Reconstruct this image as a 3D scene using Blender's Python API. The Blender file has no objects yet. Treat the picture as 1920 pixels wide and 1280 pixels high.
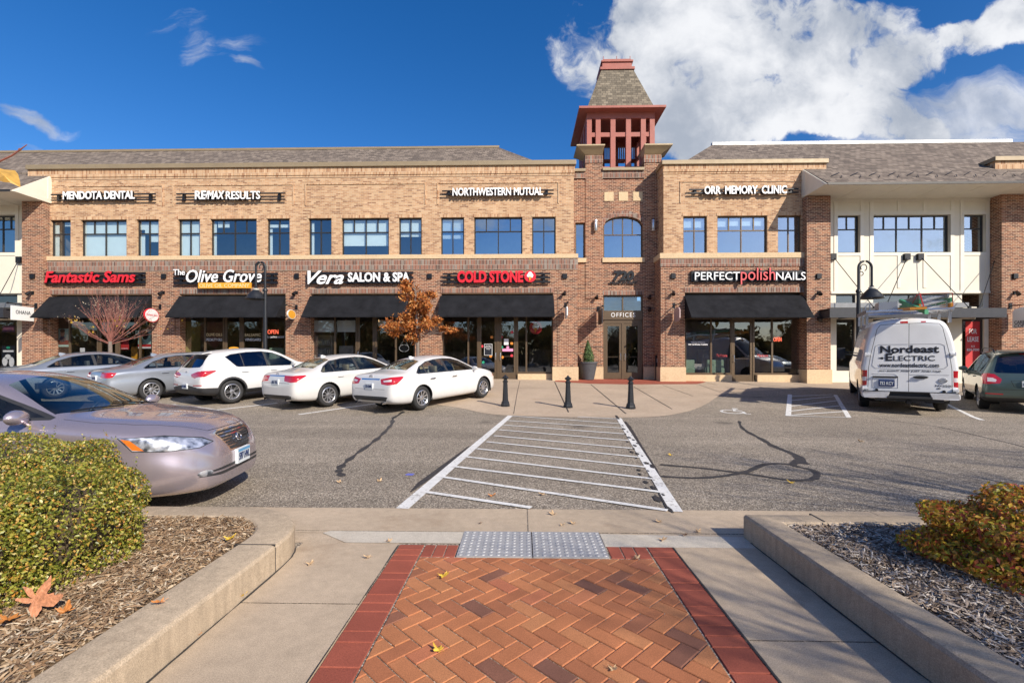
import bpy, bmesh, math, random
import numpy as np
from mathutils import Vector, Matrix, Euler
from mathutils.bvhtree import BVHTree

SC = bpy.context.scene
COL = SC.collection
R = math.radians

# ------------------------------------------------------------------ camera
FPX, HOR, CAMZ, YAW = 890.0, 672.0, 1.5, R(1.29)
cam_d = bpy.data.cameras.new('camera')
cam = bpy.data.objects.new('camera', cam_d)
COL.objects.link(cam)
cam.location = (0, 0, CAMZ)
cam.rotation_euler = (R(90), 0, YAW)
cam_d.sensor_width = 36.0
cam_d.lens = FPX / 1920 * 36
cam_d.shift_y = (HOR - 640) / 1920
cam_d.clip_start = 0.05
cam_d.clip_end = 4000
SC.camera = cam

# ------------------------------------------------------------------ light
SUN_AZ, SUN_EL = 41.5, 32.0       # azimuth measured from -Y (behind the camera) towards +X
sd = Vector((math.sin(R(SUN_AZ)) * math.cos(R(SUN_EL)), -math.cos(R(SUN_AZ)) * math.cos(R(SUN_EL)), math.sin(R(SUN_EL))))
sun_d = bpy.data.lights.new('sun', 'SUN')
sun_d.energy = 4.5
sun_d.angle = R(0.53)
sun_d.color = (1.0, 0.91, 0.78)
sun = bpy.data.objects.new('sun', sun_d)
COL.objects.link(sun)
sun.rotation_euler = sd.to_track_quat('Z', 'Y').to_euler()
sun.location = (10, -10, 20)

SC.view_settings.view_transform = 'Standard'
SC.view_settings.look = 'None'
SC.view_settings.exposure = 0.5
SC.view_settings.gamma = 1.0

# ------------------------------------------------------------------ node helpers
class NT:
 def __init__(s, tree):
  s.t = tree
  s.n = tree.nodes
  s.l = tree.links
 def node(s, typ, **kw):
  nd = s.n.new(typ)
  for k, v in kw.items():
   setattr(nd, k, v)
  return nd
 def set(s, sock, v):
  if hasattr(v, 'is_output'):
   s.l.new(v, sock)
  else:
   if isinstance(v, (tuple, list)) and len(v) == 3 and sock.type == 'RGBA':
    v = (*v, 1)
   sock.default_value = v
 def math(s, op, a, b=0.0, c=0.0, clamp=False):
  nd = s.node('ShaderNodeMath', operation=op, use_clamp=clamp)
  s.set(nd.inputs[0], a); s.set(nd.inputs[1], b)
  if op in ('MULTIPLY_ADD', 'SMOOTH_MAX', 'SMOOTH_MIN'):
   s.set(nd.inputs[2], c)
  return nd.outputs[0]
 def vmath(s, op, a, b=(0, 0, 0)):
  nd = s.node('ShaderNodeVectorMath', operation=op)
  s.set(nd.inputs[0], a); s.set(nd.inputs[1], b)
  return nd.outputs['Value'] if op in ('LENGTH', 'DOT_PRODUCT', 'DISTANCE') else nd.outputs[0]
 def comb(s, x=0.0, y=0.0, z=0.0):
  nd = s.node('ShaderNodeCombineXYZ')
  for i, v in enumerate((x, y, z)):
   s.set(nd.inputs[i], v)
  return nd.outputs[0]
 def sep(s, v):
  nd = s.node('ShaderNodeSeparateXYZ')
  s.set(nd.inputs[0], v)
  return nd.outputs
 def mix(s, f, a, b, blend='MIX'):
  nd = s.node('ShaderNodeMix', data_type='RGBA', blend_type=blend)
  nd.clamp_factor = True
  s.set(nd.inputs[0], f); s.set(nd.inputs[6], a); s.set(nd.inputs[7], b)
  return nd.outputs[2]
 def noise(s, vec, scale, detail=4, rough=0.55, dist=0.0):
  nd = s.node('ShaderNodeTexNoise')
  if vec is not None:
   s.set(nd.inputs['Vector'], vec)
  nd.inputs['Scale'].default_value = scale
  nd.inputs['Detail'].default_value = detail
  nd.inputs['Roughness'].default_value = rough
  nd.inputs['Distortion'].default_value = dist
  return nd.outputs[0]
 def ramp(s, f, stops, interp='LINEAR'):
  nd = s.node('ShaderNodeValToRGB')
  nd.color_ramp.interpolation = interp
  el = nd.color_ramp.elements
  while len(el) < len(stops):
   el.new(0.5)
  for e, (p, c) in zip(el, stops):
   e.position = p
   e.color = (*c, 1) if len(c) == 3 else c
  s.set(nd.inputs[0], f)
  return nd.outputs[0]
 def maprange(s, v, a, b, c=0.0, d=1.0, typ='LINEAR'):
  nd = s.node('ShaderNodeMapRange', interpolation_type=typ)
  s.set(nd.inputs[0], v)
  for i, q in enumerate((a, b, c, d)):
   nd.inputs[i + 1].default_value = q
  return nd.outputs[0]
 def pos(s):
  return s.node('ShaderNodeNewGeometry').outputs['Position']
 def objc(s):
  return s.node('ShaderNodeTexCoord').outputs['Object']
 def bump(s, h, strength=0.3, dist=0.01):
  nd = s.node('ShaderNodeBump')
  nd.inputs['Strength'].default_value = strength
  nd.inputs['Distance'].default_value = dist
  s.set(nd.inputs['Height'], h)
  return nd.outputs[0]

MATS = {}
def newmat(name):
 m = bpy.data.materials.new(name)
 m.use_nodes = True
 t = NT(m.node_tree)
 b = t.n.get('Principled BSDF')
 MATS[name] = m
 return m, t, b

def plain(name, col, rough=0.5, metal=0.0, spec=0.5, var=0.12, scale=6.0, coat=0.0, emit=None, bump=0.0, bscale=60):
 m, t, b = newmat(name)
 if var > 0:
  n = t.noise(t.objc(), scale, 5, 0.6)
  f = t.maprange(n, 0.25, 0.75, 1 - var, 1 + var)
  c = t.vmath('MULTIPLY', t.comb(*col), t.comb(f, f, f))
  t.set(b.inputs['Base Color'], c)
  r2 = t.maprange(t.noise(t.objc(), scale * 2.3, 3), 0.3, 0.7, max(0.02, rough * 0.85), min(1, rough * 1.15))
  t.set(b.inputs['Roughness'], r2)
 else:
  b.inputs['Base Color'].default_value = (*col, 1)
  b.inputs['Roughness'].default_value = rough
 b.inputs['Metallic'].default_value = metal
 b.inputs['Specular IOR Level'].default_value = spec
 b.inputs['Coat Weight'].default_value = coat
 b.inputs['Coat Roughness'].default_value = 0.03
 if emit:
  b.inputs['Emission Color'].default_value = (*emit[0], 1)
  b.inputs['Emission Strength'].default_value = emit[1]
 if bump > 0:
  t.set(b.inputs['Normal'], t.bump(t.noise(t.objc(), bscale, 4), bump, 0.01))
 return m

# ------------------------------------------------------------------ world
world = bpy.data.worlds.new('World')
SC.world = world
world.use_nodes = True
w = NT(world.node_tree)
bg = w.n['Background']
sky = w.node('ShaderNodeTexSky', sky_type='NISHITA')
sky.sun_disc = False
sky.sun_elevation = R(SUN_EL)
sky.sun_rotation = R(180 - SUN_AZ)
sky.altitude = 300
sky.air_density = 1.0
sky.dust_density = 0.8
sky.ozone_density = 2.5
bg.inputs['Strength'].default_value = 0.1
hs = w.node('ShaderNodeHueSaturation')
hs.inputs['Hue'].default_value = 0.505
hs.inputs['Saturation'].default_value = 1.38
hs.inputs['Value'].default_value = 0.98
w.set(hs.inputs['Color'], sky.outputs[0])
dirn = w.node('ShaderNodeTexCoord').outputs['Generated']
dx, dy, dz = w.sep(dirn)
dya = w.math('MAXIMUM', w.math('ABSOLUTE', dy), 0.05)
uu = w.math('DIVIDE', dx, dya)
vv = w.math('DIVIDE', dz, dya)
uv = w.comb(uu, vv, w.math('MULTIPLY', w.math('LESS_THAN', dy, 0.0), 7.3))
warp = w.node('ShaderNodeTexNoise')
warp.inputs['Scale'].default_value = 5.0
warp.inputs['Detail'].default_value = 5
w.set(warp.inputs['Vector'], uv)
wv = w.vmath('SCALE', w.vmath('SUBTRACT', warp.outputs['Color'], (0.5, 0.5, 0.5)))
wv.node.inputs['Scale'].default_value = 0.16
uvw = w.vmath('ADD', uv, wv)
def blob(px, py, rx, ry, rot=0.0, amp=1.0):
 c = ((px - 980) / 890, (672 - py) / 890, 0)
 d = w.vmath('SUBTRACT', uvw, c)
 x_, y_, z_ = w.sep(d)
 cr, sr = math.cos(R(rot)), math.sin(R(rot))
 a = w.math('ADD', w.math('MULTIPLY', x_, cr / (rx / 890)), w.math('MULTIPLY', y_, sr / (rx / 890)))
 b_ = w.math('SUBTRACT', w.math('MULTIPLY', y_, cr / (ry / 890)), w.math('MULTIPLY', x_, sr / (ry / 890)))
 r2 = w.math('ADD', w.math('MULTIPLY', a, a), w.math('MULTIPLY', b_, b_))
 return w.math('MULTIPLY', w.math('SUBTRACT', 1.0, r2), amp)
solid = None
for bb in [(1325, 70, 270, 178, 0), (1215, 140, 85, 85, 20), (1540, 115, 190, 100, 0), (1250, 190, 150, 70, -10), (1490, 205, 300, 78, -2), (1310, 258, 110, 58, 0),
           (1650, 130, 130, 60, 14), (1830, 68, 130, 48, 14), (1690, 235, 80, 34, 0), (1520, 255, 260, 36, 0)]:
 q = blob(*bb)
 solid = q if solid is None else w.math('MAXIMUM', solid, q)
n1 = w.noise(uvw, 9.0, 9, 0.58)
n2 = w.noise(uv, 3.4, 7, 0.55)
dens = w.math('ADD', solid, w.math('MULTIPLY', w.math('SUBTRACT', n1, 0.52), 3.1))
front = w.math('GREATER_THAN', dy, 0.02)
m_solid = w.math('MULTIPLY', w.maprange(dens, 0.0, 0.52, 0, 1, 'SMOOTHSTEP'), front)
thin = None
for bb in [(45, 205, 95, 22, -14, 1.0), (110, 272, 150, 16, -8, 0.8), (365, 80, 42, 50, 25, 0.62), (450, 125, 45, 18, -8, 0.7), (400, 60, 90, 70, 0, 0.25), (1780, 235, 300, 85, 8, 1.25), (1200, 262, 60, 40, 0, 0.7), (1120, 130, 50, 100, 20, 0.5)]:
 q = blob(*bb[:5], amp=bb[5])
 thin = q if thin is None else w.math('MAXIMUM', thin, q)
st = w.vmath('MULTIPLY', uvw, (1.0, 2.6, 1.0))
n3 = w.noise(st, 7.0, 9, 0.62, 0.6)
m_thin = w.math('MULTIPLY', w.maprange(w.math('ADD', thin, w.math('MULTIPLY', w.math('SUBTRACT', n3, 0.52), 2.4)), 0.05, 1.25, 0, 0.8, 'SMOOTHSTEP'), front)
back = w.math('LESS_THAN', dy, -0.02)
m_back = w.math('MULTIPLY', w.maprange(w.noise(w.vmath('MULTIPLY', uv, (1.0, 2.2, 1.0)), 2.6, 8, 0.6), 0.50, 0.68, 0, 0.85, 'SMOOTHSTEP'), back)
up = w.math('GREATER_THAN', dz, 0.0)
mask = w.math('MULTIPLY', w.math('MAXIMUM', w.math('MAXIMUM', m_solid, m_thin), m_back), up)
# sun-facing billows are white, the thick undersides grey
shade = w.maprange(w.math('ADD', w.math('MULTIPLY', n2, 1.2), w.math('MULTIPLY', n1, 0.5)), 0.66, 1.02, 0, 1, 'SMOOTHSTEP')
ccol = w.mix(shade, (3.0, 3.35, 4.0), (6.5, 6.6, 6.85))
skyc = w.vmath('MULTIPLY', hs.outputs[0], (0.98, 0.98, 1.08))
final = w.mix(mask, skyc, ccol)
w.set(bg.inputs['Color'], final)

# ------------------------------------------------------------------ pixel <-> place
CT, ST = math.cos(YAW), math.sin(YAW)
def P(x, y, Y):
 """point on the plane Y = const that the photograph shows at pixel (x, y)"""
 u = (x - 960) / FPX
 d = Y / (CT + u * ST)
 return Vector((d * (u * CT - ST), Y, CAMZ + (HOR - y) / FPX * d))
def fx(x, Y): return P(x, 600, Y).x
def fz(x, y, Y): return P(x, y, Y).z
def gz(X, Y):
 """height of the ground"""
 if Y < 12.5: return 0.0
 s = max(0.04, min(0.072, 0.063 - 0.001 * X))
 return s * (min(Y, 21.6) - 12.5)
def G(x, y):
 """ground point seen at pixel (x, y)"""
 Y = 5.0
 lo, hi = 0.3, 60.0
 for _ in range(50):
  mid = (lo + hi) / 2
  p = P(x, y, mid)
  if p.z > gz(p.x, mid): lo = mid
  else: hi = mid
 p = P(x, y, lo)
 return Vector((p.x, p.y, gz(p.x, p.y)))
def HZ(x, y, z):
 """point at height z seen at pixel (x, y) (below the horizon)"""
 d = (CAMZ - z) * FPX / (y - HOR)
 u = (x - 960) / FPX
 return Vector((d * (u * CT - ST), d * (CT + u * ST), z))

# ------------------------------------------------------------------ mesh builder
class MB:
 def __init__(s):
  s.v = []; s.f = []; s.m = []
 def add(s, verts, faces, mi=0):
  o = len(s.v)
  s.v += [tuple(p) for p in verts]
  for f in faces:
   s.f.append([i + o for i in f]); s.m.append(mi)
  return s
 def quad(s, a, b, c, d, mi=0): return s.add([a, b, c, d], [(0, 1, 2, 3)], mi)
 def poly(s, pts, mi=0): return s.add(pts, [tuple(range(len(pts)))], mi)
 def box(s, x0, x1, y0, y1, z0, z1, mi=0):
  if x0 > x1: x0, x1 = x1, x0
  if y0 > y1: y0, y1 = y1, y0
  if z0 > z1: z0, z1 = z1, z0
  return s.add([(x0, y0, z0), (x1, y0, z0), (x1, y1, z0), (x0, y1, z0), (x0, y0, z1), (x1, y0, z1), (x1, y1, z1), (x0, y1, z1)],
                     [(0, 3, 2, 1), (4, 5, 6, 7), (0, 1, 5, 4), (1, 2, 6, 5), (2, 3, 7, 6), (3, 0, 4, 7)], mi)
 def extrude(s, pts, vec, mi=0):
  n = len(pts)
  vec = Vector(vec)
  a = [Vector(p) for p in pts]
  nrm = Vector((0, 0, 0))
  for i in range(n):
   nrm += a[i].cross(a[(i + 1) % n])
  if nrm.dot(vec) > 0: a = a[::-1]
  b = [p + vec for p in a]
  fs = [tuple(range(n)), tuple(range(2 * n - 1, n - 1, -1))]
  for i in range(n):
   j = (i + 1) % n
   fs.append((j, i, n + i, n + j))
  return s.add(a + b, fs, mi)
 def obox(s, c, ax, ay, az, mi=0):
  """box about centre c with half-axes vectors"""
  c = Vector(c); ax = Vector(ax); ay = Vector(ay); az = Vector(az)
  pts = [c + ax * i + ay * j + az * k for k in (-1, 1) for i, j in ((-1, -1), (1, -1), (1, 1), (-1, 1))]
  return s.add(pts, [(0, 3, 2, 1), (4, 5, 6, 7), (0, 1, 5, 4), (1, 2, 6, 5), (2, 3, 7, 6), (3, 0, 4, 7)], mi)
 def tube(s, pts, rad, n=8, mi=0, cap=True):
  pts = [Vector(p) for p in pts]
  if not isinstance(rad, (list, tuple)): rad = [rad] * len(pts)
  rings = []
  ref = None
  for i, p in enumerate(pts):
   d = (pts[min(i + 1, len(pts) - 1)] - pts[max(i - 1, 0)])
   if d.length < 1e-9: d = Vector((0, 0, 1))
   d.normalize()
   if ref is None:
    ref = Vector((1, 0, 0)) if abs(d.x) < 0.8 else Vector((0, 1, 0))
   a = d.cross(ref); a.normalize()
   b = d.cross(a)
   ref = b.cross(d) * -1 if False else ref
   rings.append([p + (a * math.cos(2 * math.pi * k / n) + b * math.sin(2 * math.pi * k / n)) * rad[i] for k in range(n)])
  vs = [q for r in rings for q in r]
  fs = []
  for i in range(len(pts) - 1):
   for k in range(n):
    k2 = (k + 1) % n
    fs.append((i * n + k, i * n + k2, (i + 1) * n + k2, (i + 1) * n + k))
  if cap:
   fs.append(tuple(range(n - 1, -1, -1)))
   fs.append(tuple((len(pts) - 1) * n + k for k in range(n)))
  return s.add(vs, fs, mi)
 def lathe(s, prof, c=(0, 0, 0), n=24, axis='Z', mi=0):
  vs = []
  for r, h in prof:
   for k in range(n):
    a = 2 * math.pi * k / n
    if axis == 'Z': q = (r * math.cos(a), r * math.sin(a), h)
    elif axis == 'Y': q = (r * math.cos(a), h, r * math.sin(a))
    else: q = (h, r * math.cos(a), r * math.sin(a))
    vs.append((q[0] + c[0], q[1] + c[1], q[2] + c[2]))
  fs = []
  for i in range(len(prof) - 1):
   for k in range(n):
    k2 = (k + 1) % n
    f = (i * n + k, i * n + k2, (i + 1) * n + k2, (i + 1) * n + k)
    fs.append(f if axis != 'Y' else f[::-1])
  return s.add(vs, fs, mi)
 def build(s, name, mats, parent=None, smooth=False, bevel=0.0, angle=40, loc=None, weld=False):
  me = bpy.data.meshes.new(name)
  off = Vector((0, 0, 0))
  if parent is not None and loc is None: off = world_loc(parent)
  if loc is not None: off = Vector(loc)
  me.from_pydata([(p[0] - off.x, p[1] - off.y, p[2] - off.z) for p in s.v], [], s.f)
  if not isinstance(mats, (list, tuple)): mats = [mats]
  for m in mats: me.materials.append(m)
  me.polygons.foreach_set('material_index', s.m)
  if weld or bevel > 0:
   bm = bmesh.new(); bm.from_mesh(me)
   bmesh.ops.remove_doubles(bm, verts=bm.verts, dist=1e-5)
   if bevel > 0:
    ed = [e for e in bm.edges if len(e.link_faces) == 2 and e.calc_face_angle(0) > R(35)]
    try:
     bmesh.ops.bevel(bm, geom=ed, offset=bevel, segments=2, affect='EDGES', profile=0.5, clamp_overlap=True)
    except Exception:
     pass
   bm.to_mesh(me); bm.free()
  if smooth:
   me.polygons.foreach_set('use_smooth', [True] * len(me.polygons))
   try: me.set_sharp_from_angle(angle=R(angle))
   except Exception: pass
  me.update()
  o = bpy.data.objects.new(name, me)
  COL.objects.link(o)
  if parent is not None:
   o.parent = parent
   if loc is not None:
    o.location = Vector(loc) - world_loc(parent)
  elif loc is not None:
   o.location = loc
  return o

def world_loc(o):
 v = Vector((0, 0, 0))
 while o is not None:
  v += o.location
  o = o.parent
 return v
def tag(o, label, cat, group=None):
 o['label'] = label; o['category'] = cat
 if group: o['group'] = group
 return o
def thing(name, label, cat, loc=(0, 0, 0), rotz=0.0, group=None):
 o = bpy.data.objects.new(name, None)
 COL.objects.link(o)
 o.empty_display_size = 0.2
 o.location = loc
 o.rotation_euler = (0, 0, rotz)
 return tag(o, label, cat, group)
def struct(name, mb, mats, **kw):
 o = mb.build(name, mats, **kw)
 o['kind'] = 'structure'
 return o
def copy_tree(o, parent=None):
 c = o.copy()
 COL.objects.link(c)
 if parent is not None: c.parent = parent
 for ch in list(o.children): copy_tree(ch, c)
 return c

# ------------------------------------------------------------------ lettering
def text_mesh(s, width, height, depth=0.02, bold=0.0, shear=0.0, spacing=1.0, smallcaps=False):
 """flat lettering in the XZ plane facing -Y, its box (0..width, 0..height)"""
 cu = bpy.data.curves.new('lettering', 'FONT')
 cu.body = s
 cu.size = 1.0
 cu.extrude = 0.05
 cu.offset = bold
 cu.shear = shear
 cu.space_character = spacing
 cu.resolution_u = 3
 cu.align_x = 'CENTER'
 ob = bpy.data.objects.new('lettering', cu)
 COL.objects.link(ob)
 dg = bpy.context.evaluated_depsgraph_get()
 me = bpy.data.meshes.new_from_object(ob.evaluated_get(dg))
 bpy.data.objects.remove(ob)
 bpy.data.curves.remove(cu)
 n = len(me.vertices)
 co = np.zeros(n * 3, dtype=np.float32)
 me.vertices.foreach_get('co', co)
 co = co.reshape(-1, 3)
 mn, mx = co.min(0), co.max(0)
 out = np.zeros_like(co)
 out[:, 0] = (co[:, 0] - mn[0]) / max(1e-6, mx[0] - mn[0]) * width
 out[:, 2] = (co[:, 1] - mn[1]) / max(1e-6, mx[1] - mn[1]) * height
 out[:, 1] = -(co[:, 2] - mn[2]) / max(1e-6, mx[2] - mn[2]) * depth
 me.vertices.foreach_set('co', out.ravel())
 me.materials.clear()
 me.update()
 return me
def lettering(name, s, width, height, mat, parent=None, loc=(0, 0, 0), M=None, **kw):
 """loc: lower-left corner in world space; M: optional 4x4 placing the lettering instead"""
 me = text_mesh(s, width, height, **kw)
 me.name = name
 me.materials.append(mat)
 if M is not None: me.transform(M)
 else:
  off = Vector(loc) - (world_loc(parent) if parent is not None else Vector((0, 0, 0)))
  me.transform(Matrix.Translation(off))
 o = bpy.data.objects.new(name, me)
 COL.objects.link(o)
 if parent is not None: o.parent = parent
 return o

def clip_poly(poly, a, b, c):
 """keep the part of a 2-D convex polygon where a*x + b*y <= c"""
 out = []
 n = len(poly)
 for i in range(n):
  p, q = poly[i], poly[(i + 1) % n]
  dp, dq = a * p[0] + b * p[1] - c, a * q[0] + b * q[1] - c
  if dp <= 0: out.append(p)
  if dp * dq < 0:
   t = dp / (dp - dq)
   out.append((p[0] + t * (q[0] - p[0]), p[1] + t * (q[1] - p[1])))
 return out
def inset_poly(poly, d):
 """shrink a convex polygon (any winding) by d"""
 A = sum(poly[i][0] * poly[(i + 1) % len(poly)][1] - poly[(i + 1) % len(poly)][0] * poly[i][1] for i in range(len(poly)))
 if A < 0: poly = poly[::-1]
 out = list(poly)
 n = len(poly)
 for i in range(n):
  p, q = poly[i], poly[(i + 1) % n]
  ex, ey = q[0] - p[0], q[1] - p[1]
  L = math.hypot(ex, ey)
  if L < 1e-9: continue
  nx, ny = ey / L, -ex / L
  out = clip_poly(out, nx, ny, nx * p[0] + ny * p[1] - d)
  if len(out) < 3: return []
 return out

def split(o):
 """give every loose piece of a part a mesh of its own"""
 me = o.data
 nv = len(me.vertices); par = list(range(nv))
 def find(a):
  while par[a] != a: par[a] = par[par[a]]; a = par[a]
  return a
 for p in me.polygons:
  r = find(p.vertices[0])
  for v in p.vertices[1:]:
   q = find(v)
   if q != r: par[q] = r
 gr = {}
 for p in me.polygons: gr.setdefault(find(p.vertices[0]), []).append(p)
 if len(gr) < 2: return
 for ps in gr.values():
  idx = {}; vs = []; fs = []
  for p in ps:
   f = []
   for v in p.vertices:
    if v not in idx: idx[v] = len(vs); vs.append(tuple(me.vertices[v].co))
    f.append(idx[v])
   fs.append(f)
  m2 = bpy.data.meshes.new(o.name.split('.')[0]); m2.from_pydata(vs, [], fs); m2.materials.append(me.materials[0])
  c = bpy.data.objects.new(o.name.split('.')[0], m2); COL.objects.link(c); c.parent = o.parent; c.location = o.location
 bpy.data.objects.remove(o)
# ------------------------------------------------------------------ masonry and ground materials
def brick_mat(name, stops, mortar, bw, rh, msize=0.008, soldier=False, patch=0.12, rough=0.85):
 m, t, b = newmat(name)
 p = t.pos()
 x, y, z = t.sep(p)
 u = t.math('ADD', x, y)
 vec = t.comb(u, z, 0.0)
 br = t.node('ShaderNodeTexBrick')
 br.offset = 0.0 if soldier else 0.5
 br.inputs['Color1'].default_value = (0, 0, 0, 1)
 br.inputs['Color2'].default_value = (1, 1, 1, 1)
 br.inputs['Mortar'].default_value = (0.5, 0.5, 0.5, 1)
 br.inputs['Scale'].default_value = 1.0
 br.inputs['Mortar Size'].default_value = msize
 br.inputs['Mortar Smooth'].default_value = 0.2
 br.inputs['Bias'].default_value = 0.0
 br.inputs['Brick Width'].default_value = bw
 br.inputs['Row Height'].default_value = rh
 t.set(br.inputs['Vector'], vec)
 n = t.noise(vec, 0.55, 3, 0.5)
 fac = t.math('ADD', br.outputs['Color'], t.math('MULTIPLY', t.math('SUBTRACT', n, 0.5), 0.15))
 c = t.ramp(fac, stops)
 big = t.maprange(t.noise(p, 0.9, 5, 0.65), 0.3, 0.7, 1 - patch * .6, 1 + patch * .6)
 fine = t.maprange(t.noise(p, 45, 3, 0.6), 0.3, 0.7, 0.88, 1.12)
 k = t.math('MULTIPLY', big, fine)
 c = t.mix(br.outputs['Fac'], c, mortar)
 c = t.vmath('MULTIPLY', c, t.comb(k, k, k))
 # rain streaks: long vertical wear
 sn = t.noise(t.vmath('MULTIPLY', p, (3.0, 3.0, 0.25)), 1.6, 4, 0.6)
 sk = t.maprange(sn, 0.35, 0.7, 0.9, 1.05)
 c = t.vmath('MULTIPLY', c, t.comb(sk, sk, sk))
 t.set(b.inputs['Base Color'], c)
 b.inputs['Roughness'].default_value = rough
 b.inputs['Specular IOR Level'].default_value = 0.25
 h = t.math('SUBTRACT', 1.0, br.outputs['Fac'])
 t.set(b.inputs['Normal'], t.bump(h, 0.25, 0.005))
 return m
RED_STOPS = [(0.0, (0.095, 0.042, 0.030)), (0.3, (0.165, 0.064, 0.042)), (0.6, (0.255, 0.10, 0.056)), (0.85, (0.33, 0.148, 0.082)), (1.0, (0.25, 0.15, 0.10))]
TAN_STOPS = [(0.0, (0.25, 0.13, 0.07)), (0.2, (0.38, 0.21, 0.112)), (0.55, (0.50, 0.30, 0.162)), (1.0, (0.57, 0.385, 0.228))]
M_RED = brick_mat('red_brick', RED_STOPS, (0.52, 0.39, 0.275), 0.203, 0.0677)
M_TAN = brick_mat('tan_brick', TAN_STOPS, (0.52, 0.40, 0.29), 0.203, 0.0677)
M_RED_S = brick_mat('red_soldier_brick', [(0.0, (0.075, 0.04, 0.032)), (0.35, (0.20, 0.075, 0.05)), (0.65, (0.29, 0.12, 0.075)), (0.85, (0.17, 0.14, 0.12)), (1.0, (0.24, 0.2, 0.17))], (0.44, 0.36, 0.29), 0.0677, 0.21, soldier=True)
M_TAN_S = brick_mat('tan_soldier_brick', [(0.0, (0.30, 0.14, 0.07)), (0.3, (0.48, 0.28, 0.15)), (1.0, (0.60, 0.41, 0.25))], (0.5, 0.38, 0.27), 0.0677, 0.21, soldier=True)

def shingle_mat(name, stops):
 m, t, b = newmat(name)
 p = t.pos()
 x, y, z = t.sep(p)
 nrm = t.node('ShaderNodeNewGeometry').outputs['Normal']
 nx, ny, nz = t.sep(nrm)
 side = t.math('GREATER_THAN', t.math('ABSOLUTE', nx), t.math('ABSOLUTE', ny))
 u = t.math('ADD', t.math('MULTIPLY', x, t.math('SUBTRACT', 1.0, side)), t.math('MULTIPLY', y, side))
 vec = t.comb(u, t.math('MULTIPLY', z, 1.6), 0.0)
 br = t.node('ShaderNodeTexBrick')
 br.offset = 0.37
 br.inputs['Color1'].default_value = (0, 0, 0, 1)
 br.inputs['Color2'].default_value = (1, 1, 1, 1)
 br.inputs['Mortar'].default_value = (0.1, 0.1, 0.1, 1)
 br.inputs['Scale'].default_value = 1.0
 br.inputs['Mortar Size'].default_value = 0.009
 br.inputs['Brick Width'].default_value = 0.24
 br.inputs['Row Height'].default_value = 0.20
 t.set(br.inputs['Vector'], vec)
 f = t.math('ADD', t.math('MULTIPLY', br.outputs['Color'], 0.7), t.math('MULTIPLY', t.noise(vec, 2.2, 5, 0.7), 0.35))
 c = t.ramp(f, stops)
 c = t.mix(t.math('MULTIPLY', br.outputs['Fac'], 0.75), c, (0.05, 0.043, 0.04))
 k = t.maprange(t.noise(p, 70, 2), 0.3, 0.7, 0.8, 1.2)
 c = t.vmath('MULTIPLY', c, t.comb(k, k, k))
 t.set(b.inputs['Base Color'], c)
 b.inputs['Roughness'].default_value = 0.9
 b.inputs['Specular IOR Level'].default_value = 0.2
 t.set(b.inputs['Normal'], t.bump(t.math('SUBTRACT', 1.0, br.outputs['Fac']), 0.5, 0.012))
 return m
M_SHINGLE = shingle_mat('roof_shingle', [(0.1, (0.10, 0.082, 0.070)), (0.45, (0.168, 0.136, 0.112)), (0.75, (0.215, 0.175, 0.143)), (1.0, (0.28, 0.23, 0.188))])
M_SHINGLE_T = shingle_mat('tower_shingle', [(0.1, (0.115, 0.098, 0.075)), (0.5, (0.175, 0.15, 0.115)), (0.8, (0.235, 0.2, 0.15)), (1.0, (0.30, 0.26, 0.2))])

def concrete_mat(name, col, var=0.16, stain=(0.6, 0.5, 0.42), grain=160, rough=0.85, streak=False):
 m, t, b = newmat(name)
 p = t.pos()
 big = t.maprange(t.noise(p, 0.8, 6, 0.65), 0.3, 0.7, 1 - var, 1 + var)
 fine = t.maprange(t.noise(p, grain, 2, 0.7), 0.28, 0.72, 0.68, 1.30)
 mid = t.maprange(t.noise(p, 14, 5, 0.65), 0.3, 0.7, 0.9, 1.09)
 k = t.math('MULTIPLY', t.math('MULTIPLY', big, fine), mid)
 c = t.vmath('MULTIPLY', t.comb(*col), t.comb(k, k, k))
 sp = t.maprange(t.noise(t.vmath('ADD', p, (7, 3, 1)), 1.7, 6, 0.7), 0.55, 0.75, 0, 0.35, 'SMOOTHSTEP')
 c = t.mix(sp, c, tuple(a * q for a, q in zip(col, stain)))
 pits = t.maprange(t.noise(t.vmath('ADD', p, (1, 9, 4)), 55, 3, 0.6), 0.66, 0.74, 0, 0.55)
 c = t.mix(pits, c, tuple(a * 0.45 for a in col))
 if streak:
  sn = t.noise(t.vmath('MULTIPLY', p, (22, 22, 1.2)), 1.0, 4, 0.6)
  sk = t.maprange(sn, 0.35, 0.7, 0.88, 1.08)
  c = t.vmath('MULTIPLY', c, t.comb(sk, sk, sk))
 t.set(b.inputs['Base Color'], c)
 b.inputs['Roughness'].default_value = rough
 b.inputs['Specular IOR Level'].default_value = 0.3
 t.set(b.inputs['Normal'], t.bump(t.math('ADD', t.noise(p, grain, 3), t.noise(p, 30, 3)), 0.25, 0.004))
 return m
M_CONC = concrete_mat('concrete_walk', (0.45, 0.355, 0.255))
M_CURB = concrete_mat('concrete_kerb', (0.43, 0.34, 0.24), streak=True)
M_CONC_NEW = concrete_mat('new_concrete', (0.53, 0.475, 0.39), var=0.07)
M_APRON = concrete_mat('concrete_apron', (0.44, 0.345, 0.255), var=0.12, stain=(0.85, 0.62, 0.42))
M_STONE = concrete_mat('cast_stone', (0.60, 0.45, 0.28), var=0.07, grain=90)

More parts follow.
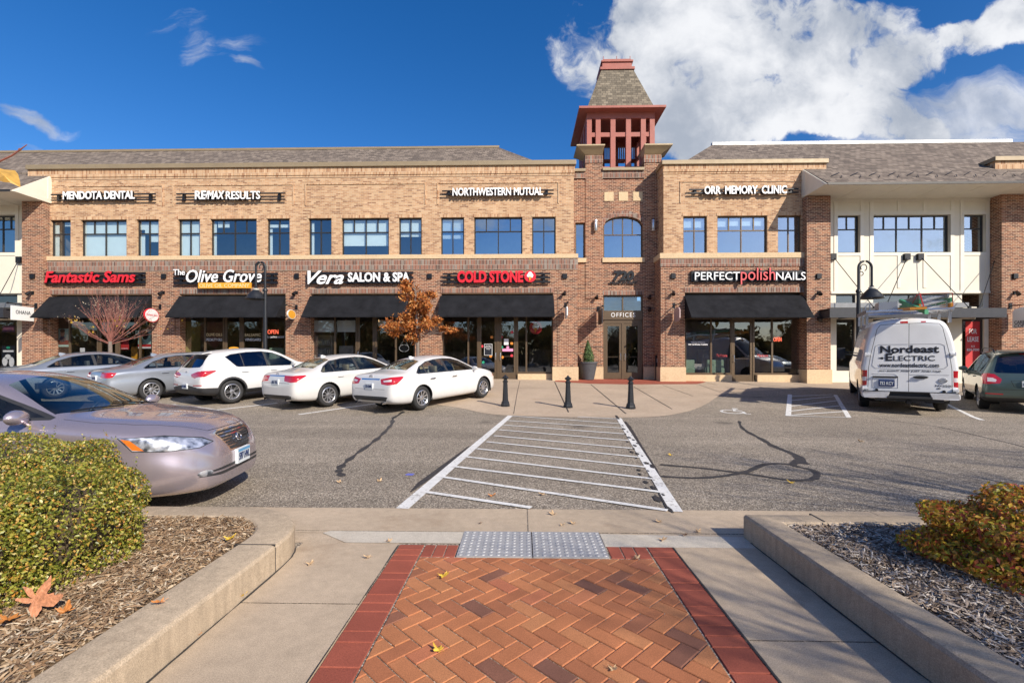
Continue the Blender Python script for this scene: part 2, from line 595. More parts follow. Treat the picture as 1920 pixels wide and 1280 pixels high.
def asphalt_mat():
 m, t, b = newmat('asphalt')
 p = t.pos()
 vor = t.node('ShaderNodeTexVoronoi', feature='F1')
 vor.inputs['Scale'].default_value = 75
 t.set(vor.inputs['Vector'], p)
 vr = t.sep(vor.outputs['Color'])[0]
 stone = t.ramp(vr, [(0.0, (0.18, 0.147, 0.112)), (0.35, (0.335, 0.28, 0.215)), (0.7, (0.445, 0.376, 0.292)), (0.9, (0.60, 0.515, 0.41)), (1.0, (0.72, 0.63, 0.51))])
 gap = t.maprange(vor.outputs['Distance'], 0.36, 0.62, 0, 0.62)
 c = t.mix(gap, stone, (0.05, 0.043, 0.038))
 big = t.maprange(t.noise(p, 0.35, 6, 0.65), 0.3, 0.7, 0.86, 1.14)
 mid = t.maprange(t.noise(p, 4, 5, 0.65), 0.3, 0.7, 0.9, 1.1)
 k = t.math('MULTIPLY', big, mid)
 c = t.vmath('MULTIPLY', c, t.comb(k, k, k))
 oil = t.maprange(t.noise(t.vmath('ADD', p, (3, 8, 0)), 0.9, 6, 0.7), 0.6, 0.78, 0, 0.35, 'SMOOTHSTEP')
 c = t.mix(oil, c, (0.075, 0.066, 0.058))
 lane = t.maprange(t.noise(t.vmath('MULTIPLY', p, (0.05, 0.9, 1.0)), 1.0, 4, 0.6), 0.35, 0.68, 0.84, 1.1)
 c = t.vmath('MULTIPLY', c, t.comb(lane, lane, lane))
 vo = t.node('ShaderNodeTexVoronoi', feature='F1'); vo.inputs['Scale'].default_value = 0.55
 t.set(vo.inputs['Vector'], t.vmath('ADD', p, t.vmath('MULTIPLY', (0.25, 0.25, 0.0), t.comb(t.noise(p, 3, 3), t.noise(p, 4, 3), 0.0))))
 spot = t.maprange(vo.outputs['Distance'], 0.05, 0.17, 0.6, 0.0, 'SMOOTHSTEP')
 c = t.mix(spot, c, (0.07, 0.062, 0.055))
 t.set(b.inputs['Base Color'], c)
 b.inputs['Roughness'].default_value = 0.88
 b.inputs['Specular IOR Level'].default_value = 0.25
 t.set(b.inputs['Normal'], t.bump(t.math('SUBTRACT', 1.0, vor.outputs['Distance']), 0.55, 0.006))
 return m
M_ASPHALT = asphalt_mat()

def wornpaint_mat(name, col, wear=0.575):
 m, t, b = newmat(name)
 p = t.pos()
 n = t.noise(p, 26, 6, 0.7)
 n2 = t.noise(p, 2.2, 4, 0.6)
 f = t.maprange(t.math('ADD', n, t.math('MULTIPLY', n2, 0.35)), wear + 0.16, wear + 0.26, 0, 0.8)
 k = t.maprange(t.noise(p, 5, 4), 0.3, 0.7, 0.88, 1.08)
 c = t.vmath('MULTIPLY', t.comb(*col), t.comb(k, k, k))
 c = t.mix(f, c, (0.15, 0.13, 0.11))
 t.set(b.inputs['Base Color'], c)
 b.inputs['Roughness'].default_value = 0.75
 t.set(b.inputs['Normal'], t.bump(t.noise(p, 90, 3), 0.4, 0.004))
 return m
M_PAINT = wornpaint_mat('road_paint', (0.72, 0.71, 0.68))
M_TAR = plain('tar_sealant', (0.035, 0.034, 0.034), 0.55, var=0.35, scale=9, bump=0.3, bscale=50)

def island_mat(name, stops, rough=0.7, var_scale=90, spec=0.3, trans=0.0, bump=0.0, lo=0.75, hi=1.2):
 """each separate piece of the mesh gets its own tone"""
 m, t, b = newmat(name)
 g = t.node('ShaderNodeNewGeometry')
 c = t.ramp(g.outputs['Random Per Island'], stops)
 k = t.maprange(t.noise(g.outputs['Position'], var_scale, 4, 0.65), 0.3, 0.7, lo, hi)
 if name.endswith('paver'):
  pt = t.noise(g.outputs['Position'], 2.6, 7, 0.7)
  k = t.math('MULTIPLY', k, t.maprange(pt, 0.3, 0.72, 1.12, 0.80))
 c = t.vmath('MULTIPLY', c, t.comb(k, k, k))
 t.set(b.inputs['Base Color'], c)
 b.inputs['Roughness'].default_value = rough
 b.inputs['Specular IOR Level'].default_value = spec
 if bump: t.set(b.inputs['Normal'], t.bump(t.noise(g.outputs['Position'], var_scale, 3), bump, 0.004))
 if trans > 0:
  tr = t.node('ShaderNodeBsdfTranslucent')
  t.set(tr.inputs['Color'], c)
  mx = t.node('ShaderNodeMixShader')
  mx.inputs[0].default_value = trans
  t.l.new(b.outputs[0], mx.inputs[1]); t.l.new(tr.outputs[0], mx.inputs[2])
  t.l.new(mx.outputs[0], t.n['Material Output'].inputs[0])
 return m
M_PAVER = island_mat('clay_paver', [(0.0, (0.185, 0.085, 0.06)), (0.06, (0.22, 0.095, 0.06)), (0.12, (0.38, 0.14, 0.064)), (0.6, (0.445, 0.17, 0.074)), (0.85, (0.48, 0.205, 0.09)), (1.0, (0.44, 0.145, 0.076))], 0.85, 170, bump=0.4, lo=0.66, hi=1.28)
M_PAVER_RED = island_mat('red_paver', [(0.0, (0.275, 0.072, 0.046)), (1.0, (0.345, 0.092, 0.056))], 0.85, 140, bump=0.4, lo=0.72, hi=1.24)
M_SANDJOINT = concrete_mat('joint_sand', (0.50, 0.38, 0.26))

# ------------------------------------------------------------------ other materials
M_BRONZE = plain('bronze_frame', (0.115, 0.078, 0.045), 0.45, 0.3, var=0.08)
M_DKFRAME = plain('dark_frame', (0.035, 0.031, 0.028), 0.4, 0.2, var=0.08)
M_BLACK = plain('black_metal', (0.014, 0.014, 0.016), 0.4, 0.3, var=0.15)
M_COPING = plain('coping_metal', (0.29, 0.225, 0.14), 0.5, 0.2, var=0.1, scale=2)
M_AWNING = plain('awning_canvas', (0.0145, 0.015, 0.0178), 0.9, spec=0.12, var=0.4, scale=2, bump=0.15, bscale=300)
M_CREAM = plain('cream_panel', (0.70, 0.645, 0.53), 0.65, var=0.05, scale=2)
M_CREAM_T = plain('cream_trim', (0.73, 0.68, 0.57), 0.6, var=0.05, scale=2)
M_TOWER_RED = plain('tower_red_paint', (0.34, 0.105, 0.078), 0.55, var=0.12, scale=3)
M_CAPTAN = plain('pier_cap_metal', (0.42, 0.325, 0.195), 0.55, var=0.1, scale=2)
M_STEEL = plain('brushed_steel', (0.62, 0.63, 0.65), 0.3, 0.9, var=0.08)
M_GREYMETAL = plain('grey_metal', (0.20, 0.205, 0.215), 0.5, 0.4, var=0.12)
M_CHARCOAL = plain('charcoal_fascia', (0.035, 0.036, 0.042), 0.45, 0.2, var=0.12)
M_WHITE_SIGN = plain('white_letter', (0.80, 0.80, 0.80), 0.4, var=0.03)
M_RED_SIGN = plain('red_letter', (0.62, 0.02, 0.03), 0.35, var=0.05)
M_PINK_SIGN = plain('coral_letter', (0.68, 0.10, 0.10), 0.35, var=0.05)
M_ORANGE_SIGN = plain('orange_panel', (0.72, 0.34, 0.03), 0.4, var=0.05)
M_GOLD_LET = plain('pale_gold_letter', (0.80, 0.62, 0.33), 0.4, var=0.03)
M_BLIND = plain('window_blind', (0.80, 0.83, 0.78), 0.8, var=0.05, scale=2)
M_INT_DARK = plain('interior_dark', (0.20, 0.16, 0.115), 0.8, var=0.3, scale=1.5)
M_INT_WALL = plain('interior_wall', (0.20, 0.165, 0.12), 0.8, var=0.25, scale=1.2)
M_INT_FLOOR = plain('interior_floor', (0.13, 0.10, 0.075), 0.4, var=0.2, scale=2)
M_INT_GREEN = plain('interior_green', (0.24, 0.36, 0.24), 0.8, var=0.1)
M_INT_OLIVE = plain('interior_olive', (0.38, 0.33, 0.10), 0.8, var=0.1)
M_RUBBER = plain('tyre_rubber', (0.022, 0.022, 0.023), 0.75, var=0.15, scale=20)
M_RIM = plain('alloy_rim', (0.55, 0.55, 0.57), 0.28, 0.85, var=0.05)
M_WELL = plain('wheel_well', (0.012, 0.012, 0.012), 0.9, var=0)
M_PLASTIC = plain('black_plastic', (0.025, 0.025, 0.027), 0.55, var=0.15, scale=12)
M_CHROME = plain('chrome', (0.75, 0.75, 0.77), 0.08, 1.0, var=0)
M_TAIL = plain('tail_lens', (0.42, 0.010, 0.018), 0.08, var=0.1, coat=1.0)
M_TAIL_W = plain('clear_lens', (0.62, 0.58, 0.58), 0.1, var=0.1, coat=1.0)
M_AMBER = plain('amber_lens', (0.65, 0.16, 0.02), 0.15, var=0.1, coat=1.0)
M_PLATE = plain('plate_white', (0.62, 0.66, 0.68), 0.45, var=0.06)
M_PLATE_BLUE = plain('plate_blue', (0.10, 0.30, 0.52), 0.45, var=0.06)
M_INK = plain('dark_ink', (0.010, 0.012, 0.02), 0.5, var=0)
M_INK_BLUE = plain('blue_ink', (0.012, 0.03, 0.11), 0.5, var=0)
M_SEAM = plain('panel_gap', (0.012, 0.012, 0.012), 0.8, var=0)
M_SEAT = plain('seat_beige', (0.30, 0.25, 0.18), 0.7, var=0.1)
M_SEAT_GREY = plain('seat_grey', (0.10, 0.10, 0.105), 0.7, var=0.1)
M_BARK = plain('bark_grey', (0.19, 0.15, 0.125), 0.9, var=0.35, scale=30, bump=0.6, bscale=80)
M_BARK_RED = plain('bark_red', (0.23, 0.085, 0.065), 0.75, var=0.3, scale=30)
M_POT = plain('pot_charcoal', (0.065, 0.068, 0.075), 0.7, var=0.2, scale=10)
M_IRON = plain('cast_iron_paint', (0.016, 0.018, 0.022), 0.45, 0.1, var=0.3, scale=14)
M_TACTILE = plain('tactile_iron', (0.40, 0.40, 0.40), 0.6, 0.25, var=0.14, scale=14)

def glass_mat(name, refl, tint, rough=0.01, dark=(0.008, 0.01, 0.014), clear=0.6, wav=0.0):
 """window glass: mirror-like coating over a see-through tinted pane"""
 m, t, b = newmat(name)
 t.n.remove(b)
 tr = t.node('ShaderNodeBsdfTransparent')
 tr.inputs[0].default_value = (*(clear * q for q in tint), 1)
 gl = t.node('ShaderNodeBsdfGlossy')
 gl.inputs['Roughness'].default_value = rough
 gl.inputs['Color'].default_value = (*tint, 1)
 lw = t.node('ShaderNodeLayerWeight')
 lw.inputs['Blend'].default_value = 0.5
 f = t.math('ADD', t.math('MULTIPLY', t.math('POWER', lw.outputs['Facing'], 4.0), 1.0 - refl), refl, clamp=True)
 if wav > 0:
  nb = t.bump(t.noise(t.pos(), 0.9, 2), wav, 0.05)
  t.set(gl.inputs['Normal'], nb)
 mx = t.node('ShaderNodeMixShader')
 t.set(mx.inputs[0], f)
 t.l.new(tr.outputs[0], mx.inputs[1]); t.l.new(gl.outputs[0], mx.inputs[2])
 t.l.new(mx.outputs[0], t.n['Material Output'].inputs[0])
 return m
M_GLASS_UP = glass_mat('coated_window_glass', 0.25, (0.85, 0.95, 1.0), clear=0.93, wav=0.12)
M_GLASS_SKY = glass_mat('sky_mirroring_glass', 0.46, (0.85, 0.95, 1.0), clear=0.9, wav=0.12)
M_GLASS_SHOP = glass_mat('shop_glass', 0.16, (0.95, 0.97, 1.0), clear=0.75, wav=0.1)
M_GLASS_CAR = glass_mat('car_glass', 0.07, (0.88, 0.95, 0.92), clear=0.72)
M_GLASS_CARDK = glass_mat('tinted_car_glass', 0.10, (0.8, 0.85, 1.0), clear=0.08)

def paint_mat(name, col, metal=0.0, rough=0.35, flake=0.0):
 m, t, b = newmat(name)
 n = t.noise(t.objc(), 2.5, 3)
 k = t.maprange(n, 0.3, 0.7, 0.96, 1.03)
 c = t.vmath('MULTIPLY', t.comb(*col), t.comb(k, k, k))
 # road dust along the sills
 z = t.sep(t.objc())[2]
 d = t.math('MULTIPLY', t.maprange(z, 0.55, 0.2, 0, 0.35), t.maprange(t.noise(t.objc(), 7, 5, 0.7), 0.3, 0.7, 0.3, 1.0))
 c = t.mix(d, c, (0.27, 0.24, 0.2))
 t.set(b.inputs['Base Color'], c)
 b.inputs['Metallic'].default_value = metal
 b.inputs['Roughness'].default_value = rough
 b.inputs['Coat Weight'].default_value = 0.9
 b.inputs['Coat Roughness'].default_value = 0.04
 return m
M_CAR_WHITE = paint_mat('white_car_paint', (0.62, 0.62, 0.615), 0.0, 0.4)
M_CAR_PEARL = paint_mat('pearl_white_paint', (0.63, 0.62, 0.60), 0.05, 0.35)
M_CAR_SILVER = paint_mat('silver_car_paint', (0.33, 0.36, 0.41), 0.55, 0.36)
M_CAR_MAUVE = paint_mat('mauve_car_paint', (0.44, 0.378, 0.415), 0.65, 0.27)
M_CAR_GREEN = paint_mat('green_car_paint', (0.085, 0.122, 0.108), 0.55, 0.36)
M_VAN_WHITE = paint_mat('van_white_paint', (0.74, 0.75, 0.76), 0.0, 0.45)
# ------------------------------------------------------------------ ground sheets
rng = random.Random(5)
def sheet(poly, dz, mb, mi=0, sub=None):
 """flat convex polygon (x, y) laid on the ground dz above it, split across the slope"""
 ys = [12.5] + [13.0 + 0.6 * i for i in range(15)] + [21.6]
 lo, hi = min(p[1] for p in poly), max(p[1] for p in poly)
 cuts = [lo] + [y for y in ys if lo < y < hi] + [hi]
 for a, b in zip(cuts[:-1], cuts[1:]):
  q = clip_poly(clip_poly(list(poly), 0, 1, b), 0, -1, -a)
  if len(q) >= 3:
   A = sum(q[i][0] * q[(i + 1) % len(q)][1] - q[(i + 1) % len(q)][0] * q[i][1] for i in range(len(q)))
   if A < 0: q = q[::-1]
   mb.poly([(x, y, gz(x, y) + dz) for x, y in q], mi)

mb = MB()
xs = [-900, -300, -120, -60] + [-40 + 2 * i for i in range(41)] + [60, 120, 300, 900]
ys = [-900, -200, -60, -20, 0, 6, 12.5] + [13.0 + 0.6 * i for i in range(15)] + [21.6, 40, 120, 400, 1500]
for i in range(len(xs) - 1):
 for j in range(len(ys) - 1):
  q = [(xs[i], ys[j]), (xs[i + 1], ys[j]), (xs[i + 1], ys[j + 1]), (xs[i], ys[j + 1])]
  mb.poly([(x, y, gz(x, y) - (0.012 if y < 4.9 and abs(x) < 50 else 0)) for x, y in q])
struct('asphalt_ground', mb, M_ASPHALT, weld=True)

# concrete apron in front of the shops
def curve(pts, n=6):
 out = []
 for i in range(len(pts) - 1):
  p0 = pts[max(i - 1, 0)]; p1 = pts[i]; p2 = pts[i + 1]; p3 = pts[min(i + 2, len(pts) - 1)]
  for k in range(n):
   t = k / n
   out.append(tuple(0.5 * (2 * b + (c - a) * t + (2 * a - 5 * b + 4 * c - d) * t * t + (3 * b - a - 3 * c + d) * t ** 3) for a, b, c, d in zip(p0, p1, p2, p3)))
 out.append(pts[-1])
 return out
edge_px = [(700, 752), (800, 757), (862, 765), (905, 774), (955, 779), (1060, 782), (1165, 783), (1230, 781), (1290, 771), (1325, 757), (1345, 744), (1372, 736), (1420, 732.5), (1500, 730), (1600, 729)]
edge = [G(*q) for q in edge_px]
edge = curve([(e.x, e.y) for e in edge], 4)
edge = [(-30.0, 18.6), (-12.0, 18.4)] + [e for e in edge if e[0] > -5.2] + [(16.0, 18.2), (30.0, 18.6)]
mb = MB()
for (xa, ya), (xb, yb) in zip(edge[:-1], edge[1:]):
 if xb - xa < 1e-4: continue
 sheet([(xa, ya), (xb, yb), (xb, 21.9), (xa, 21.9)], 0.006, mb)
struct('pavement', mb, M_APRON)
# saw-cut joints of the apron
mb = MB()
def strip(pts, wd, dz, mb, mi=0, taper=None):
 pts = [Vector((p[0], p[1])) for p in pts]
 for i in range(len(pts) - 1):
  a, b = pts[i], pts[i + 1]
  if (b - a).length < 1e-5: continue
  def nrm(k):
   d = pts[min(k + 1, len(pts) - 1)] - pts[max(k - 1, 0)]
   d.normalize()
   return Vector((-d.y, d.x))
  wa = wd[i] if isinstance(wd, list) else wd
  wb_ = wd[i + 1] if isinstance(wd, list) else wd
  na, nb = nrm(i), nrm(i + 1)
  sheet([tuple(a - na * wa / 2), tuple(b - nb * wb_ / 2), tuple(b + nb * wb_ / 2), tuple(a + na * wa / 2)], dz, mb, mi)
for a, b, w_ in [((1040, 716), (1066, 773), 0.035), ((1108, 721), (1174, 776), 0.035), ((1188, 725), (1260, 767), 0.03), ((1242, 722), (1300, 743), 0.022), ((975, 714), (970, 735), 0.016), ((970, 735), (963, 776), 0.016),
                 ((1310, 721), (1352, 736), 0.02), ((1380, 716), (1450, 730), 0.02), ((1320, 716), (1345, 722), 0.02), ((1030, 728), (1300, 728), 0.014), ((900, 728), (1030, 728), 0.014), ((1450, 713), (1530, 728), 0.02)]:
 p, q = G(*a), G(*b)
 strip([(p.x, p.y), (q.x, q.y)], w_, 0.010, mb)
struct('pavement_joints', mb, M_TAR)
# brick inlay before the office entrance
inl = [G(1040, 716), G(1050, 714), G(1100, 722), G(1180, 722.5), G(1260, 721.5), G(1302, 720.5), G(1285, 716)]
mb = MB()
a = (fx(1083, 21.1), fx(1239, 21.1))
sheet([(G(1040, 716).x, 20.55), (G(1110, 721.5).x, 19.9), (G(1180, 722).x, 19.75), (G(1303, 719).x, 20.1), (8.0, 20.9), (8.0, 22.3), (1.8, 22.3), (1.45, 21.0)], 0.010, mb)
struct('brick_pavement', mb, M_PAVER_RED)

# ------------------------------------------------------------------ road paint
def gl(pxs): return [(G(*q).x, G(*q).y) for q in pxs]
mb = MB()
# crosswalk: two long edge lines and the slanting bars
strip(gl([(754, 953.5), (958, 778)]), 0.135, 0.005, mb)
strip(gl([(1269, 959.5), (1160, 783.5)]), 0.12, 0.005, mb)
bars = [((793, 922), (996, 952.5)), ((822, 893.5), (1252, 957.5)), ((848, 874.5), (1248, 924)), ((873, 856.5), (1231, 899)), ((894, 841.5), (1214, 876.5)), ((912, 828.5), (1199, 857.5)),
  ((925, 817), (1191, 841.5)), ((936, 806), (1183, 826.5)), ((944, 797), (1176, 814)), ((950, 788.5), (1170, 803)), ((955, 779.5), (1165, 794.5)), ((1083, 781.5), (1160, 785.5))]
for k, (a, b) in enumerate(bars):
 strip(gl([a, b]), 0.075, 0.009 if k else 0.0095, mb)
struct('crosswalk_marking', mb, M_PAINT)
mb = MB()
for a, b in [((560, 777), (735, 752)), ((380, 771.5), (520, 755.5)), ((1842, 787.5), (1770, 755)), ((200, 771), (330, 758))]:
 strip(gl([a, b]), 0.10, 0.005, mb)
# hatched bay beside the van
strip(gl([(1478, 779.5), (1481, 739.5)]), 0.13, 0.005, mb)
strip(gl([(1592, 782.5), (1566, 740)]), 0.11, 0.005, mb)
for a, b in [((1473, 779.3), (1594, 783)), ((1483, 778.5), (1582, 771.5)), ((1481, 771), (1576, 760.5)), ((1481, 762), (1570, 751)), ((1482, 751), (1566, 743)), ((1482, 743), (1560, 740))]:
 strip(gl([a, b]), 0.075, 0.009, mb)
struct('parking_marking', mb, M_PAINT)
# wheelchair symbol painted on the accessible bay (seen lying flat)
mb = MB()
c0 = G(1378, 771)
e1 = Vector((math.cos(R(-31)), math.sin(R(-31)))); e2 = Vector((math.sin(R(31)), math.cos(R(31))))
def sym(x, y): return (c0.x + e1.x * x + e2.x * y, c0.y + e1.y * x + e2.y * y)
arc = [sym(0.28 * math.cos(a) - 0.05, 0.28 * math.sin(a) - 0.12) for a in [R(100 + 13 * k) for k in range(20)]]
strip(arc, 0.075, 0.006, mb)
strip([sym(-0.06, 0.33), sym(-0.02, 0.02), sym(0.2, 0.0), sym(0.3, -0.3), sym(0.42, -0.27)], 0.08, 0.0075, mb)
strip([sym(-0.03, 0.16), sym(0.17, 0.15)], 0.07, 0.009, mb)
sheet([sym(-0.06 + 0.085 * math.cos(a), 0.46 + 0.085 * math.sin(a)) for a in [R(30 * k) for k in range(12)]], 0.006, mb)
struct('wheelchair_symbol', mb, M_PAINT)
# sealed cracks
mb = MB()
strip(curve(gl([(757, 771), (738, 783), (735, 794), (722, 809), (703, 826), (668, 851), (641, 873), (636, 884), (643, 893)]), 5), [0.08 + 0.035 * math.sin(k * 1.7) + rng.uniform(-.015, .015) for k in range(41)], 0.003, mb)
strip(curve(gl([(1386, 789), (1390, 800), (1403, 810), (1428, 823), (1450, 836), (1480, 848), (1496, 856), (1508, 870)]), 5), [0.06 + 0.002 * k + 0.02 * math.sin(k * 1.3) + rng.uniform(-.015, .02) for k in range(36)], 0.003, mb)
strip(curve(gl([(1500, 858), (1488, 872), (1520, 880), (1532, 888), (1526, 897), (1508, 900), (1470, 899), (1420, 891), (1370, 884), (1310, 877), (1238, 871)]), 5), [0.09 + rng.uniform(-.018, .018) for k in range(51)], 0.0034, mb)
strip(curve(gl([(1240, 893), (1300, 896), (1350, 893), (1400, 884), (1432, 871), (1462, 869), (1490, 872)]), 5), [0.085 + rng.uniform(-.018, .018) for k in range(31)], 0.0038, mb)
# black-out paint showing beside the crosswalk lines
strip(gl([(770, 922), (790, 905), (840, 868), (880, 836)]), [0.02, 0.09, 0.09, 0.02], 0.0036, mb)
strip(gl([(1250, 950), (1236, 910), (1222, 880), (1205, 850), (1190, 825), (1178, 800), (1172, 790)]), [0.03, 0.11, 0.15, 0.13, 0.15, 0.12, 0.03], 0.0042, mb)
strip(gl([(1155, 779), (1160, 786)]), 0.06, 0.011, mb)
strip(gl([(1640, 784), (1760, 800), (1900, 832), (1960, 850)]), 0.025, 0.003, mb)
for k in range(34):
 a = G(1250 - (k / 33) ** .75 * 84, 950 - (k / 33) ** .75 * 160)
 cx_, cy_ = a.x + rng.uniform(-.13, .10), a.y + rng.uniform(-.1, .1)
 r_ = rng.uniform(.02, .075)
 sheet([(cx_ + r_ * rng.uniform(.5, 1) * math.cos(q) * .7, cy_ + r_ * rng.uniform(.8, 1.6) * math.sin(q) * 1.6) for q in (0, 1.2, 2.4, 3.6, 4.9)][:5], .0072 + .0001 * k, mb)
struct('crack_sealant', mb, M_TAR)

# ------------------------------------------------------------------ near walkway
XL, XR = -1.74, 1.90
mb = MB()
def slab(x0, x1, y0, y1, z=0.0, mi=0, mb=None): (mb or globals()['mb']).poly([(x0, y0, z), (x1, y0, z), (x1, y1, z), (x0, y1, z)], mi)
PX0, PX1 = -0.995, 1.19
for ya, yb in ((-3, -0.6), (-0.594, 1.14), (1.146, 2.878), (2.886, 3.84)):
 slab(XL - 0.05, PX0 - 0.006, ya, yb)
for ya, yb in ((-3, -1.0), (-0.994, 0.78), (0.786, 2.552), (2.56, 3.84)):
 slab(PX1 + 0.006, XR + 0.05, ya, yb)
# ramp concrete between walk and gutter, and the gutter strip itself
slab(-3.2, -0.5, 4.06, 4.10);
for xa, xb in ((-60, -3.0), (-2.994, 0.04), (0.05, 3.4), (3.406, 60)):
 slab(xa, xb, 4.11, 4.74, 0.0)
struct('concrete_walkway', mb, M_CONC)
mb = MB()
mb.box(PX0 - 0.006, PX0, -3, 3.84, -0.02, -0.006)
mb.box(-60, 60, -3, 4.8, -0.05, -0.008)
mb.box(-0.5, 0.66, 3.57, 4.12, -0.05, -0.007)
struct('walkway_base', mb, M_SANDJOINT)
mb = MB()
slab(-2.3, -0.5, 3.846, 4.104, -0.003, mb=mb)
slab(0.66, 2.0, 3.845, 4.104, -0.003, mb=mb)
o_ = struct('concrete_walkway', mb, M_CONC); mb = MB()
mb.poly([(-1.72, 4.05, 0.001), (-1.45, 3.845, 0.001), (-0.5, 3.845, 0.001), (-0.5, 4.10, 0.001), (-1.68, 4.10, 0.001)])
mb.poly([(0.66, 3.80, 0.001), (1.92, 3.80, 0.001), (1.88, 4.03, 0.001), (0.66, 4.08, 0.001)])
struct('new_concrete_strip', mb, M_CONC_NEW)

# herringbone brick carpet with a soldier border
mb = MB()
BWD = 0.1016
PY1 = 3.58
X0, X1, Y0, Y1 = PX0 + 0.21, PX1 - 0.21, -1.0, PY1
c45 = math.cos(R(45))
def addpaver(poly, h=0.0):
 poly = inset_poly(poly, 0.003)
 if len(poly) < 3: return
 top = inset_poly(poly, 0.004)
 if len(top) < 3: return
 if len(top) != len(poly):
  mb.poly([(x, y, h) for x, y in top]); return
 A = 0
 n = len(poly)
 o = len(mb.v)
 mb.add([(x, y, h - 0.004) for x, y in poly] + [(x, y, h) for x, y in top] + [(x, y, h - 0.03) for x, y in poly],
           [tuple(range(n, 2 * n))] + [(i, (i + 1) % n, n + (i + 1) % n, n + i) for i in range(n)] + [(2 * n + i, 2 * n + (i + 1) % n, (i + 1) % n, i) for i in range(n)])
for i in range(-60, 60):
 for j in range(-30, 30):
  ox, oy = (i * 1 + j * 2) * BWD, (-i * 1 + j * 2) * BWD
  for rect in ([(0, 0), (2, 0), (2, 1), (0, 1)], [(1, 1), (2, 1), (2, 3), (1, 3)]):
   q = []
   for a, b in rect:
    X, Y = ox + a * BWD, oy + b * BWD
    q.append(((X - Y) * c45 + 0.05, (X + Y) * c45 + 0.02))
   if max(p[0] for p in q) < X0 or min(p[0] for p in q) > X1 or max(p[1] for p in q) < Y0 or min(p[1] for p in q) > Y1: continue
   q = clip_poly(clip_poly(clip_poly(clip_poly(q, -1, 0, -X0), 1, 0, X1), 0, -1, -Y0), 0, 1, Y1)
   if len(q) >= 3:
    A = sum(q[k][0] * q[(k + 1) % len(q)][1] - q[(k + 1) % len(q)][0] * q[k][1] for k in range(len(q))) / 2
    if A > 0.0004: addpaver(q, rng.uniform(-0.0012, 0.0012))
struct('brick_path', mb, M_PAVER)
mb = MB()
for xa, xb in ((PX0, PX0 + 0.205), (PX1 - 0.205, PX1)):
 y = PY1 + 0.235
 while y > -1:
  wd = BWD * (1 if rng.random() < 0.75 else 2)
  addpaver([(xa, y - wd), (xb, y - wd), (xb, y), (xa, y)], rng.uniform(-0.001, 0.001))
  y -= wd
for xa, xb in ((PX0 + 0.21, -0.515), (0.665, PX1 - 0.21)):
 n = max(1, round((xb - xa) / BWD))
 for k in range(n):
  a, b = xa + (xb - xa) * k / n, xa + (xb - xa) * (k + 1) / n
  addpaver([(a, PY1 + 0.005), (b, PY1 + 0.005), (b, PY1 + 0.235), (a, PY1 + 0.235)])
struct('red_brick_border', mb, M_PAVER_RED)

# tactile plates
mb = MB()
def tactile_plate(x0, x1):
 mb = MB()
 y0, y1 = 3.585, 4.105
 mb.box(x0 + 0.003, x1 - 0.003, y0, y1, -0.02, 0.006)
 nx, ny = 10, 9
 for i in range(nx):
  for j in range(ny):
   cx = x0 + (i + 0.5) * (x1 - x0) / nx; cy = y0 + (j + 0.5) * (y1 - y0) / ny
   mb.lathe([(0.017, 0.006), (0.013, 0.0105), (0.0005, 0.011)], (cx, cy, 0), 8)
 return mb
for (xa, xb), lab in zip(((-0.506, 0.074), (0.078, 0.655)), ('grey studded tactile plate left of the joint at the top of the brick path', 'grey studded tactile plate right of the joint at the top of the brick path')):
 o = tactile_plate(xa, xb).build('tactile_plate', M_TACTILE, loc=((xa + xb) / 2, 3.85, 0))
 tag(o, lab, 'tactile plate', 'studded tactile plates at the crossing')

# ------------------------------------------------------------------ kerbed planting beds
def kerb_profile(pts, name, label, width=0.20, h=0.20, inward=1):
 """kerb swept along pts (outer face line); width goes to the left of travel * inward"""
 mb = MB()
 pts = [Vector((p[0], p[1])) for p in pts]
 prof = [(0, -0.05), (0.0, h - 0.025), (0.012, h - 0.007), (0.03, h), (width - 0.02, h), (width, h - 0.012), (width, -0.05)]
 rings = []
 for i, p in enumerate(pts):
  d1 = (pts[i] - pts[i - 1]).normalized() if i > 0 else (pts[1] - pts[0]).normalized()
  d2 = (pts[i + 1] - pts[i]).normalized() if i < len(pts) - 1 else d1
  n1 = Vector((-d1.y, d1.x)); n2 = Vector((-d2.y, d2.x))
  nn = (n1 + n2); nn.normalize()
  k = 1 / max(0.5, nn.dot(n1))
  rings.append([(p.x + nn.x * a * k * inward, p.y + nn.y * a * k * inward, z) for a, z in prof])
 m = len(prof)
 vs = [q for r in rings for q in r]
 fs = []
 for i in range(len(rings) - 1):
  for k in range(m - 1):
   f = (i * m + k, (i + 1) * m + k, (i + 1) * m + k + 1, i * m + k + 1)
   fs.append(f if inward > 0 else f[::-1])
 fs.append(tuple(range(m))); fs.append(tuple((len(rings) - 1) * m + k for k in reversed(range(m))))
 mb.add(vs, fs)
 o = mb.build(name, M_CURB, smooth=True, angle=30)
 o['kind'] = 'structure'
 return o
arcp = [(-1.74 - 0.75 + 0.75 * math.cos(a), 3.42 + 0.75 * math.sin(a)) for a in [R(9 * k) for k in range(11)]]
kerb_profile([(-1.78, -1.5), (-1.745, 2.0)] + arcp + [(-4, 4.17), (-9, 4.17), (-30, 4.17)], 'kerb', '', 0.28, 0.19)
kerb_profile([(30, 4.03), (9, 4.03), (4, 4.03), (1.855, 4.03), (1.90, 2.0), (1.96, 1.0), (1.99, -1.5)], 'kerb', '', 0.22, 0.20)
mb = MB()
for (cx, sgn) in ((0, 0),): pass
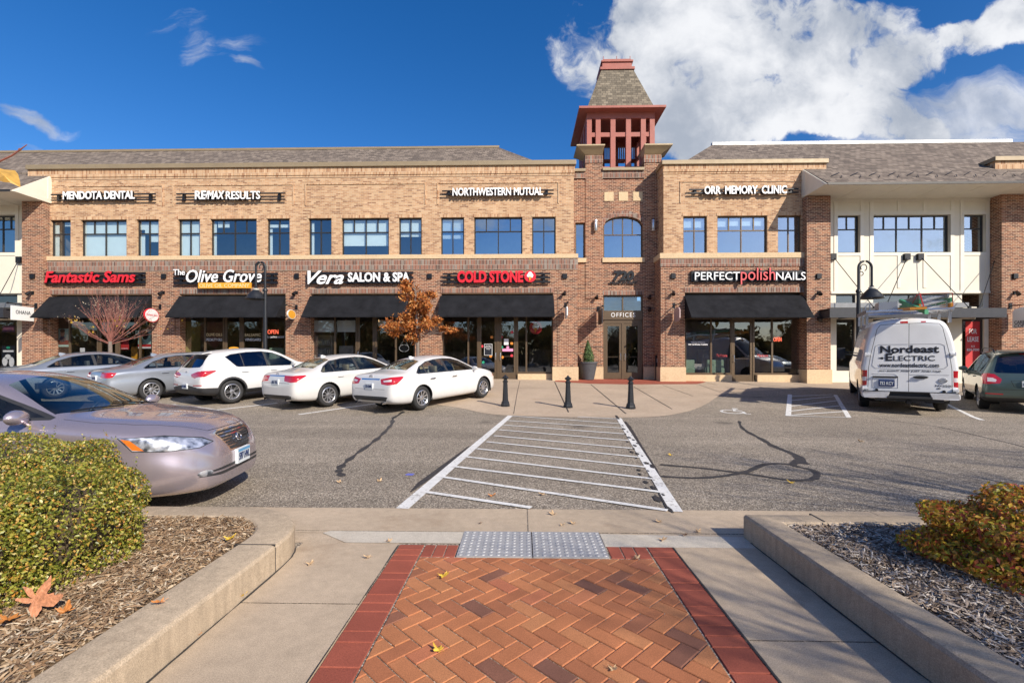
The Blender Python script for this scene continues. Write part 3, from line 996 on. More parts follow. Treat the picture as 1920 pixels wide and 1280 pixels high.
# dark expansion joints in the kerbs
mb.box(2.40, 2.414, 3.84, 4.034, 0.19, 0.203)
mb.box(1.918, 2.14, 1.60, 1.612, 0.19, 0.203); mb.box(1.916, 1.93, 1.60, 1.612, 0, 0.19)
mb.box(-2.03, -1.742, 3.30, 3.308, 0.18, 0.193); mb.box(-1.752, -1.7395, 3.30, 3.308, 0, 0.17)
def grime(pts, w0):
 pts = [tuple(p) for p in curve(pts, 8)]
 strip(pts, [w0 * rng.uniform(.3, 1.6) for _ in pts], .0025, mb)
grime([(-1.765, 0.2), (-1.745, 1.6), (-1.738, 2.4), (-1.738, 3.42), (-1.80, 3.72)], .016)
grime([(1.955, .8), (1.915, 1.8), (1.885, 2.6), (1.865, 3.4), (1.853, 3.9)], .02)
grime([(1.195, 0.2), (1.194, 1.4), (1.194, 2.6), (1.193, 3.8)], .01); grime([(-1.0, 0.2), (-1.0, 1.6), (-1.0, 2.8), (-1.0, 3.8)], .008)
struct('kerb_joints', mb, M_TAR)
# ------------------------------------------------------------------ buildings
YU, YL, YG, YT, YC = 21.20, 21.09, 21.42, 22.12, 21.42

def wall_holes(mb, x0, x1, z0, z1, y, holes, depth=0.14, mi=0):
 """wall face at y (looking to -Y) with rectangular openings and their reveals"""
 xs = sorted(set([x0, x1] + [min(max(h[i], x0), x1) for h in holes for i in (0, 1)]))
 zs = sorted(set([z0, z1] + [min(max(h[i], z0), z1) for h in holes for i in (2, 3)]))
 for i in range(len(xs) - 1):
  for j in range(len(zs) - 1):
   cx, cz = (xs[i] + xs[i + 1]) / 2, (zs[j] + zs[j + 1]) / 2
   if any(h[0] < cx < h[1] and h[2] < cz < h[3] for h in holes): continue
   mb.quad((xs[i], y, zs[j]), (xs[i + 1], y, zs[j]), (xs[i + 1], y, zs[j + 1]), (xs[i], y, zs[j + 1]), mi)
 for a, b, c, d in holes:
  mb.quad((a, y, c), (a, y, d), (a, y + depth, d), (a, y + depth, c), mi)
  mb.quad((b, y, d), (b, y, c), (b, y + depth, c), (b, y + depth, d), mi)
  mb.quad((a, y, d), (b, y, d), (b, y + depth, d), (a, y + depth, d), mi)
  mb.quad((b, y, c), (a, y, c), (a, y + depth, c), (b, y + depth, c), mi)

def window(parent, a, b, c, d, y, top=4, bot=2, split=0.64, fr=0.055, blinds=(), mat=None, glass=None, arch=None, blind_y=0.10, name='window'):
 """window in opening x a..b, z c..d; y = plane of the frame's face. blinds: (x fraction from, to, z fraction from, to)"""
 mat = mat or M_DKFRAME; glass = glass or M_GLASS_UP
 mb = MB()
 dp = 0.06
 def bar(x0, x1, z0, z1, dy=0.0): mb.box(x0, x1, y + dy, y + dp, z0, z1)
 bar(a, a + fr, c, d); bar(b - fr, b, c, d); bar(a + fr, b - fr, c, c + fr)
 zs = c + (d - c) * split
 if arch is None: bar(a + fr, b - fr, d - fr, d)
 hb = fr * 0.42
 if top: bar(a + fr, b - fr, zs - hb, zs + hb, 0.002)
 def topz(x):
  if arch is None: return d - fr
  return arch(x) - fr
 for k in range(1, bot):
  x = a + (b - a) * k / bot
  bar(x - hb, x + hb, c + fr, zs - hb if top else topz(x), 0.004)
 for k in range(1, top):
  x = a + (b - a) * k / top
  bar(x - hb, x + hb, zs + hb, topz(x), 0.004)
 if arch is not None:
  n = 14
  for k in range(n):
   x0, x1 = a + (b - a) * k / n, a + (b - a) * (k + 1) / n
   mb.extrude([(x0, y, arch(x0) - fr), (x1, y, arch(x1) - fr), (x1, y, arch(x1)), (x0, y, arch(x0))], (0, dp, 0))
 w_ = mb.build(name, mat, parent)
 mb = MB()
 if arch is None:
  mb.quad((a + fr * .5, y + 0.035, c + fr * .5), (b - fr * .5, y + 0.035, c + fr * .5), (b - fr * .5, y + 0.035, d - fr * .5), (a + fr * .5, y + 0.035, d - fr * .5))
 else:
  n = 14
  pts = [(a + (b - a) * k / n, y + 0.035, arch(a + (b - a) * k / n) - fr * .5) for k in range(n + 1)]
  mb.poly([(a, y + 0.035, c), (b, y + 0.035, c)] + pts[::-1])
 mb.build('pane', glass, w_)
 if blinds:
  mb = MB()
  for x0, x1, z0, z1 in blinds:
   zz0, zz1 = c + (d - c) * z0, c + (d - c) * z1
   mb.box(a + (b - a) * x0, a + (b - a) * x1, y + blind_y, y + blind_y + 0.012, zz0, zz1)
  mb.build('blind', M_BLIND, w_)
 return w_

def roof_slab(mb, pts, th=0.12, mi=0): mb.extrude(pts, (0, 0, -th), mi)

def awning(parent, xa, xb, zt, zb, proj, ybase):
 mb = MB()
 y1 = ybase - proj
 t = 0.02
 # sloping canvas, closed triangular sides, short valance
 mb.extrude([(xa, ybase, zt), (xb, ybase, zt), (xb, y1, zb + 0.02), (xa, y1, zb + 0.02)], (0, 0.0, -0.025))
 mb.box(xa, xb, y1 - 0.004, y1 + 0.02, zb - 0.03, zb + 0.018)
 mb.extrude([(xa + 0.001, ybase, zt - 0.03), (xa + 0.001, y1 + 0.02, zb), (xa + 0.001, ybase, zb)], (0.015, 0, 0))
 mb.extrude([(xb - 0.016, ybase, zt - 0.03), (xb - 0.016, y1 + 0.02, zb), (xb - 0.016, ybase, zb)], (0.015, 0, 0))
 o = mb.build('awning', M_AWNING, parent)
 mf = MB()
 n = max(2, int((xb - xa) / 1.5))
 for k in range(n + 1):
  x = xa + 0.06 + (xb - xa - 0.12) * k / n
  mf.tube([(x, ybase, zb - 0.005), (x, y1 + 0.04, zb - 0.005)], 0.015, 6)
 mf.tube([(xa + 0.03, y1 + 0.04, zb - 0.005), (xb - 0.03, y1 + 0.04, zb - 0.005)], 0.015, 6)
 mf.build('awning_frame', M_BLACK, o)
 return o

def storefront(parent, xs, z0, z1, y, doors, mat=None, sill=0.42, glass=None, hand=True):
 """shop window wall. xs: x positions of the mullions; doors: list of bay numbers that are doors; z0 ground, z1 head"""
 mat = mat or M_BRONZE; glass = glass or M_GLASS_SHOP
 fr = 0.075
 n = len(xs) - 1
 for k in range(n):
  a, b = xs[k], xs[k + 1]
  mb = MB()
  if k in doors:
   a2, b2 = a + 0.05, b - 0.05
   mb.box(a, a2, y - 0.012, y + 0.09, z0, z1); mb.box(b2, b, y - 0.012, y + 0.09, z0, z1)
   mb.box(a2, b2, y - 0.012, y + 0.09, z1 - 0.09, z1)
   dr = MB()
   st = 0.11
   dr.box(a2 + .004, a2 + st, y + 0.01, y + 0.06, z0 + 0.015, z1 - 0.095); dr.box(b2 - st, b2 - .004, y + 0.01, y + 0.06, z0 + 0.015, z1 - 0.095)
   dr.box(a2 + st, b2 - st, y + 0.01, y + 0.06, z0 + 0.015, z0 + 0.30); dr.box(a2 + st, b2 - st, y + 0.01, y + 0.06, z1 - 0.22, z1 - 0.095)
   dr.box(a2 + st, b2 - st, y + 0.045, y + 0.075, z0 + 1.0, z0 + 1.05)
   mb.build('door_frame', mat, parent)
   d = dr.build('door', mat, parent)
   g = MB(); g.quad((a2 + st, y + 0.035, z0 + .3), (b2 - st, y + 0.035, z0 + .3), (b2 - st, y + 0.035, z1 - .22), (a2 + st, y + 0.035, z1 - .22)); g.build('pane', glass, d)
   side = doors[k]
   hx = b2 - 0.055 if side == 'r' else a2 + 0.055
   h = MB()
   sg = -1 if side == 'r' else 1
   hz = z0 + 1.03
   h.tube([(hx, y + 0.01, hz - 0.15), (hx, y - 0.07, hz - 0.15), (hx + sg * 0.0, y - 0.08, hz), (hx, y - 0.07, hz + 0.15), (hx, y + 0.01, hz + 0.15)], 0.014, 6)
   h.build('handle', M_STEEL, d)
  else:
   mb.box(a, a + fr * .5, y, y + 0.09, z0 + sill, z1); mb.box(b - fr * .5, b, y, y + 0.09, z0 + sill, z1)
   mb.box(a + fr * .5, b - fr * .5, y + 0.002, y + 0.088, z1 - 0.09, z1); mb.box(a + fr * .5, b - fr * .5, y + 0.002, y + 0.088, z0 + sill, z0 + sill + 0.09)
   w_ = mb.build('shop_window', mat, parent)
   g = MB(); g.quad((a + fr * .5, y + 0.04, z0 + sill + .09), (b - fr * .5, y + 0.04, z0 + sill + .09), (b - fr * .5, y + 0.04, z1 - .09), (a + fr * .5, y + 0.04, z1 - .09)); g.build('pane', glass, w_)

def interior(parent, x0, x1, z0, z1, y0, y1, wall=None, floor=None):
 """a plain room behind the windows so that there is something to look into"""
 mb = MB()
 mb.quad((x0, y1, z0), (x1, y1, z0), (x1, y1, z1), (x0, y1, z1), 0)
 mb.quad((x0, y0, z0), (x0, y1, z0), (x0, y1, z1), (x0, y0, z1), 0)
 mb.quad((x1, y1, z0), (x1, y0, z0), (x1, y0, z1), (x1, y1, z1), 0)
 mb.quad((x0, y0, z0), (x1, y0, z0), (x1, y1, z0), (x0, y1, z0), 1)
 mb.quad((x0, y1, z1), (x1, y1, z1), (x1, y0, z1), (x0, y0, z1), 0)
 return mb.build('interior', [wall or M_INT_DARK, floor or M_INT_FLOOR], parent)

XW = lambda px: fx(px, YU)
XLo = lambda px: fx(px, YL)
# common levels
z_cop_t, z_cop_b = fz(560, 306.5, YU), fz(560, 315, YU)
z_sol_b, z_dent = fz(560, 326.5, YU), fz(560, 331, YU)
z_pan = fz(560, 347, YU)
z_wt, z_wb = fz(560, 409.5, YU), fz(560, 479.5, YU)
z_sill_t, z_sill_b = fz(560, 479.5, YU), fz(560, 486.5, YL)
z_s2_b = fz(560, 507, YL)
z_hd_t, z_hd_b = fz(560, 540.5, YL), fz(560, 550, YL)
z_aw_t = fz(560, 555, YL)
z_aw_b = fz(560, 593.5, 20.2)
z_gl_t = fz(560, 597, YG)

# ================= long tan-and-red brick building on the left
x0, x1 = XW(94), XW(1076)
bl = thing('shop_building', 'long two storey tan and red brick building with four black awnings', 'building', ((x0 + x1) / 2, YL, 0.5))
wins = [(94.6, 132.4, 'w1'), (151.3, 237.3, 'w2'), (256, 297.5, 'w3'), (333.6, 374.8, 'w4'), (394.6, 481.2, 'w5'), (500.5, 543, 'w6'), (578.5, 621.5, 'w7'), (640.4, 729.2, 'w8'), (747.7, 790.7, 'w9'), (826.7, 870.2, 'w10'), (889, 979.4, 'w11'), (997.7, 1042, 'w12')]
BL = {'w1': [(0.0, .22, .05, .9), (.5, 1, .86, .96)], 'w2': [(0, 1, 0.02, .97)], 'w3': [(0, .22, .05, .75), (0, 1, .62, .95), (.5, 1, .42, .6)], 'w4': [(0, 1, .02, .97)], 'w5': [(0, .07, .05, .92), (0.1, .35, .80, .95)], 'w6': [(0, .14, .05, .75), (0, 1, .79, .87)],
      'w7': [(.06, .16, .05, .92)], 'w8': [(0, 1, .28, .97)], 'w9': [(0, 1, .52, .97)], 'w10': [(0, 1, .67, .95), (0, 1, .46, .56)], 'w11': [], 'w12': []}
holes = [(XW(a), XW(b), z_wb, z_wt) for a, b, _ in wins]
mb = MB()
wall_holes(mb, x0, x1, z_sill_t - 0.05, z_dent, YU, holes, 0.20)
mb.quad((x1, YU, 5.5), (x1, YU + 4.5, 5.5), (x1, YU + 4.5, z_cop_t), (x1, YU, z_cop_t))
mb.quad((x0, YU + 4.5, 5.5), (x0, YU, 5.5), (x0, YU, z_cop_t), (x0, YU + 4.5, z_cop_t))
mb.build('upper_wall', M_TAN, bl)
mb = MB()
mb.box(XW(54), x1 + 0.03, YU - 0.05, YU + 0.25, z_dent + 0.04, z_cop_b)
mb.build('soldier_course', M_TAN_S, bl)
mb = MB()
mb.box(XW(54), x1 + 0.02, YU - 0.02, YU + 0.24, z_dent - 0.06, z_dent + 0.04)
# raised panel surrounds of the upper wall
for (a, b) in ((133, 300), (330, 545), (578, 792), (826, 1042)):
 xa, xb = XW(a) - .1, XW(b) + .1
 mb.box(xa, xb, YU - 0.03, YU + 0.01, z_pan, z_pan + 0.05)
 for x in (xa - .05, xb): mb.box(x, x + 0.05, YU - 0.03, YU + 0.01, fz(560, 385, YU), z_pan + 0.05)
# rowlock heads over the windows
for a, b, _ in wins: mb.box(XW(a) - 0.04, XW(b) + 0.04, YU - 0.018, YU + 0.01, z_wt, z_wt + 0.13)
mb.build('brick_trim', M_TAN_S, bl)
mb = MB()
mb.box(XW(53), x1 + 0.09, YU - 0.14, YU + 0.30, z_cop_b, z_cop_t)
mb.build('coping', M_COPING, bl, bevel=0.012)
for (a, b, nm), h in zip(wins, holes):
 big = (b - a) > 60
 window(bl, h[0], h[1], h[2], h[3], YU + 0.11, 4 if big else 2, 2, 0.63, blinds=BL[nm], glass=M_GLASS_SKY if nm in ('w10', 'w11', 'w12') else M_GLASS_UP)
interior(bl, x0 + .05, x1 - .05, 5.6, z_wt + 0.3, YU + 0.22, 26)
# sill band
mb = MB()
mb.box(XW(81), XLo(1083) + 0.02, YL - 0.06, YU + 0.2, z_sill_b, z_sill_t - 0.004)
mb.build('sill_band', M_STONE, bl)
# lower red brick storey
bays = [(94.6, 285), (337.5, 535.6), (582.5, 778), (827.5, 1037)]
piers = [(285, 337.5), (535.6, 582.5), (778, 827.5), (1037, 1083)]
xl0, xl1 = XLo(81), XLo(1083)
mb = MB()
zt_, zb_ = z_sill_b, -0.3
wall_holes(mb, xl0, xl1, z_aw_t - 0.02, z_s2_b, YL, [], 0.3)
hz1 = z_hd_b - 0.02
mb2 = MB()
wall_holes(mb2, xl0, xl1, 0.2, z_s2_b, YL, [(XLo(a), XLo(b), 0.2, hz1) for a, b in bays], 0.36)
mb2.quad((xl1, YL, 0.2), (xl1, YT, 0.2), (xl1, YT, z_sill_b), (xl1, YL, z_sill_b))
mb2.quad((xl0, YU + 1, 0.2), (xl0, YL, 0.2), (xl0, YL, z_sill_b), (xl0, YU + 1, z_sill_b))
# slightly raised pier shafts
for a, b in piers[:]:
 xa, xb = XLo(a) + 0.22, XLo(b) - 0.22
 mb2.box(xa, xb, YL - 0.028, YL + .01, fz(560, 687, YL), fz(560, 545, YL))
mb2.build('lower_wall', M_RED, bl)
mb = MB()
mb.box(xl0 - 0.012, xl1 + 0.012, YL - 0.03, YL + 0.3, z_s2_b, z_sill_b - 0.003)
for a, b in bays:
 mb.box(XLo(a) - 0.02, XLo(b) + 0.02, YL - 0.02, YL + 0.015, z_hd_b, z_hd_t)
mb.build('soldier_course', M_RED_S, bl)
mb = MB()
for a, b in piers + [(41, 94.6)][:0]:
 mb.box(XLo(a) - 0.03, XLo(b) + 0.03, YL - 0.07, YL + 0.37, 0.15, fz(560, 687.5, YL))
mb.build('stone_plinth', M_STONE, bl)
# shop fronts
GZ = 0.5
zh = z_aw_t - 0.25
def px_list(l): return [fx(q, YG) for q in l]
shop_specs = [([96, 130, 183, 222, 262, 285], {2: 'l'}), ([339, 384, 419, 455, 493, 535], {2: 'r'}), ([584, 628, 668, 705, 742, 777], {2: 'l'}), ([829, 878, 896, 934, 970, 987, 1036], {2: 'r', 3: 'l'})]
for (a, b), (l, dr) in zip(bays, shop_specs):
 g0 = gz(fx((a + b) / 2, YG), YG)
 storefront(bl, px_list(l), g0, zh + 0.05, YG, dr, M_BRONZE, sill=0.24)
 mb = MB()
 mb.box(XLo(a), XLo(b), YG - 0.02, YG + 0.10, zh + 0.05, hz1)
 mb.build('header_panel', M_DKFRAME, bl)
 mb = MB()
 drx = [fx(l[k], YG) for k in dr] + [fx(l[k + 1], YG) for k in dr]
 for xa, xb in ((XLo(a), min(drx) - 0.02), (max(drx) + 0.02, XLo(b))):
  mb.box(xa, xb, YG - 0.10, YG + 0.10, g0 - 0.2, g0 + 0.24)
 mb.build('stone_sill', M_STONE, bl)
 awning(bl, XLo(a) - 0.02, XLo(b) + 0.02, z_aw_t, z_aw_b, 0.85, YL - 0.03)
walls4 = [M_INT_WALL, M_INT_OLIVE, M_INT_DARK, M_INT_DARK]
for (a, b), wm_ in zip(bays, walls4):
 interior(bl, XLo(a) - .3, XLo(b) + .3, 0.42, 4.2, YG + 0.11, 26.0, M_INT_DARK if wm_ is M_INT_WALL else M_INT_DARK)
# roller blinds in the salon windows
mb = MB()
for a, b, c, d in ((586, 626, 600, 622), (630, 666, 600, 622), (707, 740, 600, 611)):
 mb.box(fx(a, YG), fx(b, YG), YG + 0.14, YG + 0.15, fz(a, d, YG), fz(a, c, YG))
mb.build('roller_blind', M_BLIND, bl)
# roof: one slope up to the ridge, hipped at the right end
zr0, zrr = fz(560, 316, YU + 0.4), fz(500, 281, 24.6)
mb = MB()
xr1 = XW(1062); xrid = fx(935, 24.6)
mb.extrude([(-60, YU + 0.2, zr0 - .15), (xr1 - 0.6, YU + 0.2, zr0 - .15), (xrid, 24.6, zrr), (-60, 24.6, zrr)], (0, 0, -0.1))
mb.extrude([(xr1 - 0.6, YU + 0.2, zr0 - .15), (xr1 - .6, 30, zr0 - .15), (xrid, 30, zrr), (xrid, 24.6, zrr)], (0, 0, -0.1))
mb.extrude([(-60, 24.6, zrr - .01), (xrid, 24.6, zrr - .01), (xrid, 34, zrr - .01), (-60, 34, zrr - .01)], (0, 0, -0.1))
rf = mb.build('roof', M_SHINGLE, bl)
mb = MB()
mb.box(-60, xrid + 0.03, 24.5, 24.68, zrr - 0.05, zrr + 0.06)
mb.build('ridge_cap', M_COPING, rf)

# ================= brick corner piers that flank the tan walls
def corner_pier(px0, px1, label, xside):
 Yp = 20.86
 xa, xb = fx(px0, Yp), fx(px1, Yp)
 t = thing('brick_pier', label, 'brick pier', ((xa + xb) / 2, Yp, 0.5))
 mb = MB()
 top = fz(px0, 372, YU)
 mb.box(xa, xb, Yp, YC + 0.2, 0.15, top)
 g0 = gz(xa, Yp)
 mb.build('shaft', M_RED, t)
 mb = MB()
 mb.box(xa - 0.03, xb + 0.03, Yp - 0.06, YC + 0.1, g0 - 0.2, g0 + 0.6)
 mb.build('stone_plinth', M_STONE, t)
 return t
corner_pier(41, 80, 'red brick pier between the cream shop front at the left edge and the first awning', -1)
corner_pier(1513, 1557.5, 'red brick pier between the nail salon awning and the cream panelled front', 1)

# ================= right brick wing (nail salon)
xr0, xr1_ = XW(1244), XW(1505)
br_ = thing('shop_building', 'narrow tan and red brick shop wing with one black awning right of the tower', 'building', ((xr0 + xr1_) / 2, YL, 0.45))
rz = lambda y_: fz(1380, y_, YU)
rwt, rwb = rz(404.5), rz(475)
rh = [(XW(a), XW(b), rwb, rwt) for a, b in ((1281, 1325.6), (1345, 1438.9), (1458.7, 1503))]
mb = MB()
rdent = rz(323.5)
wall_holes(mb, xr0, xr1_ + .3, rwb - 0.05, rdent, YU, rh, 0.2)
mb.quad((xr0, YT + 1.5, 5.5), (xr0, YU, 5.5), (xr0, YU, rz(303)), (xr0, YT + 1.5, rz(303)))
mb.build('upper_wall', M_TAN, br_)
xre = XW(1548)
mb = MB()
mb.box(xr0 - 0.03, xre, YU - 0.05, YU + 0.25, rdent + 0.04, rz(309))
mb.box(xr0 - 0.03, xr0 + 0.2, YU + 0.25, YT + 1.0, rdent + 0.04, rz(309))
mb.build('soldier_course', M_TAN_S, br_)
mb = MB()
mb.box(xr0 - 0.015, xre - 0.01, YU - 0.02, YU + 0.24, rdent - 0.05, rdent + 0.04)
mb.box(XW(1281) - .1, XW(1503), YU - 0.03, YU + 0.01, rz(341), rz(339))
mb.box(XW(1281) - .15, XW(1281) - .1, YU - 0.03, YU + 0.01, rz(380), rz(339))
for a, b, c, d in rh: mb.box(a - 0.04, b + 0.04, YU - 0.018, YU + 0.01, d, d + 0.13)
mb.build('brick_trim', M_TAN_S, br_)
mb = MB()
mb.box(xr0 - 0.10, xre + 0.06, YU - 0.14, YU + 0.3, rz(309), rz(301))
mb.box(xr0 - 0.10, xr0 + 0.25, YU + 0.3, YT + 1.2, rz(309), rz(301))
mb.box(xre - 0.2, xre, YU + 0.2, YU + 1.2, rz(330), rz(309.5))
mb.build('coping', M_COPING, br_, bevel=0.012)
for k, (h, bld) in enumerate(zip(rh, ([(.05, .46, .72, .92), (.54, .95, .72, .92)], [(.03, .22, .74, .93), (.28, .47, .76, .95), (.53, .72, .76, .95), (.78, .97, .76, .95)], []))):
 window(br_, *h, YU + 0.11, 4 if k == 1 else 2, 2, 0.62, blinds=bld, mat=M_BRONZE, glass=M_GLASS_SKY)
interior(br_, xr0 + .1, xr1_, 5.6, rwt + .3, YU + .22, 25)
rsil_b = fz(1380, 484, YL)
xrl0, xrl1 = XLo(1239), XLo(1512)
mb = MB()
mb.box(xrl0 - 0.05, xrl1 + 0.3, YL - 0.06, YU + 0.2, rsil_b, rwb - 0.004)
mb.box(xrl0 - 0.05, xr0 + 0.2, YU + 0.2, YT + 0.1, rsil_b, rwb - 0.004)
mb.build('sill_band', M_STONE, br_)
rs2 = fz(1380, 499.5, YL)
ra, rb = XLo(1284), XLo(1512)
rhz = fz(1380, 548, YL)
mb = MB()
wall_holes(mb, xrl0, xrl1 + 0.2, 0.1, rs2, YL, [(ra, rb, 0.1, rhz)], 0.36)
mb.quad((xrl0, YT, 0.1), (xrl0, YL, 0.1), (xrl0, YL, rsil_b), (xrl0, YT, rsil_b))
mb.box(XLo(1249), XLo(1272), YL - 0.028, YL + .01, fz(1380, 685, YL), fz(1380, 540, YL))
mb.build('lower_wall', M_RED, br_)
mb = MB()
mb.box(xrl0 - 0.012, xrl1 + 0.2, YL - 0.03, YL + 0.3, rs2, rsil_b - 0.003)
mb.box(ra - 0.02, rb + 0.02, YL - 0.02, YL + 0.015, rhz, fz(1380, 538.5, YL))
mb.build('soldier_course', M_RED_S, br_)
g5 = gz(8, YL)
mb = MB()
mb.box(xrl0 - 0.04, ra + 0.03, YL - 0.07, YT - 0.2, 0.1, fz(1260, 688, YL))
mb.build('stone_plinth', M_STONE, br_)
g5b = gz(10, YG)
l5 = [1285, 1333.5, 1371, 1413.5, 1448, 1503]
storefront(br_, px_list(l5), g5b, fz(1380, 597, YG) + 0.05, YG, {2: 'l'}, M_BRONZE, sill=0.30)
mb = MB()
mb.box(ra, rb, YG - 0.02, YG + 0.1, fz(1380, 597, YG) + 0.05, rhz)
mb.box(fx(1503, YG), rb, YG, YG + 0.1, g5b, fz(1380, 597, YG) + 0.05)
mb.build('header_panel', M_DKFRAME, br_)
mb = MB()
for a, b in ((ra, fx(1371, YG) - .02), (fx(1417, YG) + 0.02, rb)): mb.box(a, b, YG - 0.12, YG + 0.1, g5b - 0.2, g5b + 0.30)
mb.build('stone_sill', M_STONE, br_)
awning(br_, ra - 0.02, XLo(1504), fz(1380, 554, YL), fz(1400, 594, 20.2), 0.85, YL - 0.03)
interior(br_, ra - .1, rb + .1, 0.35, 4.1, YG + .11, 26)
# waiting chairs and a table seen through the salon window
mb = MB()
def armchair(px):
 x = fx(px, YG)
 mb = MB()
 z = g5b + 0.02
 mb.box(x - .38, x + .38, YG + .5, YG + .62, z, z + 0.95); mb.box(x - .38, x + .38, YG + .62, YG + 1.2, z, z + 0.45)
 mb.box(x - .44, x - .38, YG + .55, YG + 1.15, z, z + 0.6); mb.box(x + .38, x + .44, YG + .55, YG + 1.15, z, z + 0.6)
 return mb
for px, lab in ((1294, 'pale green armchair behind the nail salon window beside the pier'), (1350, 'pale green armchair behind the nail salon window beside the door')):
 o = armchair(px).build('armchair', M_INT_GREEN, loc=(fx(px, YG), YG + .8, g5b), bevel=0.03)
 tag(o, lab, 'armchair', 'armchairs in the nail salon')

# ================= brick entrance tower
xt0, xt1 = fx(1070, YT), fx(1245, YT)
tw = thing('entrance_tower', 'dark brick entrance tower with arched window and red open belfry under a steep shingle roof', 'tower', (fx(1168, YT), YT, 0.5))
tz = lambda y_: fz(1168, y_, YT)
TX = lambda q: fx(q, YT)
wa, wb_ = TX(1131.5), TX(1205.5)
wc, wd = tz(483.5), tz(406)
spr = tz(424)
def archf(x):
 u = (x - wa) / (wb_ - wa) * 2 - 1
 return spr + (wd - spr) * math.sqrt(max(0.0, 1 - abs(u) ** 2.2))
na, nb = TX(1078.7), TX(1096.5)
da, db = TX(1131), TX(1206)
g6 = gz(4.7, YT)
dtop = tz(553)
mb = MB()
ztw = tz(336)
wall_holes(mb, xt0, xt1, 0.2, ztw, YT, [(wa, wb_, wc, wd), (na, nb, tz(484), tz(417)), (da, db, 0.2, dtop)], 0.22)
n = 16
for k in range(n):
 xa, xb = wa + (wb_ - wa) * k / n, wa + (wb_ - wa) * (k + 1) / n
 mb.extrude([(xa, YT, archf(xa)), (xb, YT, archf(xb)), (xb, YT, wd), (xa, YT, wd)], (0, 0.22, 0))
# piers at the corners carrying the flared caps
Yp = YT - 0.035
for a, b in ((1097.6, 1129.5), (1207.6, 1239)):
 mb.box(TX(a), TX(b), Yp, YT + 0.7, tz(560), tz(291))
for q, zq in ((0, 559), (0, 596), (0, 650), (0, 684)): pass
mb.build('tower_wall', M_RED, tw)
mb = MB()
mb.box(TX(1129.5), TX(1207.6), YT - 0.03, YT + 0.3, ztw + 0.05, tz(320.5))
mb.box(xt0, TX(1097.6), YT - 0.03, YT + 0.3, ztw + 0.05, tz(322))
for a, b in ((1097.6, 1129.5), (1207.6, 1239)):
 mb.box(TX(a) - 0.02, TX(b) + 0.02, Yp - 0.03, YT + 0.72, tz(306), tz(292.5))
mb.box(da - 0.02, db + 0.02, YT - 0.02, YT + 0.05, dtop, tz(544))
n = 18
for k in range(n):
 xa, xb = wa - .16 + (wb_ - wa + .32) * k / n, wa - .16 + (wb_ - wa + .32) * (k + 1) / n
 def ao(x, o):
  u = (x - (wa - .16)) / (wb_ - wa + .32) * 2 - 1
  return spr + (wd + o - spr) * math.sqrt(max(0.0, 1 - abs(u) ** 2.2))
 xi = lambda x: min(max(wa, x), wb_)
 mb.extrude([(xa, YT - 0.03, max(archf(xi(xa)), spr - .05)), (xb, YT - 0.03, max(archf(xi(xb)), spr - .05)), (xb, YT - 0.03, ao(xb, 0.24) + 0.02), (xa, YT - 0.03, ao(xa, .24) + 0.02)], (0, 0.05, 0))
mb.build('soldier_course', M_RED_S, tw)
mb = MB()
for zq in (540.5, 578, 612, 649.5, 684.5):
 mb.box(xt0, da - 0.03, YT - 0.014, YT + 0.01, tz(zq + 0.9), tz(zq - 0.9)); mb.box(db + 0.03, xt1, YT - 0.014, YT + 0.01, tz(zq + .9), tz(zq - .9))
mb.build('brick_band', brick_mat('dark_band_brick', [(0, (0.05, 0.03, 0.026)), (1, (0.11, 0.06, 0.05))], (0.3, 0.25, 0.2), 0.1, 0.0677), tw)
mb = MB()
mb.box(TX(1129.5) + 0.003, TX(1207.6) - 0.003, YT - 0.12, YT + 0.4, tz(320.5), tz(315.5))
mb.box(xt0, TX(1097.6) - 0.003, YT - 0.12, YT + 0.4, tz(322), tz(317))
mb.build('coping', M_COPING, tw)
mb = MB()
for a, b in ((1133, 1150.5), (1160, 1177.5), (1187, 1204.5)): mb.box(TX(a), TX(b), YT - 0.025, YT + 0.02, tz(377), tz(360))
mb.build('stone_square', M_STONE, tw)
mb = MB()
mb.box(wa - 0.06, wb_ + 0.06, YT - 0.09, YT + 0.2, tz(492), wc); mb.box(na - 0.03, nb + 0.06, YT - 0.09, YT + 0.2, tz(492), tz(484))
mb.build('window_sill', M_STONE, tw)
mb = MB()
mb.box(xt0, da - 0.0, YT - 0.06, YT + 0.3, 0.2, tz(687.5)); mb.box(db, xt1, YT - 0.06, YT + 0.3, 0.2, tz(687.5))
mb.build('stone_plinth', M_STONE, tw)
window(tw, wa, wb_, wc, wd, YT + 0.12, 4, 2, 0.57, mat=M_BRONZE, glass=M_GLASS_SKY, arch=archf)
window(tw, na, nb, tz(484), tz(417), YT + 0.12, 0, 1, 0.6, mat=M_BRONZE, glass=M_GLASS_SKY)
mb = MB()
zdoor = tz(602)
mb.box(da, db, YT + 0.1, YT + 0.2, tz(602), tz(582)); mb.box(da, db, YT + 0.102, YT + 0.2, tz(556), dtop)
mb.box(da, da + 0.06, YT + 0.1, YT + 0.2, g6, dtop - .001); mb.box(db - 0.06, db, YT + 0.1, YT + 0.2, g6, dtop - .001)
mb.box((da + db) / 2 - .03, (da + db) / 2 + .03, YT + 0.104, YT + 0.2, tz(582), tz(556))
mb.build('door_frame', M_BRONZE, tw)
mb = MB(); mb.quad((da, YT + 0.15, tz(582)), (db, YT + 0.15, tz(582)), (db, YT + 0.15, tz(556)), (da, YT + 0.15, tz(556)))
mb.build('transom_pane', M_GLASS_UP, tw)
storefront(tw, [da + 0.06, (da + db) / 2, db - 0.06], g6 + 0.02, tz(602), YT + 0.11, {0: 'r', 1: 'l'}, M_BRONZE)
interior(tw, xt0 + .05, xt1 - .05, 0.5, 4.2, YT + .24, 27)
interior(tw, xt0 + .05, xt1 - .05, 5.3, 8.4, YT + .24, 27)
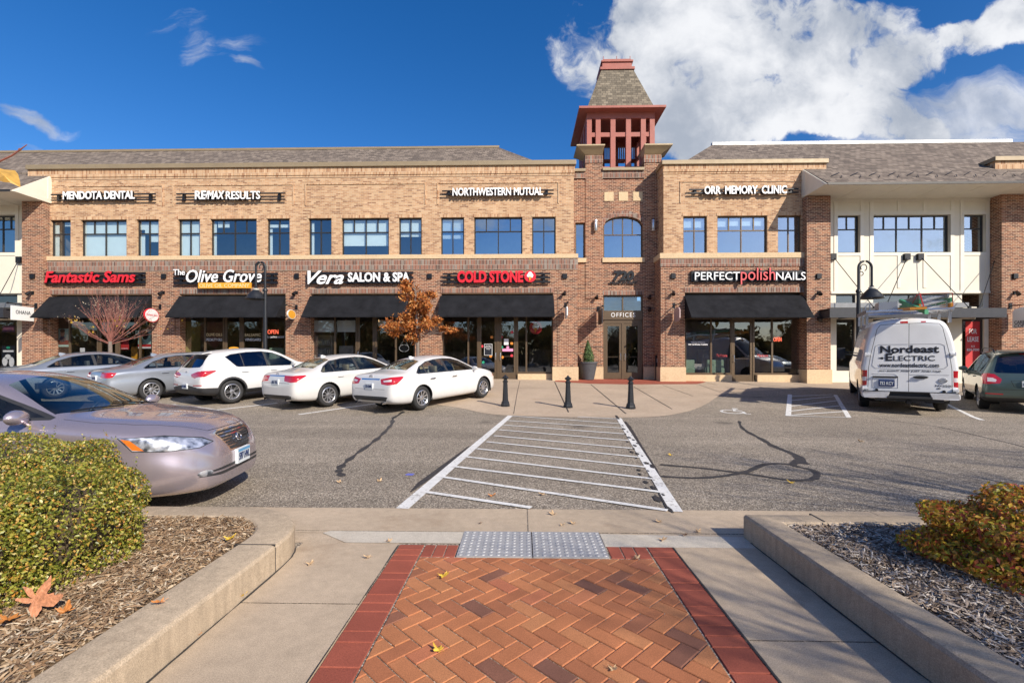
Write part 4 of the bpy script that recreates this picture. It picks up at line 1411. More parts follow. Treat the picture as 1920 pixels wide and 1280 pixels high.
# flared pier caps
def cap(a, b, ol, orr):
 mb = MB()
 x0_, x1_ = TX(a), TX(b)
 y0_, y1_ = Yp, YT + 0.7
 zb, zt = tz(290.5), fz(1168, 272.5, YT - 0.35)
 f = 0.30
 lo = [(x0_, y0_, zb), (x1_, y0_, zb), (x1_, y1_, zb), (x0_, y1_, zb)]
 hi = [(x0_ - ol, y0_ - f, zt), (x1_ + orr, y0_ - f, zt), (x1_ + orr, y1_ + f, zt), (x0_ - ol, y1_ + f, zt)]
 mb.add(lo + hi, [(0, 1, 5, 4), (1, 2, 6, 5), (2, 3, 7, 6), (3, 0, 4, 7), (0, 3, 2, 1)])
 mb.box(x0_ - ol - .02, x1_ + orr + .02, y0_ - f - .02, y1_ + f + .02, zt, zt + 0.06)
 return mb.build('pier_cap', M_CAPTAN, tw)
cap(1097.6, 1129.5, 0.42, 0.04); cap(1207.6, 1239, 0.04, 0.42)
# belfry
bx, by = TX(1168), 24.2
hw = 1.60
zp0, zp1 = tz(318), fz(1166, 222, 22.6)
zbm, zev = fz(1166, 211, 22.6), fz(1168, 198, 22.2)
mb = MB()
pos = [-1.0, -0.47, 0.0]
pw = 0.115
fr_x = [-(hw - pw), -(hw - pw) + 0.42, -0.365, 0.365, (hw - pw) - 0.42, hw - pw]
done = set()
for sx in fr_x:
 for (xx, yy) in ((bx + sx, by - hw + pw), (bx + sx, by + hw - pw), (bx - hw + pw, by + sx), (bx + hw - pw, by + sx)):
  key = (round(xx, 3), round(yy, 3))
  if key in done: continue
  done.add(key)
  mb.box(xx - pw, xx + pw, yy - pw, yy + pw, zp0 - 0.6, zp1)
posts = mb.build('belfry_posts', M_TOWER_RED, tw)
mb = MB()
zr1, zr2 = fz(1166, 255.5, 22.6), fz(1166, 247.5, 22.6)
for (xa, xb, ya, yb) in ((bx - hw, bx + hw, by - hw, by - hw + .16), (bx - hw, bx + hw, by + hw - .16, by + hw), (bx - hw, bx - hw + .16, by - hw + .16, by + hw - .16), (bx + hw - .16, bx + hw, by - hw + .16, by + hw - .16)):
 mb.box(xa + .04, xb - .04, ya + .04, yb - .04, zr1, zr2)
 mb.box(xa, xb, ya, yb, zp1, zbm + 0.02)
 mb.box(xa + .04, xb - .04, ya + .04, yb - .04, zp0 - .5, zp0 + 0.35)
mb.build('belfry_rails', M_TOWER_RED, tw)
# grey slatted screens between the upper rails on the far and side faces
mb = MB()
for k in range(26):
 xx = bx - hw + .3 + k * (2 * hw - .6) / 25
 mb.box(xx - .03, xx + .03, by + hw - .11, by + hw - .07, zr2, zp1)
 mb.box(xx - .03, xx + .03, by + hw - .11, by + hw - .07, zr2 - 1.6, zr2 - 0.75)
mb.build('belfry_screen', plain('pale_slat', (0.5, 0.52, 0.55), 0.5, var=0.05), tw)
mb = MB()
ov = 0.40
e = hw + ov
mb.add([(bx - hw, by - hw, zbm), (bx + hw, by - hw, zbm), (bx + hw, by + hw, zbm), (bx - hw, by + hw, zbm),
  (bx - e, by - e, zev - .10), (bx + e, by - e, zev - .10), (bx + e, by + e, zev - .10), (bx - e, by + e, zev - .10)],
       [(0, 1, 5, 4), (1, 2, 6, 5), (2, 3, 7, 6), (3, 0, 4, 7), (0, 3, 2, 1)])
mb.box(bx - e - .015, bx + e + .015, by - e - .015, by + e + .015, zev - .10, zev)
mb.build('belfry_eave', M_TOWER_RED, tw)
mb = MB()
zb0, zt0 = zev + 0.002, 15.72
h0, h1 = hw + 0.03, 0.76
lo = [(bx - h0, by - h0, zb0), (bx + h0, by - h0, zb0), (bx + h0, by + h0, zb0), (bx - h0, by + h0, zb0)]
hi = [(bx - h1, by - h1, zt0), (bx + h1, by - h1, zt0), (bx + h1, by + h1, zt0), (bx - h1, by + h1, zt0)]
mb.add(lo + hi, [(0, 1, 5, 4), (1, 2, 6, 5), (2, 3, 7, 6), (3, 0, 4, 7), (4, 5, 6, 7)])
trf = mb.build('belfry_roof', M_SHINGLE_T, tw)
mb = MB()
mb.box(bx - h1 - .08, bx + h1 + .08, by - h1 - .08, by + h1 + .08, zt0 - .05, zt0 + 0.07)
mb.box(bx - h1 + .04, bx + h1 - .04, by - h1 + .04, by + h1 - .04, zt0 + .07, zt0 + 0.36)
mb.box(bx - h1 - .02, bx + h1 + .02, by - h1 - .02, by + h1 + .02, zt0 + .36, zt0 + 0.44)
mb.box(bx - h1 + .08, bx + h1 - .08, by - h1 + .08, by + h1 - .08, zt0 + .44, zt0 + 0.54)
for a in (-1, 0, 1): mb.tube([(bx + a * (h1 - .1), by - h1 + .15, zt0 + .54), (bx + a * (h1 - .1), by - h1 + .15, zt0 + .72)], 0.016, 6)
mb.build('roof_cap', M_TOWER_RED, trf)
# flat tower roof under the belfry
mb = MB(); mb.box(xt0, xt1, YT + 0.3, 27.5, tz(330), tz(326)); mb.box(xt0, xt1, 27.3, 27.5, 0, tz(326)); mb.build('flat_roof', M_CHARCOAL, tw)

# ================= cream panelled fronts
def cream_front(px0, px1, label, groups, low_windows, gnd, pxref, door=None, canopy=None):
 xa, xb = fx(px0, YC), fx(px1, YC)
 t = thing('panelled_shop_front', label, 'building', ((xa + xb) / 2, YC, gnd))
 cz = lambda y_: fz(pxref, y_, YC)
 mb = MB()
 top = 8.72
 wt, wb = cz(403), cz(473.5)
 hs_ = [(fx(a, YC), fx(b, YC), wb, wt) for a, b, *_ in groups]
 low = [(fx(a, YC), fx(b, YC), cz(d), cz(c)) for a, b, c, d in low_windows]
 wall_holes(mb, xa, xb, cz(550), top, YC, hs_, 0.24)
 wall_holes(mb, xa, xb, 0.2, cz(550), YC + 0.06, low, 0.2)
 mb.quad((xa, YC + .06, cz(550)), (xb, YC + .06, cz(550)), (xb, YC, cz(550)), (xa, YC, cz(550)))
 mb.build('panel_wall', M_CREAM, t)
 mb = MB()
 for h in hs_:
  a, b, c, d = h
  for x0_, x1_, z0_, z1_ in ((a - .16, a, c - .14, d + .3), (b, b + .16, c - .14, d + .3), (a, b, d, d + .16), (a, b, c - .14, c)):
   mb.box(x0_, x1_, YC - 0.025, YC + .01, z0_, z1_)
  n = max(1, round((b - a) / 1.1))
  for k in range(1, n):
   x = a + (b - a) * k / n
   mb.box(x - .07, x + .07, YC - 0.023, YC + .01, d + .16, top)
   mb.box(x - .07, x + .07, YC - 0.023, YC + .01, cz(540), c - .14)
  for x in (a - .08, b + .08):
   mb.box(x - .08, x + .08, YC - 0.024, YC + .01, d + .3, top); mb.box(x - .08, x + .08, YC - 0.024, YC + .01, cz(547), c - .14)
 mb.box(xa, xb, YC - 0.03, YC + .01, cz(550), cz(546)); mb.box(xa, xb, YC - 0.02, YC + 0.01, cz(378), cz(372) )
 mb.build('batten', M_CREAM_T, t)
 for (a, b, tp, bt), h in zip(groups, hs_):
  window(t, *h, YC + 0.13, tp, bt, 0.64, mat=M_DKFRAME, glass=M_GLASS_SKY)
 interior(t, xa + .05, xb - .05, 5.6, wt + .3, YC + .26, 25.5)
 for (a, b, c, d), h in zip(low_windows, low):
  if door and a == door: continue
  window(t, *h, YC + 0.13, 0, max(1, round((h[1] - h[0]) / 2.0)), 0.6, mat=M_DKFRAME, glass=M_GLASS_SHOP, name='shop_window')
 interior(t, xa + .05, xb - .05, 0.3, 4.6, YC + .28, 26)
 return t, low

cr, lowr = cream_front(1556, 1874, 'cream panelled shop front with long tied canopy behind the white van', [(1570.4, 1612.7, 2, 1), (1637.5, 1781.8, 6, 3), (1806.9, 1847.8, 2, 1)],
                       [(1569, 1606, 551, 575), (1639, 1780, 551, 575), (1806, 1846, 551, 575), (1570, 1605, 598, 695), (1639, 1780, 598, 695), (1806, 1848, 598, 715)], 0.35, 1700, door=1806)
cl, lowl = cream_front(-260, 41, 'cream panelled shop front with tied canopy at the left edge of the photo', [(-30, 29, 4, 2), (-180, -60, 6, 3), (-235, -205, 2, 1)],
                       [(-30, 30, 552, 574), (-180, -60, 552, 574), (-30, 29, 600, 700), (-180, -60, 600, 700)], 0.5, 20)
# FOR LEASE door
h = lowr[-1]
mb = MB()
ydr = YC + 0.14
mb.box(h[0], h[0] + .1, ydr, ydr + .06, h[2], h[3]); mb.box(h[1] - .1, h[1], ydr, ydr + .06, h[2], h[3]); mb.box(h[0] + .1, h[1] - .1, ydr, ydr + .06, h[3] - .1, h[3]); mb.box(h[0] + .1, h[1] - .1, ydr, ydr + .06, h[2], h[2] + .3)
dd = mb.build('door', M_DKFRAME, cr)
mb = MB(); mb.quad((h[0] + .1, ydr + .03, h[2] + .3), (h[1] - .1, ydr + .03, h[2] + .3), (h[1] - .1, ydr + .03, h[3] - .1), (h[0] + .1, ydr + .03, h[3] - .1)); mb.build('pane', M_GLASS_SHOP, dd)
mb = MB(); mb.tube([(h[1] - .06, ydr - .06, h[2] + 1.0), (h[1] - .06, ydr - .06, h[2] + 1.35)], .016, 6); mb.box(h[1] - .075, h[1] - .045, ydr - .06, ydr, h[2] + 1.02, h[2] + 1.05); mb.box(h[1] - .075, h[1] - .045, ydr - .06, ydr, h[2] + 1.3, h[2] + 1.33); mb.build('handle', M_STEEL, dd)

# tied steel canopies
def canopy(parent, xa, xb, pxr, rods):
 yf = 20.15
 zt, zb = fz(pxr, 577.5, yf), fz(pxr, 595, yf)
 mb = MB()
 mb.box(xa, xb, yf, yf + .12, zb, zt); mb.box(xa, xa + .1, yf + .12, YC, zb, zt); mb.box(xb - .1, xb, yf + .12, YC, zb, zt)
 mb.box(xa, xb, yf + .12, YC, zt - .08, zt - .04)
 n = int((xb - xa) / 1.2)
 for k in range(1, n): mb.box(xa + (xb - xa) * k / n - .03, xa + (xb - xa) * k / n + .03, yf + .12, YC, zb + .04, zt - .08)
 c = mb.build('canopy', M_CHARCOAL, parent)
 mb = MB()
 mb.box(xa + .5, xb - .5, YC - 0.14, YC - 0.03, fz(pxr, 577, YC), fz(pxr, 568, YC))
 mb.build('canopy_beam', M_GREYMETAL, c)
 mb = MB()
 for (ax, ay), bx_ in rods:
  top = Vector((fx(ax, YC - .08), YC - .1, fz(ax, ay, YC - .08)))
  bot = Vector((bx_, yf + .06, zt))
  mb.tube([top, bot], 0.016, 6)
  mb.box(top.x - .12, top.x + .12, YC - .14, YC + .01, top.z - .14, top.z + .14)
  mb.box(bot.x - .05, bot.x + .05, yf + .02, yf + .1, zt, zt + .08)
 mb.build('tie_rod', M_BLACK, c)
 return c
xa_, xb_ = fx(1556, 20.15), fx(1888, 20.15)
canopy(cr, xa_, xb_, 1720, [((1562, 481.5), fx(1640, 20.2)), ((1700.5, 481.5), fx(1660, 20.2)), ((1725.5, 481.5), fx(1818, 20.2)), ((1866.5, 481), fx(1836, 20.2))])
canopy(cl, fx(-250, 20.15), fx(6, 20.15), 10, [((36, 487), fx(-15, 20.2)), ((-170, 487), fx(-215, 20.2))])

# ================= big roofs over the cream fronts
def cream_roof(parent, xa, xb, x_ridge0, x_ridge1, cap_mat):
 ye, ze = 19.52, 8.62
 sl = 0.735
 yr = 24.6
 zr = ze + sl * (yr - ye)
 mb = MB()
 mb.extrude([(xa, ye, ze), (xb, ye, ze), (xb, YU + .3, ze + sl * (YU + .3 - ye)), (xa, YU + .3, ze + sl * (YU + .3 - ye))], (0, 0, -0.05))
 rf = mb.build('roof', M_SHINGLE, parent)
 mb = MB()
 # boxed eave: soffit, gable ends and fascia
 mb.quad((xa, ye, ze - .05), (xa, YC + .1, ze - .05), (xb, YC + .1, ze - .05), (xb, ye, ze - .05))
 mb.box(xa, xb, ye - .03, ye - .001, ze - .09, ze + 0.005, 1)
 n = int((xb - xa) / 1.6)
 for k in range(1, n): mb.box(xa + (xb - xa) * k / n - .02, xa + (xb - xa) * k / n + .02, ye + .06, YC, ze - .062, ze - .051)
 for x, s in ((xa, -1), (xb, 1)):
  tri = [(x, ye - .02, ze - .06), (x, YU + .05, ze - .06), (x, YU + .05, ze + sl * (YU + .05 - ye) - 0.02)]
  mb.extrude(tri, (s * 0.05, 0, 0))
  # raised rim of the gable panel
  mb.extrude([(x + s * .05, ye + .05, ze - .05), (x + s * .05, YU, ze - .05), (x + s * .05, YU, ze + .12), (x + s * .05, ye + .3, ze + .12)], (s * .025, 0, 0))
  mb.extrude([(x + s * .05, YU - .16, ze + .12), (x + s * .05, YU, ze + .12), (x + s * .05, YU, ze + sl * (YU - ye) - .05), (x + s * .05, YU - .16, ze + sl * (YU - .16 - ye) - .05)], (s * .025, 0, 0))
 mb.build('eave', [M_CREAM_T, M_DKFRAME], rf)
 return rf, zr
rfr, zrr2 = cream_roof(cr, XW(1506), 40.0, 0, 0, M_STEEL)
rfl, _ = cream_roof(cl, -45.0, XW(94), 0, 0, M_COPING)
# upper slope on the right, hipped at its left end
mb = MB()
sl = 0.735; ye, ze = 19.52, 8.62
zA = ze + sl * (YU + .3 - ye)
zR = fz(1600, 269.5, 24.9)
xrl = fx(1335, 24.9)
mb.extrude([(xr0 + 0.6, YU + .29, zA), (45, YU + .29, zA), (45, 24.9, zR), (xrl, 24.9, zR)], (0, 0, -.05))
mb.extrude([(xr0 + 0.6, YU + .29, zA), (xrl, 24.9, zR), (xrl, 32, zR), (xr0 + .6, 32, zA)], (0, 0, -.05))
mb.quad((xrl, 24.9, zR - .02), (45, 24.9, zR - .02), (45, 34, zR - .02), (xrl, 34, zR - .02))
rup = mb.build('roof', M_SHINGLE, br_)
mb = MB()
mb.box(xrl - .02, fx(1895, 24.9), 24.8, 25.0, zR - .05, zR + .11)
mb.build('ridge_cap', plain('zinc_ridge', (.48, .48, .47), .5, .3, var=.2, scale=1), rup)
# snow guards: little bent rods near the eave
mb = MB()
k = 0
x = XW(1530)
while x < 24:
 for (x1_, y1_), (x2_, y2_) in (((x, 20.15), (x + .55, 20.5)), ((x + .28, 19.95), (x + .42, 20.15))):
  z1_, z2_ = ze + sl * (y1_ - ye) + .05, ze + sl * (y2_ - ye) + .06
  mb.tube([(x1_, y1_, z1_), (x2_, y2_, z2_)], .014, 5)
 x += .78
mb.build('snow_guard', M_BLACK, rfr)

# ================= next brick wing at the right edge
xe = fx(1874, 21.0)
be = thing('shop_building', 'red brick shop wing with tan parapet at the right edge of the photo', 'building', (xe + 3, 21, 0.3))
mb = MB()
mb.box(xe, xe + 1.25, 20.9, 24, 0.1, 8.6)
mb.box(xe + 1.25, xe + 12, 21.05, 24, 0.1, 8.6)
mb.build('lower_wall', M_RED, be)
mb = MB()
Yq = 20.95
mb.box(fx(1866, Yq), xe + 12, Yq, 22.6, fz(1890, 318, Yq), fz(1890, 302, Yq))
mb.build('parapet', M_TAN_S, be)
mb = MB()
mb.box(fx(1866, Yq) - .08, xe + 12, Yq - .1, 22.7, fz(1890, 302, Yq), fz(1890, 294.5, Yq))
mb.build('coping', M_COPING, be)

for o in [o for o in COL.objects if o.type == 'MESH' and o.parent and o.name.split('.')[0] in ('soldier_course', 'stone_sill', 'stone_plinth', 'stone_square', 'window_sill', 'coping')]: split(o)

# a few things that can be made out inside the shops
def inside(px0, px1, y0, y1, Y, dep, mat, name, label, cat, boxes=None):
 x0_, x1_ = fx(px0, Y), fx(px1, Y); z0_, z1_ = fz(px0, y1, Y), fz(px0, y0, Y)
 mb = MB()
 if boxes is None: mb.box(x0_, x1_, Y, Y + dep, z0_, z1_)
 else:
  mb.box(x0_, x0_ + .03, Y, Y + dep, z0_, z1_); mb.box(x1_ - .03, x1_, Y, Y + dep, z0_, z1_); mb.box(x0_ + .03, x1_ - .03, Y + dep - .02, Y + dep, z0_, z1_)
  for k in range(boxes + 1):
   z = z0_ + (z1_ - z0_ - .04) * k / boxes
   mb.box(x0_ + .031, x1_ - .031, Y, Y + dep - .021, z, z + .03)
 o = mb.build(name, mat, loc=((x0_ + x1_) / 2, Y, z0_)); tag(o, label, cat)
 if boxes:
  q = MB(); rg = random.Random(px0)
  for k in range(boxes):
   z = z0_ + (z1_ - z0_ - .04) * k / boxes + .03
   x = x0_ + .06
   while x < x1_ - .1:
    w_ = rg.uniform(.05, .09); h_ = rg.uniform(.14, .26); q.box(x, x + w_, Y + .05, Y + .05 + w_, z, z + h_); x += w_ + .03
  q.build('goods', M_SIGN_G, o)
 return o
M_SIGN_G = island_mat('shelf_goods', [(0, (.5, .5, .48)), (.5, (.35, .38, .36)), (1, (.6, .55, .42))], .6)
M_SHELFW = plain('pale_shelf', (.42, .40, .36), .6, var=.05)
inside(590, 622, 628, 700, YG + .7, .35, M_SHELFW, 'display_shelf', 'pale shelf of bottles inside the salon window under the third awning', 'shelf', 4)
inside(636, 662, 648, 700, YG + 1.2, .5, M_SHELFW, 'counter', 'pale counter inside the salon under the third awning', 'counter')
inside(340, 351, 602, 712, YG + .25, .9, M_INT_OLIVE, 'partition', 'yellow partition just inside the leftmost window under the second awning', 'partition')
inside(505, 532, 652, 700, YG + .8, .6, M_INT_GREEN, 'display_table', 'pale green display inside the window under the second awning', 'table')
inside(392, 416, 655, 700, YG + 1.6, .6, M_INT_WALL, 'counter', 'dark counter inside the shop under the second awning', 'counter')
inside(108, 128, 655, 700, YG + .9, .5, M_INT_GREEN, 'chair_back', 'green chair back behind the window under the leftmost awning', 'chair')
inside(246, 258, 650, 700, YG + .8, .4, M_ORANGE_SIGN, 'display_stand', 'orange display stand behind the bare tree window', 'stand')
inside(832, 872, 660, 705, YG + 2.2, .6, M_INT_WALL, 'counter', 'brown counter inside the shop under the fourth awning', 'counter')
inside(992, 1030, 655, 705, YG + 2.0, .8, M_INT_WALL, 'counter', 'brown counter right of the glass doors under the fourth awning', 'counter')
inside(1302, 1322, 682, 692, YG + .7, .5, M_SHELFW, 'side_table', 'low pale table between the green armchairs in the nail salon', 'table')
inside(1316, 1330, 655, 700, YG + 3.0, .6, M_SHELFW, 'display_shelf', 'pale shelf deep inside the nail salon', 'shelf', 3)
inside(1424, 1490, 668, 705, YG + 2.2, .9, M_INT_WALL, 'counter', 'brown counter inside the right side of the nail salon', 'counter')
wy = YG + .03
mb = MB(); cx_, cz_ = fx(438.5, wy), fz(438, 653, wy)
mb.extrude([(cx_ + .24 * math.cos(a), wy, cz_ + .075 * math.sin(a)) for a in [2 * math.pi * k / 20 for k in range(20)]], (0, -.004, 0))
tag(mb.build('oval_sticker', M_ORANGE_SIGN, loc=(cx_, wy, cz_)), 'orange oval sticker on the door under the second awning', 'sticker')
# round lettered plaque hung in the salon's last window
cx_, cz_ = fx(757, wy), fz(757, 652.5, wy); pq = thing('hanging_plaque', 'black oval plaque with pale rim hung in the salon window left of the russet tree', 'sign', (cx_, wy + .08, cz_))
mb = MB(); mb.extrude([(cx_ + .23 * math.cos(a), wy + .08, cz_ + .17 * math.sin(a)) for a in [2 * math.pi * k / 20 for k in range(20)]], (0, .02, 0)); mb.build('board', M_BLACK, pq)
mb = MB(); mb.tube([(cx_ + .22 * math.cos(a), wy + .07, cz_ + .16 * math.sin(a)) for a in [2 * math.pi * k / 20 for k in range(21)]], .01, 5, cap=False); mb.tube([(cx_ - .18, wy + .08, cz_ + .12), (cx_, wy + .08, cz_ + .42), (cx_ + .18, wy + .08, cz_ + .12)], .006, 4); mb.build('rim', M_WHITE_SIGN, pq)
# ------------------------------------------------------------------ signs on the fronts
def raceway(t, px0, px1, ys, wall_y, stand=0.13, posts=2, hh=0.05):
 mb = MB()
 yb = wall_y - stand
 for y_ in ys:
  z = fz((px0 + px1) / 2, y_, yb)
  mb.box(fx(px0, yb), fx(px1, yb), yb - .025, yb + .025, z - hh / 2, z + hh / 2)
 for k in range(posts):
  q = px0 + (px1 - px0) * (0.06 + 0.88 * k / max(1, posts - 1))
  x = fx(q, yb)
  mb.box(x - .05, x + .05, yb + .02, wall_y + .005, fz(px0, max(ys) + 1, yb), fz(px0, min(ys) - 1, yb))
 return mb.build('mounting_rails', M_BLACK, t)
def letters(t, s_, px0, px1, y0, y1, wall_y, mat, stand=0.20, depth=0.10, back=True, side=None, **kw):
 yb = wall_y - stand
 x0, x1 = fx(px0, yb), fx(px1, yb)
 z0, z1 = fz((px0 + px1) / 2, y1, yb), fz((px0 + px1) / 2, y0, yb)
 o = lettering('letters', s_, x1 - x0, z1 - z0, mat, t, (x0, yb, z0), depth=0.03, **kw)
 if back:
  lettering('letter_returns', s_, x1 - x0, z1 - z0, side or M_BLACK, o, (x0, yb + depth, z0), depth=depth, **kw)
 return o
def sign(label, px, y_, wall_y, group=None):
 return thing('shop_sign', label, 'sign', (fx(px, wall_y), wall_y, fz(px, y_, wall_y)), 0, group)
# upper row
t = sign('white capitals on black rails, leftmost of the signs under the roof edge', 185, 366, YU); raceway(t, 96, 292, (364.5, 375), YU); letters(t, 'MENDOTA DENTAL', 118.5, 253, 358.5, 374, YU, M_WHITE_SIGN, bold=.03)
t = sign('white capitals with a slanted middle on rails above the second awning bay', 430, 366, YU); raceway(t, 331, 535, (363, 374.5), YU)
letters(t, 'RE', 366, 387, 358, 374, YU, M_WHITE_SIGN, bold=.03); letters(t, '/MAX', 385, 421, 358, 374, YU, M_WHITE_SIGN, bold=.03, shear=.18); letters(t, 'RESULTS', 424, 488, 358.5, 374, YU, M_WHITE_SIGN, bold=.02)
t = sign('white capitals on black rails under the roof edge just left of the tower', 932, 360, YU); raceway(t, 829, 1038, (357.5, 364), YU); letters(t, 'NORTHWESTERN MUTUAL', 848.5, 1018, 352, 367, YU, M_WHITE_SIGN, bold=.03)
t = sign('white capitals on black rails under the roof edge right of the tower', 1397, 357, YU); raceway(t, 1292, 1497, (355, 361.5), YU); letters(t, 'ORR  MEMORY  CLINIC', 1320.5, 1475, 348.5, 364, YU, M_WHITE_SIGN, bold=.03)
# lower row
t = sign('red script sign above the leftmost awning', 170, 519, YL); raceway(t, 75, 273, (513, 521.5, 529.5), YL, hh=.10)
letters(t, 'Fantastic Sams', 84, 254, 508, 530, YL, M_RED_SIGN, bold=.025, shear=.22)
t = sign('white script sign with an orange panel above the second awning', 410, 520, YL); raceway(t, 326, 521, (514, 522, 530.5), YL, hh=.10)
letters(t, 'The', 325.5, 347, 505, 516, YL, M_WHITE_SIGN, bold=.01); letters(t, 'Olive Grove', 349.5, 491, 505.5, 529.5, YL, M_WHITE_SIGN, bold=.012, shear=.25)
mb = MB(); yb = YL - .22; mb.box(fx(372, yb), fx(470.5, yb), yb - .02, yb + .06, fz(420, 540.5, yb), fz(420, 529.8, yb)); pn = mb.build('panel', M_ORANGE_SIGN, t)
lettering('panel_lettering', 'OLIVE OIL COMPANY', fx(468, yb) - fx(374.5, yb), .17, M_GOLD_LET, pn, (fx(374.5, yb), yb - .021, fz(420, 539, yb)), depth=.006)
t = sign('white script and capitals sign above the third awning', 672, 520, YL); raceway(t, 575, 775, (512, 521, 529.5), YL, hh=.10)
letters(t, 'Vera', 577, 645, 507.5, 533, YL, M_WHITE_SIGN, bold=.02, shear=.42); letters(t, 'SALON & SPA', 652.5, 768.5, 510.5, 528.5, YL, M_WHITE_SIGN, bold=.035)
t = sign('red sign with round cone emblem above the fourth awning', 930, 519, YL); raceway(t, 830, 1032, (513.5, 521, 529), YL, hh=.07)
letters(t, 'COLD STONE', 857.5, 981, 507.5, 530, YL, M_RED_SIGN, bold=.05)
def cone_logo(parent, cx, y, cz, r, frame=True):
 mb = MB()
 mb.extrude([(cx + r * math.cos(a), y, cz + r * math.sin(a)) for a in [2 * math.pi * k / 26 for k in range(26)]], (0, .06, 0))
 d = mb.build('emblem_disc', M_RED_SIGN, parent)
 mb = MB()
 for k, (dx_, dz_, rr) in enumerate(((-.22, .12, .34), (.2, .16, .34), (.0, .42, .36), (-.05, .0, .33), (.28, -.05, .2))):
  mb.extrude([(cx + (dx_ + rr * math.cos(a)) * r, y - .012 - .003 * k, cz + (dz_ + rr * math.sin(a)) * r) for a in [2 * math.pi * j / 12 for j in range(12)]], (0, .02, 0))
 mb.build('ice_cream', M_WHITE_SIGN, d)
 mb = MB()
 mb.extrude([(cx - .26 * r, y - .03, cz - .05 * r), (cx + .24 * r, y - .03, cz - .12 * r), (cx - .1 * r, y - .03, cz - .85 * r)], (0, .02, 0))
 mb.build('cone', M_ORANGE_SIGN, d)
yb = YL - .24
cone_logo(t, fx(994, yb), yb, fz(994, 518, yb), fx(1005, yb) - fx(994, yb))
t = sign('white and coral sign on black above the nail salon awning', 1405, 518, YL)
mb = MB(); mb.box(fx(1296, YL - .08), fx(1512, YL - .08), YL - .12, YL + .005, fz(1405, 528, YL - .08), fz(1405, 507.5, YL - .08)); mb.build('backing_panel', M_BLACK, t)
letters(t, 'PERFECT', 1302.5, 1387, 510, 525, YL, M_WHITE_SIGN, bold=.005); letters(t, 'polish', 1388.5, 1453, 502, 533, YL, M_PINK_SIGN, stand=.22, bold=.0); letters(t, 'NAILS', 1454.5, 1510, 510, 525, YL, M_WHITE_SIGN, bold=.005)
t = sign('dark numerals 720 above MAIN STREET on the tower', 1169, 518, YT)
letters(t, '720', 1149, 1189, 507.5, 527, YT, M_BLACK, stand=.045, depth=.03, back=False, shear=.15, bold=.05); letters(t, 'MAIN STREET', 1143, 1195, 527.8, 532.5, YT, M_BLACK, stand=.05, depth=.03, back=False, bold=.04)
t = sign('dark panel reading OFFICES over the tower doors', 1168, 590, YT)
mb = MB(); mb.box(TX(1131.5), TX(1205.5), YT + .05, YT + .098, tz(599), tz(582)); mb.build('panel', M_BRONZE, t)
lettering('letters', 'OFFICES', TX(1191.5) - TX(1146), tz(586) - tz(594), M_WHITE_SIGN, t, (TX(1146), YT + .049, tz(594)), depth=.015, spacing=1.25)

# ------------------------------------------------------------------ hanging blade signs
def blade(label, px, ybr, y0, y1, shape, col, wall_y=YL, reach=0.95, text=None, tcol=None, rim=None, below=True, gap=.06, face='R'):
 x = fx(px, wall_y - .5)
 zb = fz(px, ybr, wall_y - .5)
 t = thing('blade_sign', label, 'sign', (x, wall_y, zb), 0, 'signs hung from wall brackets')
 mb = MB()
 mb.tube([(x, wall_y, zb), (x, wall_y - reach - .12, zb)], .022, 6)
 mb.box(x - .06, x + .06, wall_y - .03, wall_y, zb - .12, zb + .12)
 mb.lathe([(.001, -.05), (.05, -.02), (.05, .02), (.001, .05)], (x, wall_y - reach - .13, zb), 8)
 mb.build('bracket', M_BLACK, t)
 za, zc = fz(px, y0, wall_y - .5), fz(px, y1, wall_y - .5)
 ya, yb_ = wall_y - .12, wall_y - reach
 cy, cz, ry, rzz = (ya + yb_) / 2, (za + zc) / 2, (ya - yb_) / 2, (za - zc) / 2
 def outline(k):
  if shape == 'oval': return [(cy + ry * k * math.cos(a), cz + rzz * k * math.sin(a)) for a in [2 * math.pi * j / 28 for j in range(28)]]
  if shape == 'shield': return [(cy + ry * k * u, cz + rzz * k * v) for u, v in ((-1, .6), (-.6, 1), (.6, 1), (1, .6), (1, -.6), (.6, -1), (-.6, -1), (-1, -.6))]
  if shape == 'arch': return [(cy + ry * k, cz - rzz * k), (cy + ry * k, cz + rzz * k * .6)] + [(cy + ry * k * math.cos(a), cz + rzz * k * (.6 + .4 * math.sin(a))) for a in [math.pi * j / 10 for j in range(1, 10)]] + [(cy - ry * k, cz + rzz * k * .6), (cy - ry * k, cz - rzz * k)]
  return [(cy - ry * k, cz - rzz * k), (cy + ry * k, cz - rzz * k), (cy + ry * k, cz + rzz * k), (cy - ry * k, cz + rzz * k)]
 mb = MB()
 mb.extrude([(x - .025, a, b) for a, b in outline(1)], (.05, 0, 0))
 bd = mb.build('board', rim or col, t)
 if rim:
  mb = MB(); mb.extrude([(x - .03, a, b) for a, b in outline(.9)], (.06, 0, 0)); mb.build('face', col, bd)
 mb = MB()
 for q in (.3, .8):
  yy = ya + (yb_ - ya) * q
  mb.tube([(x, yy, zb), (x, yy, za - .01)], .008, 5)
 mb.build('hanger', M_BLACK, t)
 if text:
  for s_, hf, wf, dz in text:
   h_ = rzz * 2 * hf; w_ = ry * 2 * wf
   for sg, r_ in (((1, 90), (-1, -90))):
    rot = Matrix.Rotation(R(r_), 4, 'Z')
    M = Matrix.Translation((x + sg * (.034), cy, cz + dz * rzz)) @ rot @ Matrix.Translation((-w_ / 2, 0, -h_ / 2))
    lo = world_loc(bd)
    l = lettering('lettering', s_, w_, h_, tcol or M_INK, None, M=Matrix.Translation(-lo) @ M, depth=.004); l.parent = bd
 return t
M_SIGN_WHITE = plain('sign_white', (.74, .74, .73), .5, var=.04)
M_SIGN_BLUE = plain('sign_pale_blue', (.42, .55, .56), .5, var=.06)
M_SIGN_ROSE = plain('sign_rose', (.42, .30, .28), .5, var=.06)
